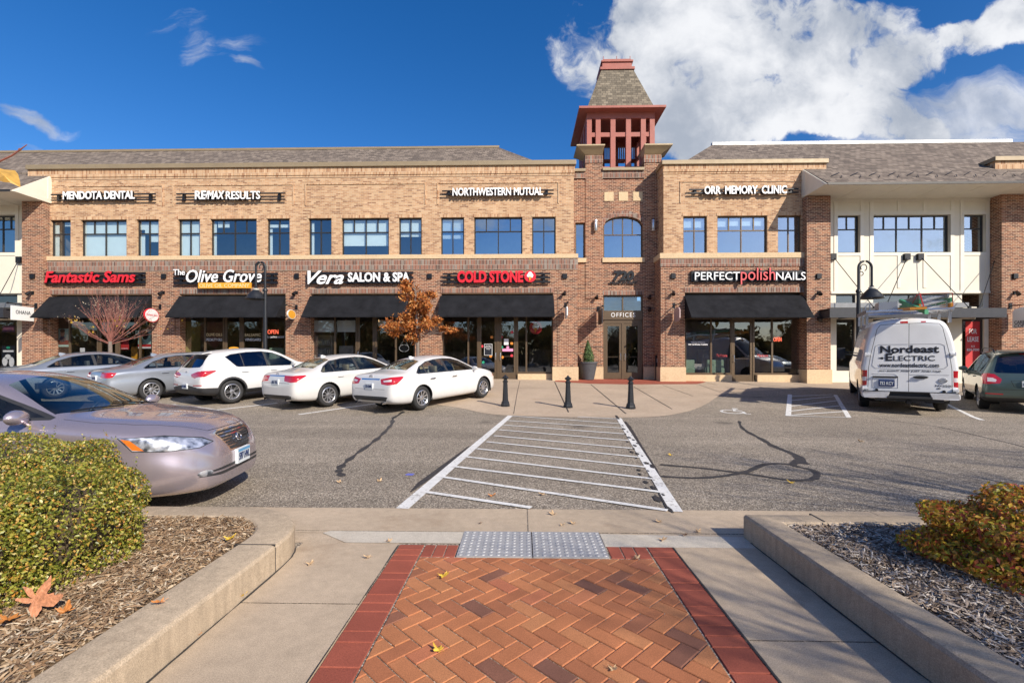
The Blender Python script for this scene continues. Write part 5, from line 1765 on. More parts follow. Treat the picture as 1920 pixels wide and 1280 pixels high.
blade('white rectangular hanging sign beside the leftmost awning', 46, 571, 575, 601, 'rect', M_SIGN_WHITE, wall_y=20.86, reach=1.05, text=[('OHANA', .26, .66, .15)], tcol=M_INK)
blade('round white hanging sign with red rim between the first two awnings', 285, 573, 578, 604, 'oval', M_SIGN_WHITE, text=[('Fantastic Sams', .15, .74, .05)], tcol=M_RED_SIGN, rim=M_RED_SIGN)
blade('orange oval hanging sign with pale rim right of the second awning', 546, 574, 580.5, 598, 'oval', M_ORANGE_SIGN, reach=.85, rim=M_SIGN_WHITE)
blade('pale blue oval hanging sign beside the russet tree', 799, 573, 579, 600, 'oval', M_SIGN_BLUE, reach=.9)
blade('pale hanging sign seen edge on right of the fourth awning', 1062, 570, 576, 597, 'shield', M_SIGN_WHITE, reach=.95)
blade('dark hanging sign seen edge on left of the office doors', 1125, 577, 581, 608, 'rect', M_IRON, wall_y=YT, reach=1.15)
blade('rose coloured hanging sign with clipped corners left of the nail salon', 1270, 570.5, 577, 602, 'shield', M_SIGN_ROSE, reach=.85)
blade('arched white hanging sign with a green square at the right edge of the photo', 1917, 571, 576, 614, 'arch', M_SIGN_WHITE, wall_y=20.9, reach=1.0, text=[('CARIBOU', .16, .8, -.45), ('COFFEE', .16, .8, -.8)], tcol=M_INK)

# ------------------------------------------------------------------ lamps on the walls
def wall_lamp(px, y_, wall_y, label):
 x, z = fx(px, wall_y), fz(px, y_, wall_y)
 t = thing('wall_lamp', label, 'wall lamp', (x, wall_y, z), 0, 'silver cylinder lamps on the tower')
 mb = MB(); mb.lathe([(.001, -.26), (.075, -.26), (.085, -.24), (.085, .24), (.075, .26), (.001, .26)], (x, wall_y - .14, z), 18); mb.build('cylinder', M_STEEL, t, smooth=True, angle=30)
 mb = MB(); mb.box(x - .04, x + .04, wall_y - .07, wall_y + .0, z - .06, z + .06); mb.lathe([(.088, -.012), (.088, .012)], (x, wall_y - .14, z + .16), 18); mb.lathe([(.088, -.012), (.088, .012)], (x, wall_y - .14, z - .16), 18); mb.build('mount', M_GREYMETAL, t)
wall_lamp(1116, 424, YT, 'silver cylinder lamp left of the arched window')
wall_lamp(1223.5, 424, YT, 'silver cylinder lamp right of the arched window')
def spot(px, y_, wall_y, label, square=False):
 x, z = fx(px, wall_y), fz(px, y_, wall_y)
 t = thing('spotlight', label, 'spotlight', (x, wall_y, z), 0, 'small black fittings on the brick piers')
 mb = MB()
 if square: mb.box(x - .10, x + .10, wall_y - .08, wall_y, z - .11, z + .11); mb.build('box', M_BLACK, t, bevel=.01)
 else:
  mb.box(x - .05, x + .05, wall_y - .03, wall_y, z - .05, z + .10); mb.tube([(x, wall_y - .02, z + .05), (x, wall_y - .14, z + .06), (x - .02, wall_y - .16, z)], .022, 6); mb.build('arm', M_BLACK, t)
  mb = MB(); mb.tube([(x, wall_y - .10, z + .07), (x - .06, wall_y - .24, z - .08)], [.045, .085], 10); mb.build('head', M_BLACK, t)
names = [(62, 'pier left of the first awning', 20.86), (308, 'pier between the first and second awnings', YL), (557, 'pier between the second and third awnings', YL), (806, 'pier between the third and fourth awnings', YL), (1059, 'pier right of the fourth awning', YL), (1262, 'pier left of the nail salon', YL), (1534.5, 'pier right of the nail salon', 20.86), (1902, 'pier at the right edge of the photo', 20.9)]
for q, where, wy in names:
 spot(q, 518, wy, 'square black fitting on the brick ' + where, True)
 spot(q, 550, wy, 'black spotlight on the brick ' + where)
spot(1119.5, 557, YT, 'black spotlight on the tower wall left of the office doors')
spot(1218, 557, YT, 'black spotlight on the tower wall right of the office doors')
spot(1218, 580, YT, 'lower black spotlight on the tower wall right of the office doors')
spot(1534.5, 598, 20.86, 'lowest black spotlight on the brick pier right of the nail salon')

# ------------------------------------------------------------------ notices and lettering on the glass
def glassline(parent, s_, px0, px1, y0, y1, mat, wall_y=YG + .03, **kw):
 x0, x1 = fx(px0, wall_y), fx(px1, wall_y); z0, z1 = fz((px0 + px1) / 2, y1, wall_y), fz((px0 + px1) / 2, y0, wall_y)
 return lettering('window_lettering', s_, x1 - x0, z1 - z0, mat, parent, (x0, wall_y, z0), depth=.003, **kw)
glassline(bl, 'OLIVE OILS', 386.5, 416.5, 624.5, 630, M_GOLD_LET); glassline(bl, 'SPECIALTY OILS', 385.5, 416.5, 634, 639, M_WHITE_SIGN)
glassline(bl, 'BALSAMIC', 459, 489, 625, 630.5, M_GOLD_LET); glassline(bl, 'VINEGARS', 459, 489, 634, 639, M_WHITE_SIGN)
glassline(bl, 'GIFTS•BATH & BODY', 494.5, 533, 630, 633.5, M_WHITE_SIGN)
M_NEON = plain('neon_red', (.8, .12, .06), .4, var=0, emit=((1.0, .16, .08), 1.6))
M_NEON_W = plain('neon_tube', (.9, .5, .4), .4, var=0, emit=((1.0, .5, .4), 1.2))
def opensign(px0, px1, y0, y1, label):
 yy = YG + .16
 t = thing('open_sign', label, 'neon sign', (fx((px0 + px1) / 2, yy), yy, fz(px0, y1, yy)))
 lettering('neon_letters', 'OPEN', fx(px1, yy) - fx(px0, yy), fz(px0, y0, yy) - fz(px0, y1, yy), M_NEON, t, (fx(px0, yy), yy, fz(px0, y1, yy)), depth=.02, bold=.0)
opensign(502, 522, 618, 626, 'lit neon OPEN sign in the window under the second awning')
opensign(1450, 1465, 632, 640, 'lit neon OPEN sign in the nail salon window')
glassline(br_, 'Walk-Ins Welcome', 1295, 1322, 640, 643, M_WHITE_SIGN, bold=.02); glassline(br_, 'Gift Certificates Available', 1290.5, 1327, 644, 647, M_WHITE_SIGN, bold=.02)
glassline(br_, 'Pedicure', 1344, 1363.5, 663.5, 669, M_PINK_SIGN); glassline(br_, 'Manicure', 1420.5, 1440, 663.5, 669, M_PINK_SIGN)
M_POSTER_G = plain('poster_green', (.35, .55, .48), .6, var=.15, scale=5)
M_POSTER_R = plain('poster_red', (.50, .03, .03), .6, var=.05)
M_SKIN = plain('poster_skin', (.45, .25, .16), .7, var=.1)
def poster(label, px0, px1, y0, y1, back, bands=(), name='poster', wall_y=YG + .13, texts=(), cat='poster'):
 X0, X1 = fx(px0, wall_y), fx(px1, wall_y); Z0, Z1 = fz(px0, y1, wall_y), fz(px0, y0, wall_y)
 t = thing(name, label, cat, ((X0 + X1) / 2, wall_y, Z0))
 mb = MB(); mb.box(X0, X1, wall_y, wall_y + .008, Z0, Z1); mb.build('sheet', back, t)
 for a, b, c, d, m_, k in bands:
  mb = MB(); xa, xb, za, zb = X0 + (X1 - X0) * a, X0 + (X1 - X0) * b, Z0 + (Z1 - Z0) * c, Z0 + (Z1 - Z0) * d
  if k == 'o': mb.extrude([((xa + xb) / 2 + (xb - xa) / 2 * math.cos(q), wall_y - .004, (za + zb) / 2 + (zb - za) / 2 * math.sin(q)) for q in [2 * math.pi * j / 16 for j in range(16)]], (0, .003, 0))
  else: mb.box(xa, xb, wall_y - .003, wall_y - .001, za, zb)
  mb.build('picture', m_, t)
 for s_, a, b, c, d, m_ in texts:
  lettering('poster_lettering', s_, (X1 - X0) * (b - a), (Z1 - Z0) * (d - c), m_, t, (X0 + (X1 - X0) * a, wall_y - .005, Z0 + (Z1 - Z0) * c), depth=.002, bold=.015)
 return t
M_DKBLUE = plain('poster_navy', (.03, .05, .10), .6, var=0.1)
poster('tall poster with a red band beside the leftmost brick pier', 105.5, 129, 616, 650, M_POSTER_G, [(.25, .75, .25, .6, M_DKBLUE, 'o'), (.32, .68, .55, .95, M_SKIN, 'o'), (.30, .70, .78, .98, M_INK, 'o'), (0, 1, .12, .36, M_POSTER_R, '')])
poster('tall poster with a red band behind the bare tree beside the second pier', 259, 283.5, 617, 653, M_POSTER_G, [(.3, .8, .45, .95, M_INK, 'o'), (.35, .68, .55, .88, M_SKIN, 'o'), (0, 1, .08, .22, M_POSTER_R, ''), (0, 1, .0, .08, M_SIGN_WHITE, '')])
poster('square dark red notice hung in the window behind the bare tree', 218, 241.5, 633, 655, M_POSTER_R, [(.06, .94, .90, .94, M_SIGN_WHITE, ''), (.06, .94, .06, .10, M_SIGN_WHITE, '')])
poster('white paper notice on the door behind the bare tree', 150, 159, 652, 664, M_SIGN_WHITE, name='notice', cat='notice')
poster('black parking notice with white border on the glass door', 908, 923, 644.5, 666, M_SIGN_WHITE, [(.05, .95, .03, .97, M_INK, '')], 'notice', YG + .02, [('10 Min', .2, .8, .78, .88, M_SIGN_WHITE), ('Parking', .12, .88, .62, .74, M_SIGN_WHITE), ('Only', .28, .72, .48, .59, M_SIGN_WHITE)], 'notice')
poster('pale opening hours sheet on the right hand glass door', 945, 953.5, 635, 646.5, M_SIGN_WHITE, name='notice', wall_y=YG + .02, cat='notice')
ST_COL = {'o': plain('sticker_orange', (.75, .25, .03), .5, var=0), 'r': plain('sticker_red', (.6, .04, .06), .5, var=0), 'g': plain('sticker_green', (.02, .30, .17), .5, var=0), 'p': plain('sticker_pink', (.8, .3, .5), .5, var=0)}
cnt = 0
for px, y_, k, lab in ((922, 632, 'o', 'orange leaf sticker high on the left glass door'), (904, 649, 'r', 'red leaf sticker left of the parking notice'), (920, 667.5, 'o', 'orange leaf sticker under the parking notice'), (906, 679, 'g', 'green leaf sticker low on the left glass door'), (940, 632, 'r', 'red leaf sticker high on the right glass door'), (959.5, 643.5, 'o', 'orange oval sticker right of the opening hours sheet'), (941, 651, 'g', 'green leaf sticker left of the pink dot'), (952, 651, 'p', 'pink dot sticker under the opening hours sheet'), (942, 669.5, 'o', 'orange oval sticker low on the right glass door'), (959.5, 666.5, 'r', 'red leaf sticker low on the right glass door'), (960, 622.5, 'r', 'dull red leaf sticker at the top of the right glass door')):
 wy = YG + .03; x, z = fx(px, wy), fz(px, y_, wy)
 mb = MB(); mb.extrude([(x + .062 * math.cos(a) * (1 + .25 * math.cos(5 * a)), wy, z + .062 * math.sin(a) * (1 + .25 * math.cos(5 * a))) for a in [2 * math.pi * j / 20 for j in range(20)]], (0, -.003, 0))
 tag(mb.build('leaf_sticker', ST_COL[k], loc=(x, wy, z)), lab, 'sticker', 'stickers on the glass doors')
poster('pink lettered strip sticker across the right glass door', 942, 962, 653.5, 658.5, ST_COL['p'], name='strip_sticker', wall_y=YG + .02, cat='sticker')
t = thing('hanging_emblem', 'round red cone emblem hung in the window right of the glass doors', 'sign', (fx(1004.5, YG + .15), YG + .15, fz(1004, 614, YG)))
cone_logo(t, fx(1004.5, YG + .15), YG + .15, fz(1004, 614, YG + .15), .29)
wy = YC + .15
poster('tall red FOR LEASE notice filling the door glass', 1810.5, 1838, 598, 690, M_POSTER_R, [], 'lease_notice', wy + .01, [('FOR', .24, .76, .70, .80, M_SIGN_WHITE), ('LEASE', .12, .88, .54, .64, M_SIGN_WHITE), ('612', .38, .62, .43, .465, M_SIGN_WHITE), ('824-7000', .08, .92, .35, .40, M_SIGN_WHITE)], 'notice')

wy = YC + .17
poster('purple lettered strip across the shop window at the left edge', 4, 28, 610, 622, plain('purple_film', (.14, .05, .15), .6), [(.1, .9, .3, .7, ST_COL['p'], '')], 'window_strip', wy, (), 'sticker')
poster('black notice with white blossom shapes in the window at the left edge', 3, 28, 648, 690, M_INK, [(.05, .45, .1, .5, M_SIGN_WHITE, 'o'), (.55, .95, .05, .5, M_SIGN_WHITE, 'o'), (.25, .7, .4, .62, M_SIGN_WHITE, 'o'), (.1, .9, .72, .80, M_SIGN_WHITE, ''), (.35, .65, .86, .97, ST_COL['g'], 'o')], 'notice', wy, (), 'notice')
# ------------------------------------------------------------------ vehicles
from mathutils.interpolate import poly_3d_calc
def pchip(pts):
 xs = np.array([p[0] for p in pts], float); ys = np.array([p[1] for p in pts], float)
 h = np.diff(xs); d = np.diff(ys) / h
 m = np.zeros(len(xs))
 m[0], m[-1] = d[0], d[-1]
 for i in range(1, len(xs) - 1):
  if d[i - 1] * d[i] > 0:
   w1, w2 = 2 * h[i] + h[i - 1], h[i] + 2 * h[i - 1]
   m[i] = (w1 + w2) / (w1 / d[i - 1] + w2 / d[i])
 def f(x):
  x = min(max(x, xs[0]), xs[-1])
  i = min(max(int(np.searchsorted(xs, x)) - 1, 0), len(xs) - 2)
  t = (x - xs[i]) / h[i]
  a = (1 + 2 * t) * (1 - t) ** 2; b = t * (1 - t) ** 2; c = t * t * (3 - 2 * t); e = t * t * (t - 1)
  return float(a * ys[i] + b * h[i] * m[i] + c * ys[i + 1] + e * h[i] * m[i + 1])
 return f

def circle(cx, cz, r, n=28): return [(cx + r * math.cos(2 * math.pi * k / n), cz + r * math.sin(2 * math.pi * k / n)) for k in range(n)]

class Car:
 """a body lofted through cross-sections; windows, lamps, doors are cut out of that skin as parts of their own"""
 def __init__(s, sp):
  s.sp = sp
  s.parts = {}
  s.mid = (sp['ax'][0] + sp['ax'][1]) / 2
  s.skin()
 def skin(s):
  sp = s.sp
  F = {k: pchip(sp[k]) for k in ('top', 'edge', 'wr', 'belt', 'wb', 'wm', 'bot')}
  zm = sp.get('zm', 0.52)
  xs = sorted(set(round(p[0], 4) for k in ('top', 'wm', 'edge', 'wb') for p in sp[k]))
  dense = [xs[0]]
  for x in xs[1:]:
   n = max(1, int(math.ceil((x - dense[-1]) / 0.24)))
   a = dense[-1]
   for k in range(1, n + 1): dense.append(a + (x - a) * k / n)
  st = [dense[0]]
  for x in dense[1:]:
   if x - st[-1] > 0.022 or x == dense[-1]: st.append(x)
  rings = []
  for x in st:
   t, e, wr, zb, wb, wm, bt = (F[k](x) for k in ('top', 'edge', 'wr', 'belt', 'wb', 'wm', 'bot'))
   e = min(e, t - 0.004); zb = min(zb, e - 0.01)
   zmm = bt + (zb - bt) * zm
   wo = wm - sp.get('tuck', 0.05)
   tb = sp.get('bulge', 0.012)
   rows = [(0, bt), (wo * .6, bt), (wo * .96, bt + .006), (wo + (wm - wo) * .62, bt + (zmm - bt) * .38), (wm, zmm), (wm * .6 + wb * .4 - .010, zmm + (zb - zmm) * .48), (wb + .024, zb - (zb - zmm) * .2), (wb + .012, zb - (zb - zmm) * .05),
     (wb - (wb - wr) * .07, zb + (e - zb) * .10), (wb + (wr - wb) * .5 + tb, zb + (e - zb) * .52), (wr + (wb - wr) * .10 + tb * .4, zb + (e - zb) * .90), (wr * .93, e + (t - e) * .22), (wr * .66, e + (t - e) * .62), (wr * .33, e + (t - e) * .91), (0, t)]
   rings.append((x - s.mid, rows))
  m = len(rings[0][1])
  vs, fs = [], []
  N = 2 * m - 2
  for x, rows in rings:
   for y, z in rows: vs.append((x, -y, z))
   for y, z in rows[-2:0:-1]: vs.append((x, y, z))
  for i in range(len(rings) - 1):
   for k in range(N):
    k2 = (k + 1) % N
    fs.append((i * N + k, (i + 1) * N + k, (i + 1) * N + k2, i * N + k2))
  for base, flip in ((0, False), ((len(rings) - 1) * N, True)):
   for k in range(m - 1):
    a, b = base + k, base + k + 1
    c, d = base + (N - k - 1) % N, base + (N - k) % N
    f = [a, b, c, d]
    f = list(dict.fromkeys(f))
    if flip: f = f[::-1]
    if len(f) >= 3: fs.append(f)
  me = bpy.data.meshes.new('skin'); me.from_pydata(vs, [], fs); me.update()
  ob = bpy.data.objects.new('skin', me); COL.objects.link(ob)
  md = ob.modifiers.new('s', 'SUBSURF'); md.levels = 2; md.render_levels = 2
  dg = bpy.context.evaluated_depsgraph_get()
  sm = bpy.data.meshes.new_from_object(ob.evaluated_get(dg))
  bpy.data.objects.remove(ob); bpy.data.meshes.remove(me)
  bm = bmesh.new(); bm.from_mesh(sm)
  bmesh.ops.recalc_face_normals(bm, faces=bm.faces)
  bm.normal_update()
  s.bvh = BVHTree.FromBMesh(bm)
  bm.verts.ensure_lookup_table(); bm.faces.ensure_lookup_table()
  s.bco = [v.co.copy() for v in bm.verts]; s.bno = [v.normal.copy() for v in bm.verts]
  s.bf = [[v.index for v in f.verts] for f in bm.faces]
  bpy.data.meshes.remove(sm)
  s.bm = bm
  s.lay = bm.faces.layers.int.new('part')
  s.names = {0: ('body', None)}
 def _cut(s, cand, poly, eu, ev):
  A = sum(poly[i][0] * poly[(i + 1) % len(poly)][1] - poly[(i + 1) % len(poly)][0] * poly[i][1] for i in range(len(poly)))
  if A < 0: poly = poly[::-1]
  n = len(poly)
  for i in range(n):
   p, q = poly[i], poly[(i + 1) % n]
   ex, ey = q[0] - p[0], q[1] - p[1]
   L = math.hypot(ex, ey)
   if L < 1e-7: continue
   no = eu * (ey / L) + ev * (-ex / L)
   co = eu * p[0] + ev * p[1]
   geom = list({e for f in cand for e in f.edges}) + list({v for f in cand for v in f.verts}) + cand
   r = bmesh.ops.bisect_plane(s.bm, geom=geom, dist=1e-5, plane_co=co, plane_no=no)
   cand = [f for f in r['geom'] if isinstance(f, bmesh.types.BMFace) and f.is_valid and (f.calc_center_median() - co).dot(no) < 0]
   if not cand: break
  return cand
 def stamp(s, name, mat, poly, view, filt=None, over=None, key=None, delete=False):
  """view: 'L','R' side views (x,z); 'F','B' front and back (y,z); 'T' from above (x,y). poly x is measured from the rear bumper"""
  X, Y, Z = Vector((1, 0, 0)), Vector((0, 1, 0)), Vector((0, 0, 1))
  if view in 'LR': eu, ev = X, Z; poly = [(a - s.mid, b) for a, b in poly]
  elif view in 'FB': eu, ev = Y, Z
  else: eu, ev = X, Y; poly = [(a - s.mid, b) for a, b in poly]
  u0, u1 = min(p[0] for p in poly), max(p[0] for p in poly); v0, v1 = min(p[1] for p in poly), max(p[1] for p in poly)
  cand = []
  for f in s.bm.faces:
   if over is not None and f[s.lay] not in over: continue
   n = f.normal; c = f.calc_center_median()
   if view == 'L' and not (c.y > 0.25 and n.y > -0.05): continue
   if view == 'R' and not (c.y < -0.25 and n.y < 0.05): continue
   if view == 'F' and not (c.x > 0 and n.x > 0.02): continue
   if view == 'B' and not (c.x < 0 and n.x < -0.02): continue
   if view == 'T' and not n.z > 0.05: continue
   if filt and not filt(c, n): continue
   us = [v.co.dot(eu) for v in f.verts]; vs = [v.co.dot(ev) for v in f.verts]
   if max(us) < u0 or min(us) > u1 or max(vs) < v0 or min(vs) > v1: continue
   cand.append(f)
  if not cand: return
  cand = s._cut(cand, poly, eu, ev)
  if delete:
   bmesh.ops.delete(s.bm, geom=cand, context='FACES'); return
  k = (name, key)
  if k not in s.parts: s.parts[k] = len(s.names); s.names[len(s.names)] = (name, mat)
  for f in cand: f[s.lay] = s.parts[k]
 def diag(s, name, mat, pts, over=None, key='', delete=False):
  """stamp seen along the front corner at 45 degrees; pts = (x from the rear bumper, |y|, z)"""
  for sg in (1, -1):
   q = 2 ** -.5
   eu, ev, d = Vector((q, -sg * q, 0)), Vector((0, 0, 1)), Vector((q, sg * q, 0))
   poly = [((x - s.mid) * q - y * q, z) for x, y, z in pts]
   u0, u1 = min(p[0] for p in poly), max(p[0] for p in poly); v0, v1 = min(p[1] for p in poly), max(p[1] for p in poly)
   cand = []
   for f in s.bm.faces:
    if over is not None and f[s.lay] not in over: continue
    if f.normal.dot(d) < .08 or f.calc_center_median().y * sg < 0 or f.calc_center_median().x < 0: continue
    us = [v.co.dot(eu) for v in f.verts]; vs = [v.co.dot(ev) for v in f.verts]
    if max(us) < u0 or min(us) > u1 or max(vs) < v0 or min(vs) > v1: continue
    cand.append(f)
   if not cand: continue
   cand = s._cut(cand, poly, eu, ev)
   k = (name, str(key) + str(sg))
   if k not in s.parts: s.parts[k] = len(s.names); s.names[len(s.names)] = (name, mat)
   for f in cand: f[s.lay] = s.parts[k]
 def both(s, name, mat, poly, **kw):
  base = kw.pop('key', '')
  s.stamp(name, mat, poly, 'L', key=str(base) + 'L', **kw); s.stamp(name, mat, poly, 'R', key=str(base) + 'R', **kw)
 def mirror_y(s, name, mat, poly, view, **kw):
  base = kw.pop('key', '')
  s.stamp(name, mat, poly, view, key=str(base) + 'L', **kw); s.stamp(name, mat, [(-a, b) for a, b in poly], view, key=str(base) + 'R', **kw)
 def ids(s, *names): return {i for i, (n, m) in s.names.items() if n in names}
 def nrm(s, co):
  loc, n, i, d = s.bvh.find_nearest(co)
  f = s.bf[i]
  w_ = poly_3d_calc([s.bco[k] for k in f], loc)
  r = Vector((0, 0, 0))
  for k, q in zip(f, w_): r += s.bno[k] * q
  return r.normalized() if r.length > 1e-6 else n
 def side(s, x, z, sgn=1):
  r = s.bvh.ray_cast(Vector((x - s.mid, sgn * 3, z)), Vector((0, -sgn, 0)))
  return (r[0], r[1]) if r[0] is not None else (Vector((x - s.mid, sgn * .9, z)), Vector((0, sgn, 0)))
 def end(s, y, z, sgn=1):
  r = s.bvh.ray_cast(Vector((sgn * 6, y, z)), Vector((-sgn, 0, 0)))
  return (r[0], r[1]) if r[0] is not None else (Vector((sgn * 2.4, y, z)), Vector((sgn, 0, 0)))
 def finish(s, root, paint, children=None):
  """turn the cut faces into mesh objects under root"""
  out = {}
  groups = {}
  for f in s.bm.faces: groups.setdefault(f[s.lay], []).append(f)
  seam = {i for i, (n, m) in s.names.items() if n == 'seam'}
  bodyfaces = [(f, 0) for f in groups.get(0, [])] + [(f, 1) for i in seam for f in groups.get(i, [])]
  todo = [('body', paint, bodyfaces)] + [(s.names[i][0], s.names[i][1] or paint, [(f, 0) for f in fs]) for i, fs in groups.items() if i != 0 and i not in seam]
  for name, mat, fl in todo:
   idx = {}; vs = []; fs = []; mi = []
   for f, m in fl:
    q = []
    for v in f.verts:
     if v.index not in idx or True:
      key = (round(v.co.x, 6), round(v.co.y, 6), round(v.co.z, 6))
      if key not in idx: idx[key] = len(vs); vs.append(v.co.copy())
      q.append(idx[key])
    if len(set(q)) >= 3: fs.append(q); mi.append(m)
   me = bpy.data.meshes.new(name)
   me.from_pydata([tuple(v) for v in vs], [], fs)
   me.materials.append(mat)
   if name == 'body': me.materials.append(M_SEAM)
   if len(mi) == len(me.polygons): me.polygons.foreach_set('material_index', mi)
   me.polygons.foreach_set('use_smooth', [True] * len(me.polygons))
   me.update()
   me.normals_split_custom_set_from_vertices([tuple(s.nrm(v)) for v in vs])
   o = bpy.data.objects.new(name, me); COL.objects.link(o)
   o.parent = root
   out.setdefault(name, []).append(o)
  s.out = out
  return out

WHEELS = {}
def wheel_meshes(r, rr, wd, spokes, style, key):
 if key in WHEELS: return WHEELS[key]
 t = MB()
 hw_ = wd / 2
 t.lathe([(rr, -hw_ * .86), (rr + .012, -hw_ * .98), (r - .05, -hw_), (r - .018, -hw_ * .88), (r, -hw_ * .62), (r, hw_ * .62), (r - .018, hw_ * .88), (r - .05, hw_), (rr + .012, hw_ * .98), (rr, hw_ * .86), (rr - .015, hw_ * .4), (rr - .02, -hw_ * .4), (rr, -hw_ * .86)], (0, 0, 0), 40, 'Y')
 q = MB()
 # barrel, rim edge, spokes, hub; +Y is the outer side
 q.lathe([(rr + .004, hw_ * .90), (rr - .012, hw_ * .96), (rr - .026, hw_ * .86), (rr - .03, hw_ * .2), (rr - .05, -hw_ * .5), (0.001, -hw_ * .5)], (0, 0, 0), 40, 'Y', 0)
 q.lathe([(rr - .055, hw_ * .02), (0.001, hw_ * .02)], (0, 0, 0), 40, 'Y', 1)
 for k in range(spokes):
  for off in ((0,) if style == 'single' else (-.17, .17)):
   a = 2 * math.pi * k / spokes
   a1 = a + off * (0.55 if style != 'single' else 1); a2 = a + off
   p0 = Vector((math.cos(a1) * .05, hw_ * .55, math.sin(a1) * .05)); p1 = Vector((math.cos(a2) * (rr - .02), hw_ * .82, math.sin(a2) * (rr - .02)))
   d = (p1 - p0); c = (p0 + p1) / 2; tn = Vector((-math.sin((a1 + a2) / 2), 0, math.cos((a1 + a2) / 2)))
   w0 = rr * (.15 if style == 'single' else .085)
   q.obox(c, d / 2, tn * w0 * .55, Vector((0, hw_ * .12, 0)), 0)
 q.lathe([(.075, hw_ * .42), (.07, hw_ * .7), (.03, hw_ * .78), (.001, hw_ * .78)], (0, 0, 0), 20, 'Y', 0)
 WHEELS[key] = (t, q)
 return WHEELS[key]

def add_wheels(root, car, r, rr, wd=0.21, spokes=10, style='single', inset=0.035, key=None, rimmat=None, arch=None):
 key = key or (r, rr, spokes, style)
 t, q = wheel_meshes(r, rr, wd, spokes, style, key)
 tm = t.build('wheel', M_RUBBER, smooth=True, angle=50).data
 rm = q.build('rim', [rimmat or M_RIM, M_WELL], smooth=True, angle=35).data
 for o in [o for o in list(COL.objects) if o.data in (tm, rm)]: bpy.data.objects.remove(o)
 for xa in car.sp['ax']:
  Wm = pchip(car.sp['wm'])(xa)
  for sg in (-1, 1):
   o = bpy.data.objects.new('wheel', tm); COL.objects.link(o); o.parent = root
   o.location = (xa - car.mid, sg * (Wm - inset - wd / 2), r)
   if sg < 0: o.rotation_euler = (0, 0, math.pi)
   e = bpy.data.objects.new('rim', rm); COL.objects.link(e); e.parent = o
   # dark liner behind the wheel
  mb = MB()
  ar = (arch or r + .07)
  n = 16
  for sg in (-1, 1):
   ya, yb = sg * (Wm - .035), sg * .48
   for k in range(n):
    a0, a1 = R(-20 + 220 * k / n), R(-20 + 220 * (k + 1) / n)
    p = lambda a, y: (xa - car.mid + ar * math.cos(a), y, r + ar * math.sin(a))
    mb.quad(p(a0, ya), p(a1, ya), p(a1, yb), p(a0, yb))
   mb.poly([(xa - car.mid + ar * math.cos(R(-20 + 220 * k / n)), yb, r + ar * math.sin(R(-20 + 220 * k / n))) for k in range(n + 1)])
  mb.build('wheel_well', M_WELL, root)

def cabin(root, car, mat, x_front, x_rear, zf=0.30, zs=0.62, zh=1.15, wheel_y=0.36, dash_x=None, hw=0.68):
 """seats, dashboard and steering wheel seen through the glass. x measured from the rear bumper"""
 m = car.mid
 mb = MB()
 mb.box(x_rear - .45 - m, x_front + 1.35 - m, -hw, hw, zf - .02, zf)
 mb.box(x_rear - .52 - m, x_rear - .45 - m, -hw, hw, zf, zs + .2)
 mb.build('cabin_floor', M_PLASTIC, root)
 for x, ys in ((x_front, (-.36, .36)), (x_rear, (-.40, 0.0, .40))):
  for y in ys:
   mb = MB()
   mb.box(x - m, x + .5 - m, y - .25 if len(ys) == 2 else y - .2, y + .25 if len(ys) == 2 else y + .2, zf + .05, zs - .12)
   w_ = .24 if len(ys) == 2 else .2
   mb.extrude([(x - m + .1, y - w_, zs - .15), (x - m - .17, y - w_ * .85, zh - .22), (x - m - .28, y - w_ * .85, zh - .22), (x - m - .06, y - w_, zs - .15)], (0, 2 * w_ * .93, 0))
   mb.box(x - m - .29, x - m - .19, y - .13, y + .13, zh - .19, zh)
   mb.build('seat', mat, root, bevel=0.025, smooth=True)
 dx_ = (dash_x or x_front + 1.1) - m
 mb = MB()
 mb.extrude([(dx_ - .1, -hw, .62), (dx_ - .12, -hw, .86), (dx_ + .06, -hw, .935), (dx_ + .55, -hw * .98, .90), (dx_ + .55, -hw * .98, .5)], (0, 2 * hw, 0))
 mb.build('dashboard', M_PLASTIC, root)
 mb = MB()
 c = Vector((dx_ - .26, wheel_y, .86))
 ex = Vector((-.35, 0, -.94)).normalized() ; ey = Vector((0, 1, 0));
 ring = [c + (ex * math.cos(a) + ey * math.sin(a)) * .185 for a in [2 * math.pi * k / 22 for k in range(23)]]
 mb.tube(ring, .014, 6, cap=False)
 for a in (0, 2.1, 4.2): mb.tube([c, c + (ex * math.cos(a) + ey * math.sin(a)) * .18], .012, 5)
 mb.tube([c, c + Vector((.3, 0, -.12))], .03, 6)
 mb.build('steering_wheel', M_PLASTIC, root)

def mirrors(root, car, x, z, paint, y_off=0.10):
 for sg in (-1, 1):
  p, n = car.side(x, z - .06, sg)
  mb = MB()
  prof = []
  c = p + Vector((0, sg * y_off, .06))
  vs = []
  nu, nv = 12, 8
  for i in range(nv + 1):
   ph = math.pi * i / nv
   for k in range(nu):
    th = 2 * math.pi * k / nu
    dx_ = .075 * math.sin(ph) * math.cos(th)
    if dx_ < 0: dx_ *= .35
    vs.append((c.x + dx_, c.y + .115 * math.cos(ph), c.z + .068 * math.sin(ph) * math.sin(th)))
  fs = [(i * nu + k, i * nu + (k + 1) % nu, (i + 1) * nu + (k + 1) % nu, (i + 1) * nu + k) for i in range(nv) for k in range(nu)]
  mb.add(vs, fs)
  mb.tube([p + Vector((0.0, -sg * .02, -.01)), p + Vector((0.01, sg * .05, .02)), c], [.035, .028, .02], 6)
  mo = mb.build('wing_mirror', paint, root, smooth=True, angle=60)

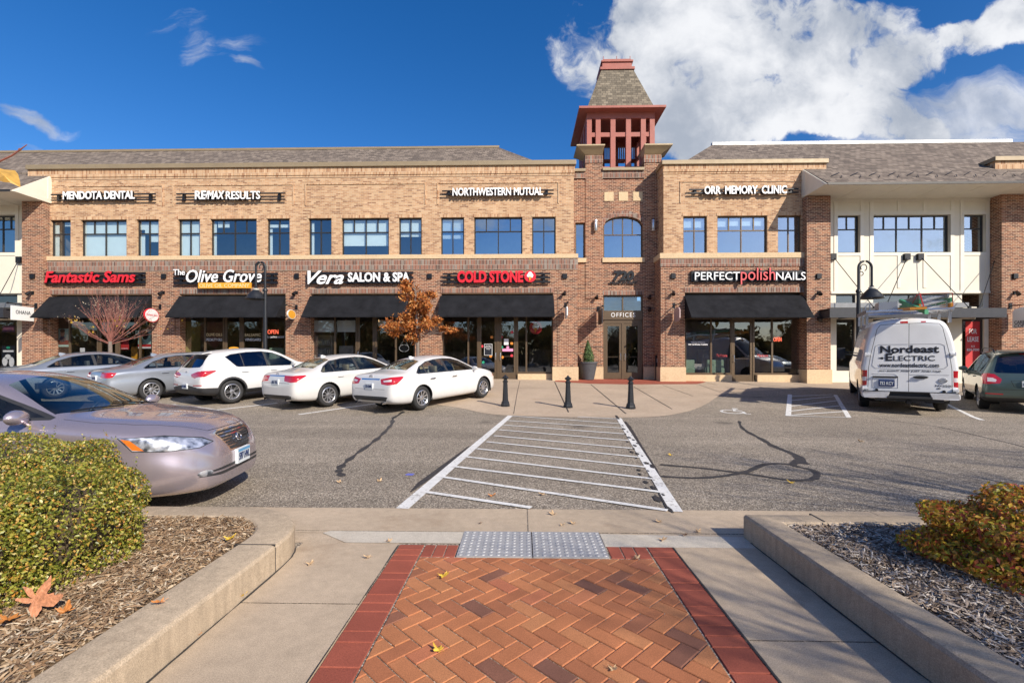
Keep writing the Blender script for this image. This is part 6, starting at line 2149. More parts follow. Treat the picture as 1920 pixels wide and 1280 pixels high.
def handle(root, car, x, z, mat, ln=.19):
 for sg in (-1, 1):
  p, n = car.side(x, z, sg)
  mb = MB()
  mb.obox(p + Vector((0, sg * .028, 0)), (ln / 2, 0, 0), (0, .009, 0), (0, 0, .014))
  mb.obox(p + Vector((-ln * .38, sg * .012, 0)), (.02, 0, 0), (0, .014, 0), (0, 0, .011)); mb.obox(p + Vector((ln * .38, sg * .012, 0)), (.02, 0, 0), (0, .014, 0), (0, 0, .011))
  mb.build('handle', mat, root, bevel=.004)

def plate(root, car, z, end, text, y=0.0, bg=None, ink=None, band=None, w_=.305, h_=.155, tilt=0.0):
 """number plate on the front (end=1) or back (end=-1)"""
 p, n = car.end(y, z, end)
 x = p.x + end * .028
 mb = MB()
 mb.box(p.x - .03 * 1, x, y - w_ / 2, y + w_ / 2, z - h_ / 2, z + h_ / 2)
 if end < 0: mb = MB(); mb.box(x, p.x + .03, y - w_ / 2, y + w_ / 2, z - h_ / 2, z + h_ / 2)
 o = mb.build('number_plate', bg or M_PLATE, root)
 rot = Matrix.Rotation(R(90 if end > 0 else -90), 4, 'Z')
 def put(nm, s_, w2, h2, dz, mat, **kw):
  M = Matrix.Translation((x + end * .002, y, z + dz)) @ rot @ Matrix.Translation((-w2 / 2, 0, -h2 / 2))
  l = lettering(nm, s_, w2, h2, mat, None, M=M, depth=.004, **kw); l.parent = o
 put('plate_lettering', text, w_ * .86, h_ * .52, -.004, ink or M_INK_BLUE, bold=.02)
 if band:
  mb = MB(); xb_ = x + end * .0015
  mb.quad((xb_, y - w_ / 2 + .004, z + h_ * .28), (xb_, y + w_ / 2 - .004, z + h_ * .28), (xb_, y + w_ / 2 - .004, z + h_ / 2 - .004), (xb_, y - w_ / 2 + .004, z + h_ / 2 - .004))
  mb.build('plate_band', band, o)
 return o

def place(root, rear, front_dir_deg, ax_len, wheel_r=0, z_off=0.0):
 """rear: (x, y) of the middle of the rear axle, front_dir_deg: heading measured from +X"""
 a = R(front_dir_deg)
 r = Vector(rear); f = r + Vector((math.cos(a), math.sin(a))) * ax_len
 zr, zf = gz(*r), gz(*f)
 pit = math.atan2(zf - zr, ax_len)
 root.rotation_mode = 'XYZ'
 root.rotation_euler = Euler((0, -pit, a), 'XYZ')
 root.location = ((r.x + f.x) / 2, (r.y + f.y) / 2, (zr + zf) / 2 + z_off)

def tri_clip(poly, x0=None, x1=None):
 if x0 is not None: poly = clip_poly(poly, -1, 0, -x0)
 if x1 is not None: poly = clip_poly(poly, 1, 0, x1)
 return poly

def sedan_spec(L=4.87, W=0.915, H=1.47, ax=(1.12, 3.90), z=0.0):
 k = H / 1.47
 T = [(0, .62), (.04, .90), (.11, 1.03), (.2, 1.065), (.4, 1.085), (.72, 1.12), (1.0, 1.22), (1.4, 1.37), (1.75, 1.445), (2.2, 1.47), (2.65, 1.455), (2.95, 1.39), (3.3, 1.235), (3.66, 1.065), (3.78, 1.025), (4.1, .97), (4.4, .895), (4.62, .82), (4.75, .74), (4.83, .64), (4.87, .54)]
 E = [(0, .60), (.04, .86), (.11, .985), (.2, 1.02), (.4, 1.035), (.72, 1.06), (1.0, 1.15), (1.4, 1.30), (1.75, 1.37), (2.2, 1.40), (2.65, 1.38), (2.95, 1.315), (3.3, 1.165), (3.66, 1.01), (3.78, .985), (4.1, .93), (4.4, .85), (4.62, .77), (4.75, .69), (4.83, .60), (4.87, .52)]
 WR = [(0, .58), (.04, .66), (.11, .72), (.4, .74), (.72, .70), (1.0, .64), (1.4, .585), (1.75, .565), (2.2, .565), (2.65, .575), (2.95, .60), (3.3, .655), (3.66, .72), (3.78, .74), (4.1, .76), (4.4, .74), (4.62, .67), (4.75, .56), (4.83, .46), (4.87, .38)]
 B = [(0, .56), (.04, .78), (.11, .88), (.2, .925), (.4, .955), (.72, .975), (1.4, .965), (2.2, .94), (2.95, .915), (3.66, .885), (4.1, .835), (4.4, .77), (4.62, .69), (4.75, .62), (4.83, .55), (4.87, .48)]
 WB = [(0, .64), (.04, .77), (.11, .83), (.2, .855), (.4, .87), (.72, .882), (2.2, .885), (3.66, .88), (4.1, .865), (4.4, .83), (4.62, .75), (4.75, .63), (4.83, .52), (4.87, .42)]
 WM = [(0, .68), (.04, .80), (.11, .86), (.2, .885), (.4, .905), (.72, .915), (2.4, .912), (3.9, .915), (4.2, .905), (4.45, .86), (4.62, .78), (4.75, .66), (4.83, .54), (4.87, .44)]
 BT = [(0, .42), (.04, .34), (.12, .27), (.4, .22), (.9, .19), (3.9, .18), (4.5, .19), (4.75, .21), (4.87, .27)]
 sx = L / 4.87
 sc = lambda l, f: [(a * sx, f(b)) for a, b in l]
 return dict(L=L, ax=ax, top=sc(T, lambda v: v * k), edge=sc(E, lambda v: v * k), wr=sc(WR, lambda v: v * W / .915), belt=sc(B, lambda v: v * k), wb=sc(WB, lambda v: v * W / .915), wm=sc(WM, lambda v: v * W / .915), bot=BT if sx == 1 else sc(BT, lambda v: v), zm=.50)

def glasshouse(c, dlo, splits, trim=.022, glass=None, rear_dark=False, trim_mat=None):
 """black-framed side windows: dlo polygon (x,z), splits = x of the pillars' middle and widths"""
 c.both('window_trim', trim_mat or M_PLASTIC, dlo)
 over = lambda: c.ids('window_trim')
 inn = inset_poly(dlo, trim)
 xs = [None] + list(splits) + [None]
 for i in range(len(xs) - 1):
  a = xs[i][0] + xs[i][1] / 2 if xs[i] else None
  b = xs[i + 1][0] - xs[i + 1][1] / 2 if xs[i + 1] else None
  q = tri_clip(inn, a, b)
  if len(q) >= 3: c.both('side_window', (M_GLASS_CARDK if rear_dark and i < 2 else glass or M_GLASS_CAR), q, over=over(), key=i)

def sedan(label, paint, sp, kind, plate_txt, seat=M_SEAT, group='white cars parked nose in to the shops'):
 root = thing('parked_car', label, 'car', (0, 0, 0), 0, group)
 c = Car(sp)
 L = sp['L']
 f = L / 4.87
 r = 0.328
 # doors with shut lines
 bodyids = {0}
 for nm, poly in (('rear', [(1.44, .36), (2.19, .34), (2.19, .955), (1.12, .975), (1.16, .80), (1.30, .62)]), ('front', [(2.215, .34), (3.33, .33), (3.36, .60), (3.40, .90), (2.215, .94)])):
  poly = [(a * f, b) for a, b in poly]
  grow = inset_poly(poly, -.011)
  c.both('seam', M_SEAM, grow, over={0})
  c.both('door', None, poly, over=c.ids('seam'), key=nm)
 dlo = {'altima': [(.97, 1.03), (1.22, 1.195), (1.55, 1.315), (1.9, 1.365), (2.3, 1.378), (2.65, 1.352), (2.95, 1.27), (3.25, 1.13), (3.52, .985), (3.50, .955), (1.02, 1.0)],
           'camry': [(.90, 1.02), (1.1, 1.17), (1.38, 1.305), (1.8, 1.365), (2.3, 1.38), (2.65, 1.35), (2.95, 1.265), (3.25, 1.125), (3.50, .985), (3.48, .955), (.95, .99)],
           'audi': [(.98, 1.03), (1.30, 1.21), (1.65, 1.32), (2.0, 1.362), (2.4, 1.368), (2.7, 1.335), (2.98, 1.25), (3.25, 1.13), (3.52, .985), (3.5, .955), (1.02, 1.0)]}[kind]
 dlo = [(a * f, b) for a, b in dlo]
 glasshouse(c, dlo, [(1.34 * f, .05 if kind != 'camry' else .03), (2.2 * f, .085)], .022 if kind != 'audi' else .018, trim_mat=M_PLASTIC if kind != 'audi' else M_PLASTIC)
 ws = [(3.02, -.50), (3.64, -.655), (3.72, -.45), (3.76, 0), (3.72, .45), (3.64, .655), (3.02, .50), (2.98, .25), (2.97, 0), (2.98, -.25)]
 rw = [(.84, -.56), (.80, -.3), (.79, 0), (.80, .3), (.84, .56), (1.42, .475), (1.46, .25), (1.47, 0), (1.46, -.25), (1.42, -.475)]
 for nm, pl in (('windshield', ws), ('rear_window', rw)):
  pl = [(a * f, b) for a, b in pl]
  c.stamp('glass_seal', M_PLASTIC, inset_poly(pl, -.018), 'T', filt=lambda p, n: p.z > .98, over={0})
  c.stamp(nm, M_GLASS_CAR, pl, 'T', over=c.ids('glass_seal'))
 # boot lid line, lamps, bumper
 c.stamp('seam', M_SEAM, [(-.64, .755), (.64, .755), (.64, .765), (-.64, .765)], 'B', over={0}) if kind == 'camry' else c.stamp('seam', M_SEAM, [(-.6, .66), (.6, .66), (.6, .668), (-.6, .668)], 'B', over={0})
 if kind == 'altima':
  c.mirror_y('taillight', M_TAIL, [(.40, .93), (.46, .80), (.70, .775), (.93, .80), (.93, .985), (.75, .985)], 'B', over={0}, filt=lambda p, n: n.x < -.3)
  c.both('taillight', M_TAIL, [(0, .79), (.20, .80), (.46, .965), (.44, .985), (.1, .985), (0, .95)], over={0}, filt=lambda p, n: abs(n.y) > .42 or abs(p.y) > .74)
  c.mirror_y('taillight_lens', M_TAIL_W, [(.52, .895), (.55, .855), (.80, .87), (.78, .925)], 'B', over=c.ids('taillight'))
  c.stamp('chrome_strip', M_CHROME, [(-.36, .905), (.36, .905), (.38, .945), (-.38, .945)], 'B', over={0})
  c.stamp('bumper_trim', M_PLASTIC, [(-.60, .34), (.60, .34), (.70, .46), (.55, .475), (-.55, .475), (-.70, .46)], 'B', over={0})
  c.stamp('bumper_lip', None, [(-.5, .30), (.5, .30), (.52, .35), (-.52, .35)], 'B', over=c.ids('bumper_trim') | {0})
 elif kind == 'camry':
  c.mirror_y('taillight', M_TAIL, [(.36, .97), (.40, .815), (.70, .78), (.93, .80), (.93, .96)], 'B', over={0}, filt=lambda p, n: n.x < -.3)
  c.both('taillight', M_TAIL, [(0, .79), (.16, .83), (.42, .945), (.40, .965), (.1, .97), (0, .96)], over={0}, filt=lambda p, n: abs(n.y) > .42 or abs(p.y) > .74)
  c.stamp('chrome_strip', M_CHROME, [(-.40, .945), (.40, .945), (.40, .975), (-.40, .975)], 'B', over={0})
  c.stamp('bumper_trim', M_PLASTIC, [(-.62, .30), (.62, .30), (.70, .40), (.60, .425), (-.60, .425), (-.70, .40)], 'B', over={0})
 else:
  c.mirror_y('taillight', M_TAIL, [(.42, .955), (.44, .80), (.93, .79), (.93, .95)], 'B', over={0}, filt=lambda p, n: n.x < -.3)
  c.both('taillight', M_TAIL, [(0, .79), (.18, .80), (.30, .93), (.1, .955), (0, .95)], over={0}, filt=lambda p, n: abs(n.y) > .42 or abs(p.y) > .74)
  c.stamp('bumper_trim', M_PLASTIC, [(-.62, .28), (.62, .28), (.66, .36), (-.66, .36)], 'B', over={0})
 # front end
 c.mirror_y('headlight', M_TAIL_W, [(.46, .60), (.60, .59), (.93, .66), (.93, .80), (.75, .76)], 'F', over={0})
 c.both('side_marker', M_AMBER, [(4.43 * f, .70), (4.52 * f, .67), (4.55 * f, .70), (4.46 * f, .735)], over=c.ids('headlight') | {0})
 c.stamp('grille', M_PLASTIC, [(-.40, .66), (-.28, .48), (.28, .48), (.40, .66), (.36, .70), (-.36, .70)], 'F', over={0})
 c.stamp('bumper_trim', M_PLASTIC, [(-.5, .25), (.5, .25), (.6, .36), (-.6, .36)], 'F', over={0})
 c.both('fuel_flap', None, [(0, 0), (0.001, 0), (0, 0.001)]) if False else None
 for xa in sp['ax']:
  c.both('arch', None, circle(xa, r, r + .055), delete=True)
 c.finish(root, paint)
 add_wheels(root, c, r, .222 if kind != 'altima' else .215, .215, {'altima': 9, 'camry': 10, 'audi': 10}[kind], 'single', key=kind)
 cabin(root, c, seat, 2.35 * f, 1.45 * f)
 mirrors(root, c, 3.36 * f, 1.0, paint)
 hm = paint if kind != 'altima' else M_CHROME
 handle(root, c, 1.52 * f, .845, hm); handle(root, c, 2.45 * f, .835, hm)
 plate(root, c, .79 if kind != 'altima' else .74, -1, plate_txt, bg=M_PLATE, ink=M_INK_BLUE, band=None)
 mb = MB()
 p, n = c.end(0, 1.0, -1)
 ring = [(p.x - .012, .062 * math.cos(a), (.995 if kind != 'audi' else .92) + .042 * math.sin(a)) for a in [2 * math.pi * k / 20 for k in range(21)]]
 mb.tube(ring, .008, 6, cap=False)
 if kind == 'altima': mb.box(p.x - .02, p.x - .008, -.075, .075, .985, 1.005)
 if kind == 'audi':
  mb = MB()
  for q in (-.105, -.035, .035, .105): mb.tube([(p.x - .014, q + .045 * math.cos(a), .90 + .045 * math.sin(a)) for a in [2 * math.pi * k / 18 for k in range(19)]], .006, 5, cap=False)
 mb.build('emblem', M_CHROME, root)
 mb = MB()
 mb.tube([(-c.mid - .03, .52 * -1, .30), (-c.mid + .25, -.52, .30)], .035, 10, cap=False)
 mb.tube([(-c.mid - .03, .52, .30), (-c.mid + .25, .52, .30)], .035, 10, cap=False)
 if kind != 'audi': mb.build('exhaust', M_CHROME, root, smooth=True)
 # roof aerial fin
 mb = MB(); tz_ = pchip(sp['top'])(1.62 * f)
 mb.extrude([(1.50 * f - c.mid, -.02, tz_ - .06), (1.72 * f - c.mid, -.02, tz_ - .01), (1.55 * f - c.mid, -.02, tz_ + .05), (1.50 * f - c.mid, -.02, tz_ + .05)], (0, .04, 0))
 mb.build('aerial', paint, root)
 return root, c

HD = 90 - 31.0
R1 = [(-3.0 , 13.5)]
altima, ca = sedan('white sedan with three part red and clear tail lamps, nearest the crosswalk', M_CAR_WHITE, sedan_spec(4.87, .915, 1.47, (1.12, 3.90)), 'altima', '273 DWK')
camry, cc = sedan('white sedan with long red tail lamps between the white hatchback and the crosswalk sedan', M_CAR_PEARL, sedan_spec(4.85, .91, 1.47, (1.10, 3.875)), 'camry', '815 TKL')
audi, cu_ = sedan('silver sedan parked beside the white hatchback', M_CAR_SILVER, sedan_spec(4.92, .925, 1.46, (1.15, 3.99)), 'audi', '446 NRB', M_SEAT_GREY, 'silver sedans parked nose in to the shops')
def lat(px_, py_, half, hd):
 """middle of the rear axle from the ground point under the right rear wheel"""
 a = R(hd)
 return (px_ - math.sin(a) * half, py_ + math.cos(a) * half)
place(altima, lat(-2.86, 13.25, .78, 57), 57, 2.776)
place(camry, lat(-5.70, 13.75, .78, 58), 58, 2.775)
place(audi, lat(-11.75, 14.75, .78, 59), 59, 2.84)
a2 = copy_tree(audi)
a2['label'] = 'silver sedan at the left edge of the photo, behind the mauve sedan'
place(a2, lat(-15.2, 15.1, .78, 59), 59, 2.84)

# ---------------------------------------------------------------- hatchbacks
def suv(label, paint, kind, plate_txt, group=None):
 root = thing('parked_car', label, 'car', (0, 0, 0), 0, group)
 if kind == 'white':
  L, ax = 4.44, (.90, 3.54)
  sp = dict(L=L, ax=ax, zm=.46, tuck=.045,
   top=[(0, .66), (.03, .90), (.07, 1.02), (.16, 1.14), (.30, 1.34), (.42, 1.505), (.55, 1.565), (.8, 1.60), (1.3, 1.632), (1.8, 1.64), (2.2, 1.62), (2.5, 1.56), (2.8, 1.42), (3.15, 1.20), (3.3, 1.13), (3.7, 1.08), (4.0, 1.01), (4.2, .93), (4.33, .82), (4.41, .68), (4.44, .56)],
   edge=[(0, .64), (.03, .87), (.07, .98), (.16, 1.08), (.30, 1.26), (.42, 1.40), (.55, 1.47), (.8, 1.51), (1.3, 1.545), (1.8, 1.555), (2.2, 1.535), (2.5, 1.475), (2.8, 1.34), (3.15, 1.14), (3.3, 1.085), (3.7, 1.03), (4.0, .95), (4.2, .87), (4.33, .76), (4.41, .63), (4.44, .53)],
   wr=[(0, .60), (.07, .70), (.16, .70), (.42, .60), (.8, .60), (1.3, .605), (2.2, .61), (2.5, .625), (2.8, .66), (3.15, .73), (3.7, .76), (4.0, .74), (4.2, .68), (4.33, .56), (4.41, .44), (4.44, .36)],
   belt=[(0, .60), (.03, .80), (.07, .92), (.16, 1.01), (.42, 1.10), (.8, 1.09), (1.5, 1.05), (2.5, 1.0), (3.3, .96), (3.7, .92), (4.0, .86), (4.2, .78), (4.33, .68), (4.41, .57), (4.44, .49)],
   wb=[(0, .66), (.03, .78), (.07, .84), (.16, .865), (.42, .87), (2.5, .895), (3.3, .89), (3.7, .875), (4.0, .84), (4.2, .76), (4.33, .62), (4.41, .5), (4.44, .40)],
   wm=[(0, .72), (.03, .84), (.08, .89), (.25, .92), (.9, .928), (3.5, .928), (3.8, .91), (4.0, .87), (4.2, .79), (4.33, .66), (4.41, .52), (4.44, .42)],
   bot=[(0, .48), (.05, .38), (.2, .30), (.6, .26), (3.8, .25), (4.2, .27), (4.44, .34)])
 else:
  L, ax = 4.60, (.98, 3.62)
  sp = dict(L=L, ax=ax, zm=.48, tuck=.045,
   top=[(0, .66), (.03, .92), (.06, 1.04), (.12, 1.16), (.22, 1.40), (.30, 1.58), (.40, 1.635), (.8, 1.675), (1.4, 1.695), (2.0, 1.69), (2.35, 1.65), (2.65, 1.55), (3.0, 1.35), (3.3, 1.15), (3.45, 1.09), (3.9, 1.03), (4.2, .96), (4.4, .88), (4.52, .76), (4.58, .63), (4.60, .55)],
   edge=[(0, .64), (.03, .88), (.06, 1.0), (.12, 1.11), (.22, 1.34), (.30, 1.49), (.40, 1.55), (.8, 1.59), (1.4, 1.61), (2.0, 1.605), (2.35, 1.565), (2.65, 1.47), (3.0, 1.28), (3.3, 1.10), (3.45, 1.045), (3.9, .98), (4.2, .91), (4.4, .82), (4.52, .71), (4.58, .59), (4.60, .52)],
   wr=[(0, .62), (.06, .72), (.12, .73), (.30, .64), (.8, .62), (2.35, .625), (2.65, .645), (3.0, .69), (3.3, .74), (3.9, .76), (4.2, .72), (4.4, .62), (4.52, .50), (4.58, .40), (4.6, .34)],
   belt=[(0, .60), (.03, .80), (.06, .93), (.12, 1.01), (.30, 1.06), (1.2, 1.04), (2.5, .99), (3.45, .95), (3.9, .89), (4.2, .82), (4.4, .72), (4.52, .63), (4.58, .55), (4.6, .49)],
   wb=[(0, .68), (.03, .80), (.06, .84), (.12, .86), (.30, .87), (2.5, .88), (3.45, .875), (3.9, .85), (4.2, .79), (4.4, .68), (4.52, .55), (4.58, .44), (4.6, .38)],
   wm=[(0, .74), (.03, .85), (.08, .885), (.3, .90), (2.0, .90), (3.6, .90), (3.95, .88), (4.2, .82), (4.4, .70), (4.52, .57), (4.58, .46), (4.6, .4)],
   bot=[(0, .50), (.05, .40), (.2, .32), (.6, .27), (3.8, .26), (4.3, .28), (4.6, .34)])
 c = Car(sp)
 r = .345
 if kind == 'white':
  for nm, poly in (('rear', [(1.30, .42), (2.02, .42), (2.02, 1.03), (1.12, 1.06), (1.14, .85), (1.24, .62)]), ('front', [(2.045, .42), (3.0, .42), (3.06, .7), (3.08, .98), (2.045, 1.025)])):
   c.both('seam', M_SEAM, inset_poly(poly, -.011), over={0}); c.both('door', None, poly, over=c.ids('seam'), key=nm)
  dlo = [(.83, 1.40), (1.02, 1.475), (1.5, 1.52), (2.0, 1.52), (2.35, 1.46), (2.65, 1.33), (2.95, 1.13), (3.04, 1.03), (3.0, 1.0), (1.14, 1.075), (1.06, 1.10)]
  glasshouse(c, dlo, [(1.30, .03), (2.05, .07)], .02, rear_dark=True)
  ws = [(2.55, -.54), (3.06, -.68), (3.14, -.4), (3.17, 0), (3.14, .4), (3.06, .68), (2.55, .54), (2.5, 0)]
  # tailgate glass seen from behind
  rw = [(-.60, 1.20), (-.56, 1.13), (0, 1.11), (.56, 1.13), (.60, 1.20), (.50, 1.46), (0, 1.48), (-.50, 1.46)]
  c.stamp('glass_seal', M_PLASTIC, inset_poly(rw, -.02), 'B', over={0}); c.stamp('rear_window', M_GLASS_CARDK, rw, 'B', over=c.ids('glass_seal'))
  c.mirror_y('taillight', M_TAIL, [(.30, .93), (.36, .86), (.55, .82), (.93, .90), (.93, 1.03), (.60, 1.01)], 'B', over={0}, filt=lambda p, n: n.x < -.3)
  c.both('taillight', M_TAIL, [(0, .86), (.15, .86), (.46, .995), (.45, 1.03), (.1, 1.03), (0, 1.0)], over={0}, filt=lambda p, n: abs(n.y) > .42 or abs(p.y) > .74)
  c.stamp('bumper_trim', M_PLASTIC, [(-1, .28), (1, .28), (1, .52), (.64, .56), (.50, .64), (-.50, .64), (-.64, .56), (-1, .52)], 'B', over={0})
  c.both('bumper_trim', M_PLASTIC, [(0, .25), (.62, .25), (.62, .50), (0, .54)], over={0})
  c.mirror_y('reflector', M_TAIL, [(.46, .625), (.46, .595), (.86, .60), (.86, .63)], 'B', over=c.ids('bumper_trim') | {0})
  c.both('cladding', M_PLASTIC, [(1.2, .2), (3.3, .2), (3.3, .39), (1.2, .39)], over={0})
  arch, rails = .11, False
 else:
  for nm, poly in (('rear', [(1.36, .42), (2.10, .42), (2.10, .99), (1.20, 1.02), (1.22, .85), (1.30, .62)]), ('front', [(2.125, .42), (3.1, .42), (3.16, .7), (3.18, .93), (2.125, .985)])):
   c.both('seam', M_SEAM, inset_poly(poly, -.011), over={0}); c.both('door', None, poly, over=c.ids('seam'), key=nm)
  dlo = [(.42, 1.12), (.50, 1.46), (.62, 1.53), (1.4, 1.575), (2.0, 1.57), (2.35, 1.53), (2.65, 1.42), (2.95, 1.22), (3.18, 1.03), (3.15, .985), (1.2, 1.05)]
  glasshouse(c, dlo, [(1.22, .10), (2.11, .08)], .02, rear_dark=False)
  ws = [(2.62, -.55), (3.2, -.68), (3.28, -.4), (3.31, 0), (3.28, .4), (3.2, .68), (2.62, .55), (2.57, 0)]
  rw = [(-.66, 1.14), (-.62, 1.10), (0, 1.09), (.62, 1.10), (.66, 1.14), (.57, 1.51), (.5, 1.54), (0, 1.55), (-.5, 1.54), (-.57, 1.51)]
  c.stamp('glass_seal', M_PLASTIC, inset_poly(rw, -.02), 'B', over={0}); c.stamp('rear_window', M_GLASS_CARDK, rw, 'B', over=c.ids('glass_seal'))
  c.stamp('brake_light', M_TAIL, [(-.16, 1.585), (.16, 1.585), (.16, 1.61), (-.16, 1.61)], 'B', over={0})
  c.mirror_y('taillight', M_TAIL, [(.52, .93), (.56, .82), (.93, .80), (.93, 1.09), (.66, 1.07)], 'B', over={0}, filt=lambda p, n: n.x < -.3)
  c.both('taillight', M_TAIL, [(0, .80), (.20, .80), (.33, .93), (.28, 1.07), (.1, 1.09), (0, 1.05)], over={0}, filt=lambda p, n: abs(n.y) > .42 or abs(p.y) > .74)
  c.mirror_y('taillight_lens', M_TAIL_W, [(.62, .92), (.64, .86), (.80, .87), (.80, .98), (.70, .97)], 'B', over=c.ids('taillight'))
  c.stamp('bumper_trim', M_PLASTIC, [(-1, .28), (1, .28), (1, .44), (-1, .44)], 'B', over={0})
  c.both('bumper_trim', M_PLASTIC, [(0, .25), (.62, .25), (.62, .40), (0, .44)], over={0})
  c.mirror_y('reflector', M_TAIL, [(.50, .55), (.50, .52), (.84, .53), (.84, .56)], 'B', over={0})
  c.stamp('seam', M_SEAM, [(-.7, .655), (.7, .655), (.7, .665), (-.7, .665)], 'B', over={0})
  c.stamp('seam', M_SEAM, [(-.30, .735), (.30, .735), (.36, .90), (-.36, .90)], 'B', over={0}); c.stamp('plate_recess', None, [(-.29, .742), (.29, .742), (.345, .892), (-.345, .892)], 'B', over=c.ids('seam'))
  arch, rails = .075, True
 c.stamp('glass_seal', M_PLASTIC, inset_poly(ws, -.018), 'T', filt=lambda p, n: p.z > 1.02 and p.x > 0, over={0}); c.stamp('windshield', M_GLASS_CAR, ws, 'T', over=c.ids('glass_seal'))
 c.mirror_y('headlight', M_TAIL_W, [(.42, .74), (.6, .72), (.93, .80), (.93, .93), (.7, .88)], 'F', over={0})
 c.stamp('grille', M_PLASTIC, [(-.38, .80), (-.30, .66), (.30, .66), (.38, .80)], 'F', over={0})
 c.stamp('bumper_trim', M_PLASTIC, [(-.7, .26), (.7, .26), (.7, .46), (-.7, .46)], 'F', over={0})
 for xa in ax:
  if kind == 'white': c.both('cladding', M_PLASTIC, circle(xa, r, r + arch), over={0} | c.ids('bumper_trim', 'seam', 'door'))
  c.both('arch', None, circle(xa, r, r + .055), delete=True)
 c.finish(root, paint)
 add_wheels(root, c, r, .232, .225, 5, 'double', key=kind)
 cabin(root, c, M_SEAT_GREY, 1.95, 1.05, zf=.42, zs=.78, zh=1.30, dash_x=2.85)
 mirrors(root, c, 2.86 if kind == 'white' else 3.02, 1.07, paint)
 handle(root, c, 1.30 if kind == 'white' else 1.38, .93, paint); handle(root, c, 2.22 if kind == 'white' else 2.3, .915, paint)
 if kind == 'white': plate(root, c, .585, -1, plate_txt)
 else: plate(root, c, .815, -1, plate_txt)
 m = c.mid
 if rails:
  mb = MB()
  for sg in (-1, 1):
   pts = [(x - m, sg * .60, pchip(sp['top'])(x) + dz) for x, dz in ((.55, -.03), (.62, .035), (.9, .05), (2.0, .05), (2.3, .035), (2.38, -.03))]
   mb.tube(pts, .017, 8)
  mb.build('roof_rail', M_BLACK, root, smooth=True)
 mb = MB()
 if kind == 'white':
  p, n = c.end(0, 1.0, -1); mb.tube([(p.x - .012, .06 * math.cos(a), .985 + .034 * math.sin(a)) for a in [2 * math.pi * k / 20 for k in range(21)]], .006, 6, cap=False)
  mb.box(p.x - .014, p.x - .004, -.03, .03, .98, .99)
 else:
  p, n = c.end(0, .96, -1); mb.tube([(p.x - .012, .07 * math.cos(a), .96 + .036 * math.sin(a)) for a in [2 * math.pi * k / 20 for k in range(21)]], .007, 6, cap=False)
  for q in (-.02, .0, .025): mb.box(p.x - .014, p.x - .006, q - .005, q + .005, .955, .965)
 mb.build('emblem', M_CHROME, root)
 tzz = pchip(sp['top'])(.75)
 mb = MB(); mb.tube([(.70 - m, 0, tzz - .02), (.62 - m, 0, tzz + .07)] if kind == 'white' else [(.70 - m, 0, tzz - .02), (.45 - m, 0, tzz + .2)], .008, 6); mb.build('aerial', M_BLACK, root)
 mb = MB()
 sx = .10
 mb.box(.05 - m, .62 - m, -.5, .5, pchip(sp['top'])(.5) - .055, pchip(sp['top'])(.5) - .02) if False else mb.obox((.40 - m, 0, pchip(sp['top'])(.42) + .035), (.14, 0, .022), (0, .56, 0), (0, 0, .014))
 mb.build('spoiler', paint, root, bevel=.008)
 return root, c
sportage, cs = suv('white hatchback with tinted rear glass and black cladding beside the silver sedan', M_CAR_WHITE, 'white', '118 RMW', 'white cars parked nose in to the shops')
place(sportage, lat(-8.85, 14.25, .80, 59), 59, 2.64)
forester, cf = suv('dark green hatchback with roof rails beside the white van', M_CAR_GREEN, 'green', '847 BKT')
# its left rear wheel stands at (13.4, 14.0)
a_ = R(HD)
a_ = R(54)
place(forester, (13.2 + math.sin(a_) * .78, 13.95 - math.cos(a_) * .78), 54, 2.64)
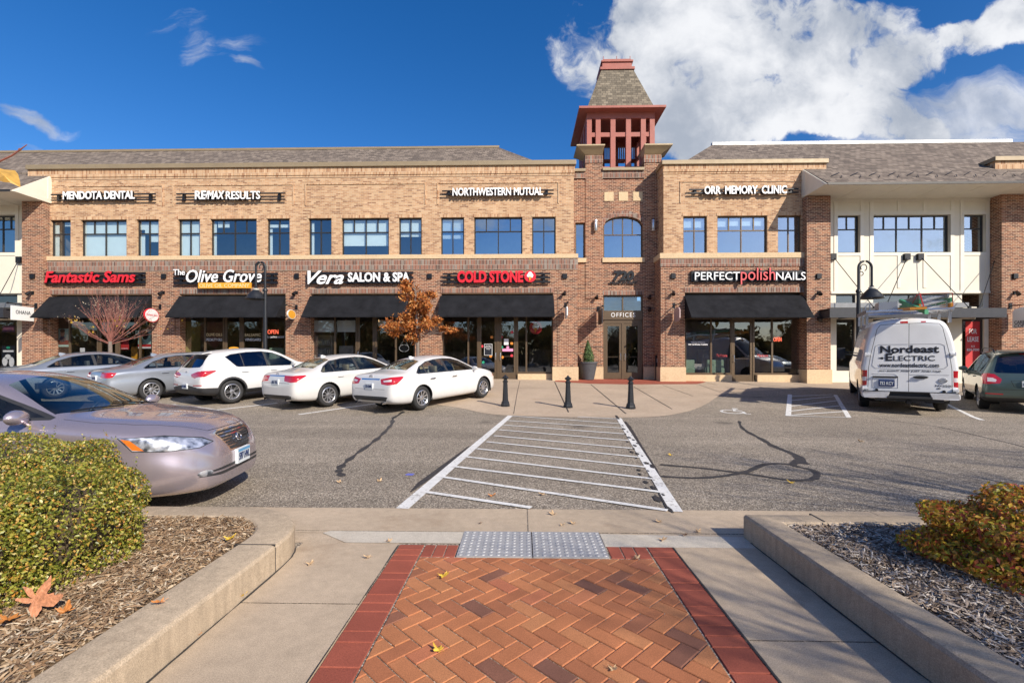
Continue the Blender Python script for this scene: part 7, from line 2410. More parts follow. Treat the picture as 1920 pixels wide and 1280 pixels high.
# ------------------------------------------------------------------ mauve sedan close by
def headlamp_mat():
 m, t, b = newmat('headlamp_unit')
 n = t.noise(t.objc(), 13, 2, 0.5)
 c = t.ramp(n, [(.35, (.10, .11, .13)), (.5, (.55, .57, .62)), (.65, (.9, .9, .92))])
 t.set(b.inputs['Base Color'], c)
 b.inputs['Metallic'].default_value = .75
 b.inputs['Roughness'].default_value = .32
 b.inputs['Coat Weight'].default_value = 1.0
 b.inputs['Coat Roughness'].default_value = .02
 t.set(b.inputs['Normal'], t.bump(t.noise(t.objc(), 12, 1), .35, .03))
 return m
M_LAMP = headlamp_mat()
def near_sedan():
 root = thing('parked_car', 'mauve grey sedan close to the camera behind the clipped hedge', 'car')
 sp = sedan_spec(4.855, .915, 1.45, (1.11, 3.885))
 sp['L'] = 4.855
 sp['top'] = [(a, b) for a, b in sp['top'] if a < 3.2] + [(3.28, 1.20), (3.6, 1.025)] + [(3.77, .975), (4.1, .945), (4.4, .895), (4.6, .84), (4.70, .79), (4.765, .73), (4.815, .63), (4.84, .55), (4.855, .49)]
 sp['edge'] = [(a, b) for a, b in sp['edge'] if a < 3.2] + [(3.28, 1.12), (3.6, .962)] + [(3.77, .94), (4.1, .91), (4.4, .86), (4.6, .80), (4.70, .75), (4.765, .69), (4.815, .60), (4.84, .53), (4.855, .475)]
 sp['wr'] = [(a, b) for a, b in sp['wr'] if a < 3.6] + [(3.77, .70), (4.1, .68), (4.4, .62), (4.6, .54), (4.70, .47), (4.765, .43), (4.815, .40), (4.84, .36), (4.855, .32)]
 sp['belt'] = [(a, b) for a, b in sp['belt'] if a < 3.7] + [(3.77, .855), (4.1, .82), (4.3, .785), (4.5, .735), (4.6, .69), (4.70, .635), (4.765, .59), (4.815, .54), (4.84, .50), (4.855, .455)]
 sp['wb'] = [(a, b) for a, b in sp['wb'] if a < 3.7] + [(3.77, .875), (4.1, .865), (4.3, .835), (4.5, .765), (4.6, .705), (4.70, .63), (4.765, .56), (4.815, .48), (4.84, .42), (4.855, .36)]
 sp['wm'] = [(a, b) for a, b in sp['wm'] if a < 3.95] + [(4.1, .91), (4.3, .885), (4.5, .825), (4.6, .775), (4.70, .70), (4.765, .63), (4.815, .54), (4.84, .46), (4.855, .39)]
 lowr = lambda l: [(a, b if b < 1.0 else 1.0 + (b - 1.0) * .87) for a, b in l]
 sp['top'] = lowr(sp['top']); sp['edge'] = lowr(sp['edge'])
 sp['bot'] = [(0, .42), (.04, .34), (.12, .27), (.4, .22), (.9, .19), (3.9, .17), (4.5, .175), (4.75, .185), (4.855, .23)]
 c = Car(sp)
 r = .325
 for nm, poly in (('rear', [(1.44, .36), (2.19, .34), (2.19, .945), (1.12, .965), (1.16, .80), (1.30, .62)]), ('front', [(2.215, .34), (3.33, .33), (3.38, .60), (3.44, .88), (3.40, .905), (2.215, .93)])):
  c.both('seam', M_SEAM, inset_poly(poly, -.006), over={0}); c.both('door', None, poly, over=c.ids('seam'), key=nm)
 dlo = [(.97, 1.005), (1.22, 1.145), (1.55, 1.25), (1.9, 1.293), (2.3, 1.304), (2.65, 1.28), (2.95, 1.21), (3.25, 1.085), (3.56, .965), (3.54, .94), (1.02, .985)]
 glasshouse(c, dlo, [(1.34, .05), (2.2, .085)], .022)
 ws = [(3.00, -.53), (3.52, -.70), (3.66, -.46), (3.71, 0), (3.66, .46), (3.52, .70), (3.00, .53), (2.95, .25), (2.94, 0), (2.95, -.25)]
 rw = [(.84, -.56), (.80, -.3), (.79, 0), (.80, .3), (.84, .56), (1.42, .475), (1.46, .25), (1.47, 0), (1.46, -.25), (1.42, -.475)]
 for nm, pl in (('windshield', ws), ('rear_window', rw)):
  c.stamp('glass_seal', M_PLASTIC, inset_poly(pl, -.016), 'T', filt=lambda p, n: p.z > .94, over={0}); c.stamp(nm, M_GLASS_CAR, pl, 'T', over=c.ids('glass_seal'))
 # sun roof
 c.stamp('seam', M_SEAM, [(1.95, -.43), (2.62, -.43), (2.62, .43), (1.95, .43)], 'T', over={0}); c.stamp('sunroof', M_GLASS_CARDK, [(1.96, -.42), (2.61, -.42), (2.61, .42), (1.96, .42)], 'T', over=c.ids('seam'))
 # bonnet shut line
 def line(pts, w=.006, view='T', mir=True):
  for a, b in zip(pts[:-1], pts[1:]):
   d = Vector((b[0] - a[0], b[1] - a[1])).normalized(); n = Vector((-d.y, d.x)) * w / 2
   q = [(a[0] + n.x, a[1] + n.y), (a[0] - n.x, a[1] - n.y), (b[0] - n.x, b[1] - n.y), (b[0] + n.x, b[1] + n.y)]
   c.stamp('seam', M_SEAM, q, view, over={0})
   if mir: c.stamp('seam', M_SEAM, [(x, -y) if view == 'T' else (-x, y) for x, y in q], view, over={0})
 line([(3.62, .74), (3.9, .755), (4.2, .71), (4.45, .60), (4.62, .47), (4.69, .40)])
 line([(4.69, .40), (4.715, .2), (4.72, 0)], mir=True)
 # lamps
 lamp = [(4.16, .89, .775), (4.28, .88, .645), (4.48, .79, .625), (4.66, .55, .625), (4.73, .40, .665), (4.66, .48, .72), (4.45, .72, .775)]
 c.diag('lamp_gap', M_SEAM, [(x, y, z) for x, y, z in lamp], over={0})
 lampu = [(4.175, .89, .772), (4.285, .88, .652), (4.48, .79, .632), (4.66, .55, .632), (4.715, .415, .665), (4.655, .49, .713), (4.45, .72, .768)]
 c.diag('headlight', M_LAMP, lampu, over=c.ids('lamp_gap') | {0})
 c.diag('turn_lens', M_AMBER, [(4.19, .89, .765), (4.285, .88, .66), (4.36, .85, .65), (4.26, .88, .75)], over=c.ids('headlight'))
 # grille with chrome frame and bars
 c.stamp('grille_frame', M_CHROME, [(-.385, .735), (-.36, .70), (-.27, .545), (-.22, .525), (.22, .525), (.27, .545), (.36, .70), (.385, .735), (.30, .755), (-.30, .755)], 'F', over={0} | c.ids('seam'))
 c.stamp('grille', M_PLASTIC, [(-.355, .728), (-.335, .70), (-.255, .555), (-.21, .54), (.21, .54), (.255, .555), (.335, .70), (.355, .728), (.28, .742), (-.28, .742)], 'F', over=c.ids('grille_frame'))
 for k in range(6):
  z = .572 + k * .028
  c.stamp('grille_bars', M_CHROME, [(-.33, z), (.33, z), (.33, z + .009), (-.33, z + .009)], 'F', over=c.ids('grille'))
 # lower intake, fog lamps
 c.stamp('bumper_slot', M_PLASTIC, [(-.66, .345), (-.45, .325), (.45, .325), (.66, .345), (.60, .385), (.4, .40), (-.4, .40), (-.60, .385)], 'F', over={0})
 c.stamp('bumper_blade', None, [(-.62, .355), (.62, .355), (.60, .372), (-.60, .372)], 'F', over=c.ids('bumper_slot'))
 c.mirror_y('fog_lamp', M_LAMP, [(.60 + .065 * math.cos(a), .375 + .03 * math.sin(a)) for a in [2 * math.pi * k / 16 for k in range(16)]], 'F', over=c.ids('bumper_slot', 'bumper_blade') | {0})
 line([(.05, .478), (.62, .492), (.80, .50)], .005, 'F') if False else None
 c.mirror_y('taillight', M_TAIL, [(.42, .955), (.44, .80), (.93, .79), (.93, .95)], 'B', over={0})
 for xa in sp['ax']: c.both('arch', None, circle(xa, r, r + .05), delete=True)
 c.finish(root, M_CAR_MAUVE)
 add_wheels(root, c, r, .222, .215, 10, 'single', key='mauve')
 cabin(root, c, M_SEAT_GREY, 2.35, 1.45, wheel_y=.36, zh=1.12)
 handle(root, c, 1.52, .83, M_CHROME); handle(root, c, 2.45, .82, M_CHROME)
 mirrors(root, c, 3.40, .985, M_CAR_MAUVE, .12)
 m = c.mid
 # inside mirror and wipers
 mb = MB(); mb.obox((2.92 - m, 0, 1.215), (.015, 0, 0), (0, .12, 0), (0, 0, .032)); mb.tube([(2.93 - m, 0, 1.23), (2.97 - m, 0, 1.275)], .01, 6); mb.build('rear_view_mirror', M_PLASTIC, root, bevel=.008)
 mb = MB()
 for y0, y1 in ((-.05, -.60), (.5, -.02)):
  pts = []
  for k in range(6):
   t_ = k / 5; y = y0 + (y1 - y0) * t_; x = 3.70 - .12 * t_
   hit = c.bvh.ray_cast(Vector((x - m, y, 3)), Vector((0, 0, -1)))
   pts.append(hit[0] + Vector((0, 0, .012)))
  mb.tube(pts, .007, 6)
 mb.build('wiper', M_BLACK, root)
 plate(root, c, .445, 1, '597 HVL', bg=M_PLATE, ink=M_INK_BLUE, band=M_PLATE_BLUE)
 # oval badge on the grille: an L in a ring
 p, n = c.end(0, .645, 1)
 tn = Vector((-.35, 0, .94))
 cc0 = p + Vector((.018, 0, 0))
 mb = MB()
 mb.tube([cc0 + Vector((0, 1, 0)) * .058 * math.cos(a) + tn * .040 * math.sin(a) for a in [2 * math.pi * k / 24 for k in range(25)]], .006, 6, cap=False)
 mb.tube([cc0 + Vector((0, -.012, 0)) + tn * .03, cc0 + Vector((0, -.028, 0)) - tn * .012, cc0 + Vector((0, .03, 0)) - tn * .024], .006, 6)
 mb.build('emblem', M_CHROME, root)
 return root, c
near, cn = near_sedan()
a_ = R(9)
place(near, (-3.12 - 3.745 * math.cos(a_), 5.20 - 3.745 * math.sin(a_)), 9, 2.775)

# ------------------------------------------------------------------ white van
def van():
 root = thing('delivery_van', 'white high roofed electrician van with black lettering on its rear doors', 'van')
 L, ax = 6.1, (1.33, 5.04)
 sp = dict(L=L, ax=ax, zm=.42, tuck=.05, bulge=.045,
  top=[(0, 2.40), (.035, 2.49), (.10, 2.545), (.3, 2.57), (1.5, 2.60), (3.4, 2.59), (3.75, 2.54), (4.05, 2.36), (4.5, 1.95), (4.95, 1.50), (5.1, 1.40), (5.5, 1.32), (5.8, 1.22), (5.98, 1.05), (6.06, .85), (6.1, .7)],
  edge=[(0, 2.30), (.035, 2.375), (.10, 2.42), (.3, 2.44), (1.5, 2.46), (3.4, 2.45), (3.75, 2.40), (4.05, 2.22), (4.5, 1.82), (4.95, 1.42), (5.1, 1.35), (5.5, 1.26), (5.8, 1.15), (5.98, .99), (6.06, .8), (6.1, .66)],
  wr=[(0, .70), (.035, .735), (.10, .755), (.3, .765), (3.4, .765), (4.05, .76), (4.95, .82), (5.5, .82), (5.8, .74), (5.98, .62), (6.06, .52), (6.1, .45)],
  belt=[(0, 1.30), (.1, 1.32), (3.4, 1.32), (4.95, 1.22), (5.5, 1.12), (5.8, 1.0), (5.98, .86), (6.06, .72), (6.1, .6)],
  wb=[(0, .915), (.035, .955), (.10, .975), (.3, .985), (4.95, .985), (5.5, .95), (5.8, .86), (5.98, .72), (6.06, .6), (6.1, .5)],
  wm=[(0, .945), (.035, .985), (.10, 1.0), (.3, 1.012), (5.2, 1.012), (5.6, .97), (5.85, .88), (5.98, .76), (6.06, .64), (6.1, .54)],
  bot=[(0, .46), (.05, .40), (.3, .36), (.8, .34), (5.4, .32), (5.9, .34), (6.1, .42)])
 c = Car(sp)
 r = .385
 m = c.mid
 S = M_SEAM
 ov = {0}
 def bline(pts, w=.010):
  for a, b in zip(pts[:-1], pts[1:]):
   d = Vector((b[0] - a[0], b[1] - a[1])).normalized(); n = Vector((-d.y, d.x)) * w / 2
   c.stamp('seam', S, [(a[0] + n.x, a[1] + n.y), (a[0] - n.x, a[1] - n.y), (b[0] - n.x, b[1] - n.y), (b[0] + n.x, b[1] + n.y)], 'B', over=ov)
 # door outline, centre gap, pressed panel outlines
 bline([(-.86, .60), (-.85, 1.2), (-.80, 1.6), (-.665, 2.28), (-.60, 2.38), (-.3, 2.405), (.3, 2.405), (.60, 2.38), (.665, 2.28), (.80, 1.6), (.85, 1.2), (.86, .60)], .012)
 bline([(0, .60), (0, 2.40)], .011)
 pan = M_VAN_SHADE = plain('crease_shade', (.30, .305, .32), .5, var=0)  # grey colour stands in for shade along the pressed panel creases
 def crease(pts, w=.012):
  for a, b in zip(pts[:-1], pts[1:]):
   d = Vector((b[0] - a[0], b[1] - a[1])).normalized(); n = Vector((-d.y, d.x)) * w / 2
   p0 = [c.end(q[0], q[1], -1)[0] + Vector((-.001, 0, 0)) for q in (a, b)]
   CR.tube([p0[0], p0[1]], .006, 5)
 CR = MB()
 for sg in (-1, 1):
  crease([(sg * .02, 1.86), (sg * .62, 1.86), (sg * .70, 1.82), (sg * .745, 1.5), (sg * .77, 1.30), (sg * .70, 1.225), (sg * .3, 1.20), (sg * .02, 1.195)])
 crease([(.78, 1.07), (.30, 1.07), (.24, 1.03)]); crease([(-.80, 1.06), (-.02, 1.06)])
 crease([(.76, .70), (.76, .98), (.22, .98), (.22, .70), (.76, .70)])
 # lamps
 c.mirror_y('taillight', M_TAIL, [(.885, .76), (.99, .74), (1.03, .76), (1.03, 1.17), (.985, 1.17), (.875, 1.17)], 'B', over={0} | c.ids('seam'))
 c.both('taillight', M_TAIL, [(0, .75), (.07, .76), (.07, 1.17), (0, 1.17)], over={0}, filt=lambda p, n: abs(n.y) > .4)
 c.mirror_y('taillight_lens', M_TAIL_W, [(.895, .88), (1.0, .88), (1.0, .99), (.885, .99)], 'B', over=c.ids('taillight'))
 c.stamp('brake_light', M_TAIL, [(.02, 2.415), (.18, 2.415), (.18, 2.465), (.02, 2.465)], 'B', over={0}); c.stamp('brake_light', M_TAIL, [(-.34, 2.42), (-.24, 2.42), (-.24, 2.455), (-.34, 2.455)], 'B', over={0}, key='b')
 # side windows and windscreen
 c.both('window_trim', M_PLASTIC, [(3.85, 1.36), (3.85, 2.06), (4.1, 2.1), (4.85, 1.44), (4.85, 1.32)], over={0})
 c.both('side_window', M_GLASS_CAR, [(3.88, 1.39), (3.88, 2.03), (4.08, 2.06), (4.78, 1.44), (4.78, 1.36)], over=c.ids('window_trim'))
 c.stamp('windshield', M_GLASS_CAR, [(4.02, -.66), (4.95, -.78), (5.02, -.4), (5.04, 0), (5.02, .4), (4.95, .78), (4.02, .66), (3.97, 0)], 'T', over={0}, filt=lambda p, n: p.z > 1.2)
 for x in (3.8, 4.9, 2.6): c.both('seam', S, [(x, .45), (x + .012, .45), (x + .012, 1.9), (x, 1.9)], over={0})
 c.mirror_y('headlight', M_TAIL_W, [(.55, .85), (.93, .85), (.9, 1.1), (.6, 1.1)], 'F', over={0}); c.stamp('grille', M_CHROME, [(-.5, .80), (.5, .80), (.5, 1.1), (-.5, 1.1)], 'F', over={0})
 c.stamp('bumper_trim', M_PLASTIC, [(-.95, .3), (.95, .3), (.95, .55), (-.95, .55)], 'F', over={0})
 for xa in ax: c.both('arch', None, circle(xa, r, r + .06), delete=True)
 c.finish(root, M_VAN_WHITE)
 CR.build('door_crease_shade', pan, root, smooth=True)
 add_wheels(root, c, r, .23, .24, 6, 'single', key='van', rimmat=M_GREYMETAL)
 cabin(root, c, M_SEAT_GREY, 3.6, 3.0, zf=.6, zs=1.0, zh=1.75, dash_x=4.6, hw=.85)
 ex = c.end(0, 1.0, -1)[0].x
 # rear bumper: pale ends with a black step between
 mb = MB()
 for sg in (-1, 1):
  mb.extrude([(ex - .14, sg * .46, .44), (ex - .14, sg * .40, .60), (ex - .14, sg * .96, .60), (ex - .11, sg * 1.0, .56), (ex - .11, sg * 1.0, .46), (ex - .14, sg * .95, .44)], (.34, 0, 0))
 split(mb.build('bumper', plain('bumper_silver', (.55, .55, .56), .45, .2), root, bevel=.012))
 mb = MB()
 mb.box(ex - .15, ex + .1, -.46, .46, .44, .50); mb.box(ex - .05, ex + .1, -.46, .46, .50, .60); mb.box(ex - .12, ex + .1, -.97, .97, .601, .618)
 mb.box(ex - .05, ex + .2, -.7, .7, .36, .43)
 mb.build('bumper_step', M_PLASTIC, root, bevel=.006)
 mb = MB(); mb.box(ex - .10, ex + .2, -.05, .05, .30, .39); mb.build('tow_hitch', M_BLACK, root)
 # number plate, its lamp bar, handle, badges, hinges
 plate(root, c, .83, -1, '752 KCY', y=.46, bg=M_INK_BLUE, ink=M_PLATE, w_=.34, h_=.17)
 mb = MB(); p = c.end(.48, 1.0, -1)[0]; mb.box(p.x - .03, p.x + .02, .22, .76, .975, 1.015); mb.build('plate_lamp_bar', M_PLASTIC, root, bevel=.008)
 mb = MB(); p = c.end(-.24, 1.0, -1)[0]
 mb.extrude([(p.x - .02, -.24 + .155 * math.cos(a), 1.0 + .038 * math.sin(a)) for a in [2 * math.pi * k / 18 for k in range(18)]], (.04, 0, 0)); mb.box(p.x - .05, p.x - .02, -.33, -.13, .985, 1.01)
 mb.build('handle', M_PLASTIC, root)
 mb = MB()
 p = c.end(-.68, .92, -1)[0]
 mb.tube([(p.x - .012, -.68 + .075 * math.cos(a), .92 + .06 * math.sin(a)) for a in [2 * math.pi * k / 22 for k in range(23)]], .009, 6, cap=False); mb.box(p.x - .02, p.x - .004, -.77, -.59, .908, .932)
 mb.build('emblem', M_STEEL, root)
 mb = MB()
 for sg in (-1, 1):
  for z in (1.60, .68):
   q = c.side(.05, z, sg)[0]
   mb.obox((ex + .012, q.y - sg * .05, z), (.035, 0, 0), (0, .06, 0), (0, 0, .028))
   mb.tube([(ex - .01, q.y - sg * .005, z - .05), (ex - .01, q.y - sg * .005, z + .05)], .016, 6)
 mb.build('hinge', M_VAN_WHITE, root, bevel=.005)
 mb = MB()
 for y, z in ((.67, .64), (-.70, .64)):
  p = c.end(y, z, -1)[0]; mb.lathe([(.035, p.x - .035), (.03, p.x - .045), (.001, p.x - .045)], (0, y, z), 12, 'X'); mb.lathe([(.035, p.x + .02), (.035, p.x - .035)], (0, y, z), 12, 'X')
 mb.build('bump_stop', M_BLACK, root)
 # lettering on the doors
 rot = Matrix.Rotation(R(-90), 4, 'Z')
 def put(s_, w2, h2, y_c, z, mat=M_INK, name='door_lettering', **kw):
  p = min((c.end(y_c + q * w2 / 2, z + h2 / 2, -1)[0].x for q in (-1, 0, 1)))
  p2 = min((c.end(y_c + q * w2 / 2, z, -1)[0].x for q in (-1, 0, 1)))
  p = min(p, p2)
  M = Matrix.Translation((p - .003, y_c, z)) @ rot @ Matrix.Translation((-w2 / 2, 0, 0))
  l = lettering(name, s_, w2, h2, mat, None, M=M, depth=.003, **kw); l.parent = root
 put('Nordeast', 1.20, .20, 0, 1.63, bold=.035)
 put('E', .145, .20, .415, 1.42, bold=.04)
 put('LECTRIC', .84, .135, -.10, 1.425, bold=.012)
 put('www.nordeastelectric.com', 1.22, .115, .01, 1.255, bold=.018)
 put('DO RIGHT AND JUST AND FAIR', 1.26, .052, -.02, 1.125, bold=.01)
 put('NV2500', .33, .052, -.70, .76, mat=M_INK)
 put('HD', .07, .04, -.60, .695, mat=M_INK, bold=.02)
 # plug pictogram before the E
 p = c.end(.55, 1.5, -1)[0]
 mb = MB(); x0_, x1_ = p.x - .004, p.x + .01
 mb.box(x0_, x1_, .49, .535, 1.488, 1.502); mb.box(x0_, x1_, .535, .575, 1.465, 1.525); mb.box(x0_, x1_, .575, .60, 1.475, 1.515); mb.box(x0_, x1_, .60, .635, 1.504, 1.512); mb.box(x0_, x1_, .60, .635, 1.478, 1.486)
 mb.box(x0_, x1_, .31, .40, 1.62, 1.63); mb.extrude([(x0_, .345, 1.60), (x0_, .345, 1.66), (x0_, .30, 1.625)], (.012, 0, 0))
 mb.build('plug_symbol', M_INK, root)
 # towing mirrors
 for sg in (-1, 1):
  q = c.side(4.55, 1.42, sg)[0]
  mb = MB()
  mb.tube([q + Vector((0, -sg * .03, 0)), q + Vector((-.02, sg * .22, .02))], .035, 8); mb.tube([q + Vector((0, -sg * .03, .1)), q + Vector((-.02, sg * .22, .1))], .02, 8)
  mb.box(q.x - .06, q.x + .08, q.y + sg * .20, q.y + sg * .45, q.z - .13, q.z + .26)
  mb.build('wing_mirror', M_PLASTIC, root, bevel=.03, smooth=True)
 # roof rack
 mb = MB()
 tz_ = 2.60
 zb_ = tz_ + .16
 for x in (.35, 1.6, 2.9):
  mb.tube([(x - m, -.86, zb_), (x - m, .86, zb_)], .028, 8)
  for sg in (-1, 1):
   mb.box(x - m - .04, x - m + .04, sg * .86 - .03, sg * .86 + .03, 2.40, zb_ + .02)
   mb.box(x - m - .03, x - m + .03, sg * .80 - .015, sg * .80 + .015, zb_, zb_ + .22)
 for sg in (-1, 1): mb.box(.1 - m, 3.1 - m, sg * .88 - .02, sg * .88 + .02, zb_ - .06, zb_ + .04)
 mb.tube([(.12 - m, -.9, zb_ - .01), (.12 - m, .9, zb_ - .01)], .035, 10)
 mb.build('roof_rack', M_STEEL, root, smooth=True)
 return root, c, zb_
vanr, cv, RACK = van()
vh = 59
a_ = R(vh)
vrear = Vector((10.17, 12.75)) + Vector((math.cos(a_), math.sin(a_))) * 1.33
place(vanr, tuple(vrear), vh, 3.71)
def on_van(name, mb, mat, label, cat, group=None):
 o = mb.build(name, mat)
 o.rotation_euler = vanr.rotation_euler; o.location = vanr.location
 return tag(o, label, cat, group)
m_ = cv.mid
def ladder(y0, z0, x0, x1, w_, colr, name, label, th=.115):
 root = thing(name, label, 'ladder', group='ladders strapped on the van roof')
 rails = MB()
 for y in (y0, y0 + w_):
  rails = MB(); rails.box(x0 - m_, x1 - m_, y - .02, y + .02, z0, z0 + th); rails.build('rail', colr, root)
 mb = MB()
 n = int((x1 - x0) / .3)
 for k in range(1, n): mb.tube([(x0 - m_ + k * .3, y0, z0 + th / 2), (x0 - m_ + k * .3, y0 + w_, z0 + th / 2)], .016, 6)
 mb.build('rungs', M_STEEL, root)
 root.rotation_euler = vanr.rotation_euler; root.location = vanr.location
 return root
M_FG_O = plain('orange_fibreglass', (.62, .26, .03), .5); M_FG_G = plain('green_fibreglass', (.05, .26, .13), .5); M_FG_B = plain('blue_fibreglass', (.03, .22, .40), .5)
ladder(-.86, RACK + .03, .15, 4.0, .62, M_FG_O, 'ladder', 'orange railed ladder lying lowest on the van roof rack')
ladder(-.83, RACK + .155, .05, 3.4, .60, M_FG_G, 'ladder', 'green railed ladder lying on the orange ladder on the van roof')
ladder(-.80, RACK + .28, .20, 3.0, .56, M_GREYMETAL, 'ladder', 'grey metal ladder topmost of the pile on the van roof')
mb = MB()
mb.obox((.2 - m_, -.10, RACK + .10), (.9, .14, .20), (-.02, .04, 0), (0, 0, .05), 0)
on_van('folded_stepladder', mb, M_FG_G, 'tilted green stepladder rail sticking out left of the ladders on the van', 'stepladder')
mb = MB()
mb.obox((.1 - m_, -.05, RACK + .03), (.9, .02, .03), (0, .16, 0), (0, 0, .03), 0)
on_van('orange_plank', mb, M_FG_O, 'orange board lying beside the ladders on the van roof', 'board')
mb = MB()
pts = [(.35 - m_, -.92, RACK + .02), (.32 - m_, -.90, RACK + .40), (.32 - m_, -.5, RACK + .42), (.32 - m_, -.20, RACK + .40), (.34 - m_, -.05, RACK + .03)]
for a, b in zip(pts[:-1], pts[1:]):
 a, b = Vector(a), Vector(b); mb.obox((a + b) / 2, (b - a) / 2, (.03, 0, 0), (0, .004, .004))
mb.obox((.0 - m_, -.26, RACK + .2), (.0, .05, .22), (.02, 0, 0), (0, .012, 0))
on_van('red_strap', mb, plain('red_webbing', (.60, .04, .05), .7), 'red webbing strap tied over the ladders on the van', 'strap')
m_dp, t_, b_ = newmat('tread_plate')
ch = t_.node('ShaderNodeTexChecker'); ch.inputs['Scale'].default_value = 38
t_.set(ch.inputs['Vector'], t_.objc()); t_.set(b_.inputs['Base Color'], t_.mix(ch.outputs[1], (.42, .43, .45), (.72, .73, .75)))
b_.inputs['Metallic'].default_value = .8; b_.inputs['Roughness'].default_value = .32
mb = MB(); mb.box(.15 - m_, 1.1 - m_, .22, .62, RACK + .02, RACK + .24)
on_van('tool_box', mb, m_dp, 'bright chequer plate tool box on the left of the van roof rack', 'tool box')
# ------------------------------------------------------------------ street furniture
def street_lamp(px, Y, y_top, y_collar, px_shade, y_sh0, y_sh1, label):
 x = fx(px, Y); g = gz(x, Y)
 zt = fz(px, y_top, Y); zc = fz(px, y_collar, Y); xs = fx(px_shade, Y)
 t = thing('street_lamp', label, 'street lamp', (x, Y, g), 0, 'black gooseneck street lamps')
 mb = MB()
 mb.lathe([(.20, g - .05), (.20, g + .12), (.16, g + .18), (.12, g + .7), (.10, g + .8), (.085, g + .86)], (x, Y, 0), 16); mb.build('base', M_IRON, t, smooth=True)
 mb = MB()
 mb.tube([(x, Y, g + .8), (x, Y, zc)], [.075, .062], 14); mb.lathe([(.062, zc - .02), (.085, zc), (.085, zc + .07), (.05, zc + .12)], (x, Y, 0), 14); mb.build('pole', M_IRON, t, smooth=True)
 r = abs(xs - x) / 2; cx = (x + xs) / 2; s_ = 1 if xs > x else -1
 zs0 = fz(px_shade, y_sh0, Y); zs1 = fz(px_shade, y_sh1, Y)
 zc2 = zt - r
 pts = [(x, Y, zc)] + [(cx - s_ * r * math.cos(a), Y, zc2 + r * math.sin(a)) for a in [math.pi * k / 14 for k in range(15)]] + [(xs, Y, zs0 + .12)]
 mb = MB(); mb.tube(pts, .042, 10); mb.build('gooseneck', M_IRON, t, smooth=True)
 mb = MB()
 q = [(cx - s_ * r * .2 + r * .45 * math.cos(a), Y, zc2 + .0 + r * .5 * math.sin(a)) for a in [-1.2 + 5.0 * k / 14 for k in range(15)]]
 mb.tube(q, .018, 6); q = [(cx - s_ * r * .55 + r * .28 * math.cos(a), Y, zc2 - r * .9 + r * .3 * math.sin(a)) for a in [-1.8 + 5.0 * k / 12 for k in range(13)]]; mb.tube(q, .016, 6); mb.build('scroll', M_IRON, t)
 R_ = .38
 mb = MB(); h = zs0 - zs1
 mb.lathe([(.03, zs0 + .12), (.06, zs0 + .10), (.09, zs0), (.13, zs0 - .02), (R_ * .55, zs0 - h * .3), (R_ * .8, zs0 - h * .62), (R_ * .9, zs1 + .03), (R_, zs1), (R_ * .98, zs1 - .012), (R_ * .86, zs1 + .01), (R_ * .5, zs0 - h * .35), (.05, zs0 - .05)], (xs, Y, 0), 28); mb.build('lamp_shade', M_IRON, t, smooth=True, angle=50)
 mb = MB(); mb.lathe([(.10, zs0 - .005), (.105, zs0 + .05), (.095, zs0 + .055)], (xs, Y, 0), 18); mb.build('lamp_collar', plain('pale_collar', (.5, .48, .42), .5), t)
 mb = MB(); mb.lathe([(.001, zs1 + .02), (.1, zs1 + .05), (.14, zs1 + .12), (.001, zs1 + .15)], (xs, Y, 0), 14); mb.build('lamp_glass', plain('lamp_glass', (.6, .6, .55), .3), t)
street_lamp(497.3, 17.6, 491.5, 546, 480, 543.5, 560.5, 'black gooseneck street lamp in front of the second awning, arm to the left')
street_lamp(1609.5, 17.4, 489.5, 548, 1634.5, 541, 559, 'black gooseneck street lamp behind the white van, arm to the right')

def bollard_parts():
 a = MB(); n = 8
 a.lathe([(.001, 0), (.14, 0), (.14, .06), (.125, .09), (.12, .13), (.10, .15), (.095, .17)], (0, 0, 0), n)
 b = MB(); b.lathe([(.092, .16), (.066, .70), (.066, .705)], (0, 0, 0), n)
 c = MB(); c.lathe([(.06, .70), (.085, .715), (.085, .745), (.06, .76), (.055, .80), (.10, .825), (.105, .85), (.03, .905), (.022, .93), (.001, .94)], (0, 0, 0), n)
 return a, b, c
first = None
for (px, y_), lab in zip(((947.5, 761.5), (1065, 764), (1182.5, 766)), ('black cast bollard nearest the white sedan', 'black cast bollard at the middle of the crosswalk end', 'black cast bollard at the right of the crosswalk end')):
 p = G(px, y_)
 if first is None:
  first = thing('bollard', lab, 'bollard', (0, 0, 0), 0, 'black bollards at the crosswalk')
  a, b, c = bollard_parts()
  a.build('base', M_IRON, first); b.build('post', M_IRON, first); c.build('cap', M_IRON, first)
  o = first
 else: o = copy_tree(first); o['label'] = lab
 o.location = (p.x, p.y, gz(p.x, p.y)); o.rotation_euler = (0, 0, R(22.5))

# planter with a small conifer beside the office doors
Yp_ = 21.55
xp = fx(1102, Yp_); gp = gz(xp, Yp_) + .01
t = thing('plant_pot', 'big charcoal tapered pot with a small green conifer beside the office doors', 'plant pot', (xp, Yp_, gp))
mb = MB(); mb.lathe([(.001, gp), (.28, gp), (.42, gp + .72), (.45, gp + .73), (.45, gp + .80), (.40, gp + .80), (.39, gp + .70), (.001, gp + .70)], (xp, Yp_, 0), 28); mb.build('pot', M_POT, t, smooth=True, angle=35)
# small dark column beside the right wing
xq = fx(1231.5, 21.7)
mb = MB(); g_ = gz(xq, 21.7); mb.box(xq - .06, xq + .06, 21.65, 21.75, g_, g_ + 1.05); mb.box(xq - .07, xq + .07, 21.64, 21.76, g_ + 1.05, g_ + 1.12); mb.box(xq - .02, xq + .02, 21.635, 21.65, g_ + .8, g_ + 1.0, 1)
tag(mb.build('ash_receptacle', [M_BLACK, M_STEEL], loc=(xq, 21.7, g_)), 'slim black ash post beside the pier right of the office doors', 'ash bin')
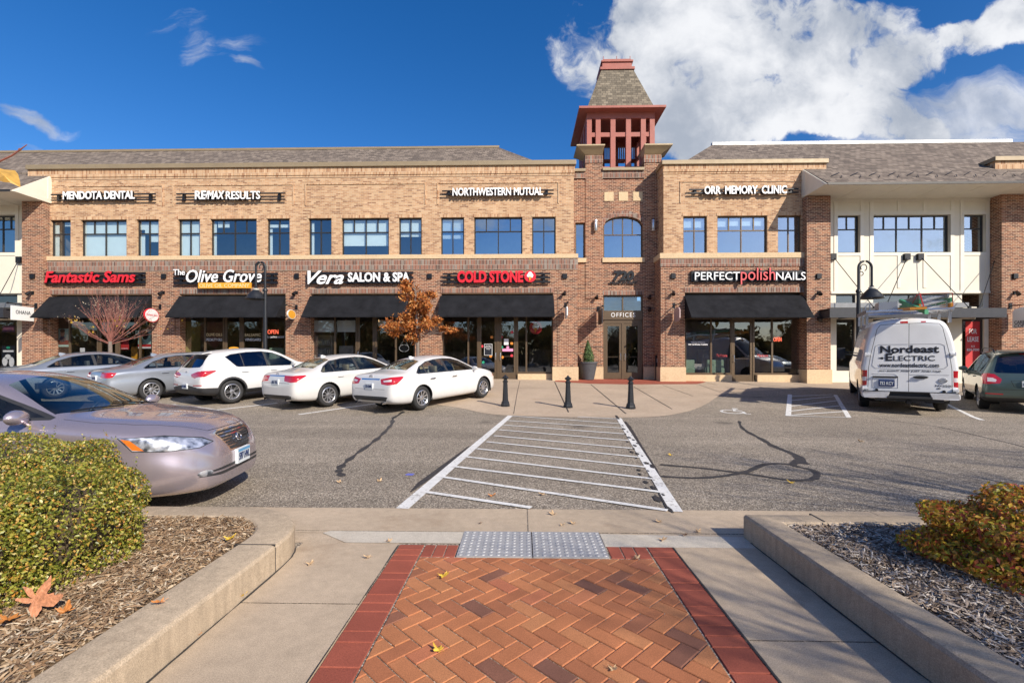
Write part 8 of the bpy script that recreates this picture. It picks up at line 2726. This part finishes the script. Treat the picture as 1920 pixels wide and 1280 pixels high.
# ------------------------------------------------------------------ plants
NR = np.random.default_rng(11)
def leaf_mesh(name, pos, nrm, size, mat, parent=None, aspect=0.55, jitter=0.6, fold=0.25, loc=None, droop=0.0, pointed=True):
 """many separate little leaves: each two folded faces about its midrib"""
 n = len(pos)
 pos = np.asarray(pos, float); nrm = np.asarray(nrm, float)
 nn = nrm + NR.normal(0, jitter, (n, 3))
 nn /= np.linalg.norm(nn, axis=1, keepdims=True) + 1e-9
 t = NR.normal(0, 1, (n, 3)); t[:, 2] -= droop
 t -= nn * (t * nn).sum(1, keepdims=True)
 t /= np.linalg.norm(t, axis=1, keepdims=True) + 1e-9
 b = np.cross(nn, t)
 sz = (size * NR.uniform(0.65, 1.3, n))[:, None]
 w_ = sz * aspect * .5
 tip = pos + t * sz * .5; base = pos - t * sz * .5
 l = pos + b * w_ + nn * w_ * fold - t * sz * .04; r = pos - b * w_ + nn * w_ * fold - t * sz * .04
 co = np.stack([base, r, tip, l], 1).reshape(-1, 3)
 off = np.array(world_loc(parent) if parent is not None and loc is None else (loc or (0, 0, 0)))
 co = co - off
 me = bpy.data.meshes.new(name)
 me.vertices.add(4 * n); me.vertices.foreach_set('co', co.ravel().astype(np.float32))
 i = np.arange(n) * 4
 loops = np.stack([i, i + 1, i + 2, i, i + 2, i + 3], 1).ravel()
 me.loops.add(6 * n); me.loops.foreach_set('vertex_index', loops.astype(np.int32))
 me.polygons.add(2 * n); me.polygons.foreach_set('loop_start', (np.arange(2 * n) * 3).astype(np.int32)); me.polygons.foreach_set('loop_total', np.full(2 * n, 3, dtype=np.int32))
 me.update(); me.validate()
 me.materials.append(mat)
 o = bpy.data.objects.new(name, me); COL.objects.link(o)
 if parent is not None: o.parent = parent
 elif loc is not None: o.location = loc
 return o
M_BOX = island_mat('boxwood_leaf', [(0, (.06, .085, .012)), (.25, (.15, .175, .022)), (.5, (.29, .295, .042)), (.76, (.44, .40, .075)), (.87, (.50, .22, .035)), (1, (.62, .55, .2))], .38, 120, spec=.5, trans=.22)
M_BUSH = island_mat('autumn_bush_leaf', [(0, (.13, .15, .015)), (.22, (.34, .30, .025)), (.45, (.56, .36, .04)), (.68, (.58, .24, .05)), (.84, (.46, .11, .04)), (.93, (.28, .03, .03)), (1, (.7, .5, .1))], .5, 120, spec=.35, trans=.3)
M_RUSSET = island_mat('russet_leaf', [(0, (.22, .065, .02)), (.35, (.44, .14, .035)), (.7, (.58, .21, .05)), (.9, (.64, .31, .09)), (1, (.5, .34, .16))], .6, 120, spec=.3, trans=.3)
M_YELLOWLF = island_mat('yellow_leaf', [(0, (.40, .24, .02)), (.5, (.62, .40, .03)), (.8, (.62, .48, .10)), (1, (.42, .33, .18))], .6, 120, trans=.3)
M_BERRY = island_mat('pale_seed', [(0, (.30, .20, .12)), (.6, (.45, .36, .25)), (1, (.55, .48, .36))], .7, 90)
M_CONIFER = island_mat('conifer_spray', [(0, (.045, .085, .03)), (.6, (.085, .15, .05)), (1, (.15, .20, .07))], .6, 120, trans=.15)
M_HEDGE_CORE = plain('hedge_core', (.085, .060, .035), .9, var=.4, scale=40)
M_MULCH_B = concrete_mat('mulch_bed', (.17, .115, .07), var=.3, grain=60)
M_MULCH_L = island_mat('mulch_chip', [(0, (.12, .075, .045)), (.25, (.24, .145, .08)), (.55, (.34, .225, .13)), (.82, (.44, .33, .215)), (1, (.58, .49, .37))], .85, 110)
M_MULCH_R = island_mat('grey_mulch_chip', [(0, (.095, .066, .047)), (.3, (.22, .16, .115)), (.6, (.36, .285, .225)), (.85, (.52, .45, .38)), (1, (.66, .6, .52))], .85, 110)

# clipped hedge: three rounded lumps covered with small leaves
def lump_points(c, h, n, p=9.0, wob=.04):
 """points and normals on a rounded box"""
 d = NR.normal(0, 1, (n * 3, 3)); d /= np.linalg.norm(d, axis=1, keepdims=True)
 # even out over the box by sampling faces
 q = NR.uniform(-1, 1, (n * 3, 3)); ax = NR.choice(3, n * 3, p=np.array([h[1] * h[2], h[0] * h[2], h[0] * h[1]]) / (h[1] * h[2] + h[0] * h[2] + h[0] * h[1]))
 q[np.arange(n * 3), ax] = np.sign(q[np.arange(n * 3), ax])
 r = (np.abs(q) ** p).sum(1) ** (1 / p)
 q = q / r[:, None]
 nr = np.sign(q) * np.abs(q) ** (p - 1) / np.array(h); nr /= np.linalg.norm(nr, axis=1, keepdims=True)
 pt = q * np.array(h) + np.array(c)
 w_ = (np.sin(pt[:, 0] * 9 + pt[:, 1] * 5) + np.sin(pt[:, 1] * 11 - pt[:, 2] * 8 + 1) + np.sin(pt[:, 2] * 13 + pt[:, 0] * 7)) * wob * .5
 pt = pt + nr * w_[:, None]
 keep = pt[:, 2] > .17
 return pt[keep], nr[keep]
hed = thing('hedge', 'clipped olive green hedge on the left bed in front of the mauve sedan', 'hedge', (-3.2, 3.0, .17))
lumps = [((-3.47, 2.90, .43), (.85, .42, .31)), ((-4.12, 3.55, .45), (.82, .32, .40)), ((-3.62, 2.40, .40), (.92, .30, .29))]
PT, NN = [], []
for (c_, h_), cnt in zip(lumps, (30000, 21000, 18000)):
 p_, n_ = lump_points(c_, h_, cnt // 3 * 2)
 k = (p_[:, 0] > -4.75)
 p_, n_ = p_[k], n_[k]
 p_ = p_ - n_ * (NR.exponential(.045, len(p_))[:, None] - .03)
 PT.append(p_); NN.append(n_)
# shoots that stick out a little
P1, N1 = np.concatenate(PT), np.concatenate(NN)
# gaps: thin the leaves where a slow wave dips; stray shoots stand proud of the clipped face
gp_ = np.sin(P1[:, 0] * 17 + P1[:, 1] * 9) + np.sin(P1[:, 1] * 21 - P1[:, 2] * 15) + np.sin(P1[:, 2] * 19 + P1[:, 0] * 13)
kk = NR.uniform(0, 1, len(P1)) < np.clip(.95 + .32 * gp_, .22, 1)
P1, N1 = P1[kk], N1[kk]
si = NR.choice(len(P1), 420, replace=False); SP, SN = [], []
for q in range(9):
 dv = N1[si] * .5 + np.array([0, 0, .7]) + NR.normal(0, .1, (420, 3)) * 0 + np.stack([np.sin(si), np.cos(si * 1.7), np.zeros(420)], 1) * .35
 SP.append(P1[si] + dv * (.008 + .0085 * q) + NR.normal(0, .006, (420, 3))); SN.append(N1[si] + NR.normal(0, .6, (420, 3)))
leaf_mesh('foliage', np.concatenate([P1] + SP), np.concatenate([N1] + SN), .0215, M_BOX, hed, .58, .75, .3)
mb = MB()
for c_, h_ in lumps:
 n1, n2 = 18, 12
 vs = []
 for i in range(n2 + 1):
  th = math.pi * i / n2
  for j in range(n1):
   ph = 2 * math.pi * j / n1
   q = np.array([math.sin(th) * math.cos(ph), math.sin(th) * math.sin(ph), math.cos(th)])
   q = q / (np.abs(q) ** 5).sum() ** .2
   vs.append(tuple(np.array(c_) + q * (np.array(h_) - .085)))
 mb.add(vs, [(i * n1 + j, i * n1 + (j + 1) % n1, (i + 1) * n1 + (j + 1) % n1, (i + 1) * n1 + j) for i in range(n2) for j in range(n1)])
mb.build('light_block_core', M_HEDGE_CORE, hed)  # solid dark core added behind the leaves to block light
mb = MB()
for k in range(26):
 x, y = rng.uniform(-4.1, -2.75), rng.uniform(2.3, 3.3)
 mb.tube([(x, y, .15), (x + rng.uniform(-.1, .1), y + rng.uniform(-.1, .1), .5)], [.012, .006], 5)
mb.build('twigs', M_BARK, hed)

# autumn bush on the right
bsh = thing('bush', 'low autumn bush with yellow, orange and red leaves on the right bed', 'bush', (2.95, 3.0, .17))
ctr = np.array([3.2, 3.06, .29]); hh = np.array([.62, .47, .35])
d = NR.normal(0, 1, (24000, 3)); d /= np.linalg.norm(d, axis=1, keepdims=True)
lob = 1 + .09 * np.sin(d[:, 0] * 7 + 1) * np.sin(d[:, 1] * 6) + .12 * np.sin(d[:, 2] * 9 + d[:, 0] * 5)
rad = NR.uniform(.5, 1.04, 24000) ** .45
pb = ctr + d * hh * (lob * rad)[:, None]
k = pb[:, 2] > .17
leaf_mesh('foliage', pb[k], d[k] + np.array([0, 0, .35]), .034, M_BUSH, bsh, .5, .7, .3)
mb = MB()
for k in range(60):
 a, e = rng.uniform(0, 6.28), rng.uniform(.2, 1.4)
 v = Vector((math.cos(a) * math.cos(e) * .55, math.sin(a) * math.cos(e) * .45, math.sin(e) * .42))
 mb.tube([(3.12, 3.06, .16), (3.12 + v.x * .5, 3.06 + v.y * .5, .16 + v.z * .62), (3.12 + v.x, 3.06 + v.y, .18 + v.z)], [.008, .005, .002], 4)
mb.build('twigs', M_BARK, bsh)

# mulch in both beds
def mulch(name, x0, x1, y0, y1, z, n, mat, excl, edge):
 X = NR.uniform(x0, x1, n * 2); Y = NR.uniform(y0, y1, n * 2)
 k = edge(X, Y)
 X, Y = X[k][:n], Y[k][:n]
 n = len(X)
 L = NR.uniform(.009, .036, n) * NR.uniform(.6, 1.5, n); W_ = NR.uniform(.0025, .007, n)
 a = NR.uniform(0, np.pi, n); tl = NR.normal(0, .28, n); ro = NR.normal(0, .5, n)
 Z = z + NR.uniform(0.0, .028, n) + .012 * np.sin(X * 9) * np.sin(Y * 8)
 dx_ = np.stack([np.cos(a) * np.cos(tl), np.sin(a) * np.cos(tl), np.sin(tl)], 1)
 up = np.stack([np.zeros(n), np.zeros(n), np.ones(n)], 1); bb = np.cross(up, dx_); bb /= np.linalg.norm(bb, axis=1, keepdims=True)
 nn = np.cross(dx_, bb)
 b2 = bb * np.cos(ro)[:, None] + nn * np.sin(ro)[:, None]; n2 = np.cross(dx_, b2)
 P0 = np.stack([X, Y, Z], 1)
 bend = NR.normal(0, .12, n)[:, None] * L[:, None]
 th = (W_ * .45)[:, None]
 A = P0 - dx_ * L[:, None]; M_ = P0 + n2 * bend; B = P0 + dx_ * L[:, None]
 wv = b2 * W_[:, None]
 co = np.stack([A - wv * .5, A + wv * .3, M_ + wv, M_ - wv, B + wv * .35, B - wv * .6, M_ + n2 * th * 1.5], 1).reshape(-1, 3)
 i = np.arange(n) * 7
 F = [np.stack([i, i + 6, i + 1], 1), np.stack([i + 1, i + 6, i + 2], 1), np.stack([i + 3, i + 6, i], 1), np.stack([i + 2, i + 6, i + 4], 1), np.stack([i + 4, i + 6, i + 5], 1), np.stack([i + 5, i + 6, i + 3], 1)]
 loops = np.stack(F, 1).reshape(-1)
 me = bpy.data.meshes.new(name)
 me.vertices.add(7 * n); me.vertices.foreach_set('co', co.ravel().astype(np.float32))
 nf = len(loops) // 3
 me.loops.add(len(loops)); me.loops.foreach_set('vertex_index', loops.astype(np.int32))
 me.polygons.add(nf); me.polygons.foreach_set('loop_start', (np.arange(nf) * 3).astype(np.int32)); me.polygons.foreach_set('loop_total', np.full(nf, 3, dtype=np.int32))
 me.update(); me.validate(); me.materials.append(mat)
 o = bpy.data.objects.new(name, me); COL.objects.link(o); o['kind'] = 'stuff'
 return o
def left_edge(X, Y): return (X < -2.04) & (Y < 3.88) & ~((X > -2.49) & (Y > 3.42) & (((X + 2.49) ** 2 + (Y - 3.42) ** 2) > .46 ** 2)) & (np.abs(X / Y) < 1.25)
def right_edge(X, Y): return (X > 2.13 + (2 - Y) * .03) & (Y < 3.80) & (X / Y < 2.2)
mulch('mulch', -4.6, -1.92, 1.3, 4.0, .168, 27000, M_MULCH_L, None, left_edge)
mulch('mulch', 2.02, 6.2, .6, 3.86, .172, 66000, M_MULCH_R, None, right_edge)
mb = MB(); mb.quad((-30, -1.5, .165), (-1.9, -1.5, .165), (-1.9, 3.62, .165), (-30, 3.62, .165)); mb.quad((-30, 3.62, .165), (-2.2, 3.62, .165), (-2.2, 4.02, .165), (-30, 4.02, .165)); mb.quad((-2.2, 3.62, .1651), (-1.9, 3.62, .1651), (-1.98, 3.8, .1651), (-2.2, 3.95, .1651))
mb.quad((2.05, -1.5, .168), (30, -1.5, .168), (30, 3.87, .168), (2.03, 3.87, .168))
struct('planting_bed', mb, M_MULCH_B)

# ------------------------------------------------------------------ trees
def grow(mb, p, d, L, r, depth, rg, spread=.55, kids=3, up=.15, tips=None, seg=4, shrink=.68, rshrink=.6, curve=.12):
 pts = [p]; rad = [r]
 q = p.copy(); v = d.copy()
 for k in range(seg):
  v = (v + Vector((rg.gauss(0, curve), rg.gauss(0, curve), rg.gauss(0, curve) + up * .3))).normalized()
  q = q + v * (L / seg); pts.append(q.copy()); rad.append(r * (1 - (1 - rshrink) * (k + 1) / seg))
 mb.tube(pts, rad, 6 if r > .012 else 4, cap=False)
 if tips is not None and depth <= 1: tips += [(pts[-1].copy(), v.copy()), (pts[len(pts) // 2].copy(), v.copy())]
 if depth <= 0: return
 for k in range(kids):
  a = rg.uniform(0, 6.283); t_ = rg.uniform(.35, 1.0) if k else 1.0
  i = min(len(pts) - 1, max(1, int(t_ * (len(pts) - 1))))
  s_ = spread * rg.uniform(.6, 1.3)
  n = v.orthogonal().normalized(); n.rotate(Matrix.Rotation(a, 3, v))
  nd = (v * math.cos(s_) + n * math.sin(s_) + Vector((0, 0, up))).normalized()
  grow(mb, pts[i], nd, L * shrink * rg.uniform(.8, 1.15), rad[i] * .72, depth - 1, rg, spread, kids, up, tips, max(2, seg - 1), shrink, rshrink, curve)
# small bare tree before the leftmost shop: many fine upright twigs from a short trunk
Yt = 18.3
xt = fx(206.5, Yt); gt = gz(xt, Yt); sc_ = Yt / 890
tr = thing('bare_tree', 'small bare reddish tree with a few yellow leaves before the leftmost awning', 'tree', (xt, Yt, gt))
rg = random.Random(3)
mb = MB(); zfork = fz(206, 640, Yt)
mb.tube([(xt + .03, Yt, gt - .05), (xt + .02, Yt, gt + .8), (xt, Yt, zfork)], [.10, .075, .065], 8); mb.build('trunk', M_BARK, tr, smooth=True)
mb = MB(); tips = []
for k in range(34):
 a = rg.uniform(0, 6.283); e = rg.uniform(.08, 1.0) ** .8
 tilt = 1.28 * e
 d = Vector((math.sin(tilt) * math.cos(a), math.sin(tilt) * math.sin(a) * .8, math.cos(tilt)))
 top = 2.15 - .25 * e
 p0 = Vector((xt, Yt, zfork - .12 + rg.uniform(-.05, .35) * (1 - e)))
 grow(mb, p0, d, top * rg.uniform(.75, .98) * .62, .019, 3, rg, .34, 3, .22, tips, 4, .58, .45, .07)
mb.build('branches', M_BARK_RED, tr)
tp = np.array([list(p) for p, v in tips])
lo = tp[:, 2] < fz(206, 596, Yt)
sel = tp[lo]; sel = sel[NR.choice(len(sel), min(len(sel), 130), replace=False)]
yl_ = leaf_mesh('yellow_leaves', sel + NR.normal(0, .04, sel.shape), NR.normal(0, 1, sel.shape), .075, M_YELLOWLF, tr, .6, 1, .2)
sel = tp[tp[:, 2] < fz(206, 560, Yt)]; sel = np.repeat(sel, 2, 0); sel = sel[NR.choice(len(sel), min(len(sel), 420), replace=False)]
yl_['kind'] = 'stuff'; sh_ = leaf_mesh('seed_heads', sel + NR.normal(0, .06, sel.shape), NR.normal(0, 1, sel.shape), .035, M_BERRY, tr, .9, 1, .4); sh_['kind'] = 'stuff'

# russet oak before the third awning
Yt = 18.4
xt = fx(783, Yt); gt = gz(xt, Yt)
ok = thing('russet_tree', 'young oak holding russet leaves between the third and fourth awnings', 'tree', (xt, Yt, gt))
mb = MB(); zt_ = fz(783, 530, Yt)
mb.tube([(xt, Yt, gt - .05), (xt + .01, Yt, fz(783, 640, Yt)), (xt - .05, Yt, fz(783, 590, Yt)), (xt - .12, Yt, zt_)], [.085, .06, .04, .012], 8); mb.build('trunk', M_BARK, ok, smooth=True)
cl_px = [(762, 532, 11, 9), (772, 540, 15, 13), (768, 552, 17, 13), (783, 562, 20, 16), (800, 566, 13, 14), (786, 578, 20, 14), (775, 580, 17, 14), (768, 592, 22, 13), (745, 612, 22, 13), (735, 624, 14, 9), (775, 612, 22, 15), (795, 600, 14, 20), (805, 610, 18, 9), (820, 600, 9, 8), (775, 635, 16, 9), (832, 618, 13, 7), (850, 620, 12, 6), (758, 538, 8, 8), (812, 553, 10, 7)]
pts_, nrs_ = [], []
mb = MB()
for (a, b, ra, rb) in cl_px:
 c_ = np.array([fx(a, Yt), Yt + rng.uniform(-.35, .35), fz(a, b, Yt)]); rr = np.array([ra * sc_, ra * sc_ * .9, rb * sc_]) * 1.05
 m_n = int(120 * (ra * rb) / 220) + 26
 for sub_ in range(5):
  cc_ = c_ + NR.normal(0, .34, 3) * rr
  q = NR.normal(0, 1, (m_n // 2, 3)) * .36 * rr * .8
  pts_.append(cc_ + q); nrs_.append(NR.normal(0, 1, (m_n // 2, 3)))
 zj = max(gt + 1.2, min(zt_ - .2, c_[2] - .35))
 mb.tube([(xt - .03, Yt, zj), tuple((c_ + np.array([xt, Yt, zj])) / 2 + np.array([0, 0, .06])), tuple(c_)], [.02, .013, .006], 5)
 for k in range(5):
  e_ = c_ + NR.normal(0, .7, 3) * rr; mb.tube([tuple(c_), tuple(e_)], [.007, .003], 4)
mb.build('branches', M_BARK, ok)
leaf_mesh('crown', np.concatenate(pts_), np.concatenate(nrs_), .135, M_RUSSET, ok, .42, .6, .35, droop=.9)

# conifer in the pot
n = 2600
h_ = NR.uniform(0, 1, n); a = NR.uniform(0, 6.283, n); base_z = gp + .72; H_ = 1.02
rr = np.interp(h_, [0, .12, .35, .7, 1.0], [.17, .24, .235, .13, .012]) * NR.uniform(.5, 1.08, n)
pc = np.stack([xp + .04 * (1 - h_) + rr * np.cos(a), Yp_ + rr * np.sin(a), base_z + h_ * H_], 1)
leaf_mesh('conifer', pc, np.stack([np.cos(a), np.sin(a), np.full(n, .4)], 1), .085, M_CONIFER, t, .35, .5, .2, droop=-1.2)

# bare street trees behind the camera: their branch shadows fall over the walk
def bare_tree(x, y, h, seed, label):
 tr = thing('bare_tree', label, 'tree', (x, y, 0)); rg = random.Random(seed)
 mb = MB(); mb.tube([(x, y, -.1), (x + .05, y, h * .2), (x, y + .05, h * .36)], [.14, .11, .09], 8); mb.build('trunk', M_BARK, tr)
 mb = MB()
 for k in range(8):
  a = k * 2.4 + rg.uniform(-.4, .4); e = rg.uniform(.2, .8)
  grow(mb, Vector((x, y + .05, h * (.28 + .08 * (k % 2)))), Vector((math.cos(a) * math.sin(e), math.sin(a) * math.sin(e), math.cos(e))), h * .30, .045, 4, rg, .5, 4, .08, None, 3, .68, .5, .1)
 mb.build('branches', M_BARK, tr)
bare_tree(7.0, -2.6, 5.8, 5, 'bare street tree out of view behind the right bed')
bare_tree(9.6, -.2, 6.8, 12, 'bare street tree out of view between the other two bare trees')
bare_tree(13.6, .3, 7.2, 8, 'bare street tree out of view further right behind the bed')
# autumn trees across the street, seen mirrored in the shop windows
M_FARLEAF = island_mat('far_autumn_leaf', [(0, (.05, .06, .015)), (.4, (.14, .12, .02)), (.7, (.24, .16, .03)), (1, (.26, .12, .03))], .7, 30, trans=.2)
proto = None
for k, (x, y, s_) in enumerate(((-34, -22, 1.3), (-24, -24, 1.4), (-14.5, -22, 1.25), (-5, -27, 1.2), (5, -38, .85), (17, -40, .8), (30, -36, .85), (44, -34, 1.0), (-46, -28, 1.2))):
 if proto is None:
  proto = thing('autumn_tree', '', 'tree', (0, 0, 0), 0, 'trees across the street, mirrored in the windows')
  mb = MB(); rg = random.Random(4)
  mb.tube([(0, 0, -.2), (.1, 0, 2.2), (0, .1, 4.5)], [.28, .2, .12], 8)
  for q in range(9):
   aa = q * 2.4; e = rg.uniform(.3, 1.0); grow(mb, Vector((0, 0, 1.8 + .25 * q)), Vector((math.cos(aa) * math.sin(e), math.sin(aa) * math.sin(e), math.cos(e))), 2.4, .08, 1, rg)
  mb.build('trunk', M_BARK, proto)
  cs = [(NR.normal(0, 1.5), NR.normal(0, 1.5), 4.4 + NR.normal(0, 1.4)) for _ in range(34)]
  pp = np.concatenate([np.array(c_) + NR.normal(0, .55, (190, 3)) for c_ in cs])
  leaf_mesh('crown', pp, NR.normal(0, 1, pp.shape), .26, M_FARLEAF, proto, .7, .6, .2)
  o = proto
 else: o = copy_tree(proto)
 o.location = (x, y, 0); o.scale = (s_, s_, s_); o.rotation_euler = (0, 0, k * 1.3)
 o['label'] = 'autumn tree across the street mirrored in the shop windows'

# wooded edge far across the street
n = 26000
xx = NR.uniform(-120, 120, n); hh_ = 7.5 + 1.6 * np.sin(xx * .21) + 1.2 * np.sin(xx * .53 + 1) + .8 * np.sin(xx * 1.3)
zz = NR.uniform(0, 1, n) ** .8 * hh_; yy = -62 + NR.normal(0, 2.5, n)
wd_ = leaf_mesh('treeline', np.stack([xx, yy, zz], 1), NR.normal(0, 1, (n, 3)), 1.25, M_FARLEAF, None, .8, .5, .2); wd_['kind'] = 'stuff'

# twig with a curled yellow leaf reaching in at the upper left, on a sapling beside the path
sp_ = thing('sapling', 'sapling twig with a curled yellow leaf at the upper left edge of the photo', 'tree', (-2.5, .95, .17))
mb = MB(); q0 = P(-8, 306, 1.3); q1 = P(22, 292, 1.3); q2 = P(36, 282, 1.3); q3 = P(50.5, 271.5, 1.3)
mb.tube([(-2.5, .95, .15), (-2.48, .97, 1.2), (-2.5, 1.0, 2.5)], [.02, .014, .005], 6); mb.build('trunk', M_BARK, sp_)
mb = MB(); mb.tube([(-2.49, .98, 1.6), (-2.0, 1.12, 1.86), tuple(q0), tuple(q1), tuple(q2), tuple(q3)], [.006, .004, .0028, .0024, .0022, .001], 6); mb.tube([tuple(q2), tuple(q2 + Vector((.004, 0, .004)))], .0034, 5); mb.tube([tuple(q0 + Vector((-.02, 0, -.01))), tuple(P(-2, 316, 1.3))], .0015, 4); mb.build('branches', M_BARK_RED, sp_)
def leaf_blade(pts, centre, mat, parent=None, name='leaf', loc=None):
 mb = MB(); n = len(pts); mb.add([centre] + list(pts), [(0, i + 1, (i + 1) % n + 1) for i in range(n)])
 return mb.build(name, mat, parent, loc=loc)
M_DRYLEAF = plain('dry_orange_leaf', (.52, .30, .06), .6, var=.35, scale=30)
lp = [(-14, 312, 1.30), (8, 318, 1.31), (28, 319.5, 1.33), (34, 327, 1.325), (37.5, 340, 1.30), (38.5, 351, 1.28), (20, 343, 1.27), (5, 341, 1.27), (-12, 336, 1.28)]
leaf_blade([tuple(P(a, b, c)) for a, b, c in lp], tuple(P(8, 330, 1.265)), M_DRYLEAF, sp_, 'leaf')

# ------------------------------------------------------------------ fallen leaves
def maple(sz, rg, curl=.25):
 out = []
 for k in range(60):
  a = 2 * math.pi * k / 60
  r = .20 + .40 * abs(math.cos(2.5 * a)) ** 1.9 + .14 * math.cos(a) + .03 * rg.uniform(-1, 1) + (.05 if k % 4 < 2 else -.02)
  z = curl * (r ** 2) * (1 + .8 * math.sin(2 * a + rg.uniform(0, .5))) * rg.uniform(.7, 1.3)
  out.append((r * math.cos(a) * sz, r * math.sin(a) * sz, z * sz + .003))
 return out
M_LF = [plain('fallen_leaf_tan', (.50, .34, .19), .7, var=.3, scale=30), plain('fallen_leaf_yellow', (.62, .40, .04), .6, var=.25, scale=30), plain('fallen_leaf_orange', (.52, .20, .05), .6, var=.3, scale=30), plain('fallen_leaf_brown', (.22, .12, .06), .7, var=.3, scale=30), plain('fallen_leaf_pink', (.47, .20, .10), .65, var=.45, scale=40, bump=.6, bscale=70)]
FL = [(58, 1150, .20, 4, .18, 'large pinkish maple leaf lying on mulch against the hedge'), (14, 1162, .11, 2, .18, 'orange leaf on the mulch at the left edge beside the large maple leaf'), (122, 1148, .07, 2, .18, 'small orange leaf on the mulch right of the large maple leaf'), (447, 1122, .075, 1, 0, 'curled yellow leaf on the left walk against the kerb'), (370, 1193, .035, 2, 0, 'small orange leaf on the left walk below the yellow leaf'),
      (268, 1271, .05, 1, 0, 'yellow leaf at the foot of the left kerb near the bottom of the photo'), (830, 1081, .06, 1, 0, 'pale yellow leaf near the top left of the brick path'), (823, 1221, .05, 1, 0, 'bright yellow crumpled leaf on the left of the brick path'), (1148, 1256, .035, 0, 0, 'tan leaf on the brick path near the bottom of the photo'), (1193, 1048, .045, 0, 0, 'dry leaf on the brick path beside the right red border'),
      (580, 1058, .05, 0, 0, 'tan leaf on the left walk near the rounded kerb end'), (690, 1046, .045, 0, 0, 'tan leaf on the left walk beside the red border'), (728, 1016, .045, 0, 0, 'small tan leaf where the pale concrete meets the left walk'), (922, 930, .075, 2, 0, 'orange leaf on the crosswalk near its front edge'), (711, 903, .06, 0, 0, 'tan leaf on the asphalt left of the crosswalk'), (637, 905, .06, 0, 0, 'tan leaf on the asphalt near the end of the left crack'),
      (1017, 928, .06, 0, 0, 'tan leaf on the crosswalk right of the orange leaf'), (1037, 965, .06, 0, 0, 'tan leaf on the gutter beside its middle joint'), (1075, 982, .05, 0, 0, 'tan leaf on the gutter above the right tactile plate'), (1054, 985, .04, 0, 0, 'small pale leaf on the gutter above the right tactile plate'), (1236, 979, .055, 0, 0, 'tan leaf on the gutter near its right crack'), (1241, 1013, .055, 0, 0, 'tan leaf on the right pale concrete strip'), (1283, 1004, .04, 3, 0, 'small brown leaf on the right pale concrete strip'), (1308, 998, .045, 0, 0, 'tan leaf near the end of the right kerb'), (901, 982, .03, 3, 0, 'dark brown leaf on the gutter left of the joint'),
      (1484, 906, .07, 1, 0, 'yellow leaf on the asphalt under the looping crack'), (1258, 854, .07, 1, 0, 'yellow leaf on the asphalt right of the crosswalk'), (1615, 828, .08, 0, 0, 'pale leaf on the asphalt in front of the van'), (430, 1010, .07, 1, .18, 'yellow leaf on the mulch by the rounded end of the left kerb'), (300, 1130, .05, 2, .18, 'orange leaf on the left mulch between hedge and kerb')]
rg = random.Random(21)
for px, y_, sz, mi_, z, lab in FL:
 p = HZ(px, y_, z + .02) if z else G(px, y_)
 zz = (z + .022) if z else gz(p.x, p.y) + .006
 pts = maple(sz, rg, .55 if sz < .1 else .3); a = rg.uniform(0, 6.28)
 mb = MB(); n = len(pts)
 rot = lambda q: (p.x + q[0] * math.cos(a) - q[1] * math.sin(a), p.y + q[0] * math.sin(a) + q[1] * math.cos(a), zz + q[2])
 if sz >= .2:  # leans against the hedge, facing the path
  rot = lambda q: (p.x + q[0] * .95, p.y + q[1] * .35 + .02, zz + .06 + q[1] * .55 - q[0] * .2 + q[2] * .9)
 mb.add([rot((0, 0, .004))] + [rot(q) for q in pts], [(0, i + 1, (i + 1) % n + 1) for i in range(n)])
 if sz < .2: mb.tube([rot((-sz * .2, 0, .004)), rot((-sz * .75, sz * .06, .012))], .0012, 4)
 tag(mb.build('fallen_leaf', M_LF[mi_], loc=(p.x, p.y, zz)), lab, 'leaf', 'fallen autumn leaves')
p = G(768, 890)
mb = MB(); mb.extrude([(p.x - .05, p.y - .02, .003), (p.x + .04, p.y - .03, .003), (p.x + .055, p.y + .02, .003), (p.x - .03, p.y + .03, .003)], (.004, 0, .012)); tag(mb.build('litter_scrap', plain('blue_scrap', (.12, .14, .5), .5), loc=(p.x, p.y, 0)), 'small crumpled blue scrap of litter on the asphalt', 'litter')
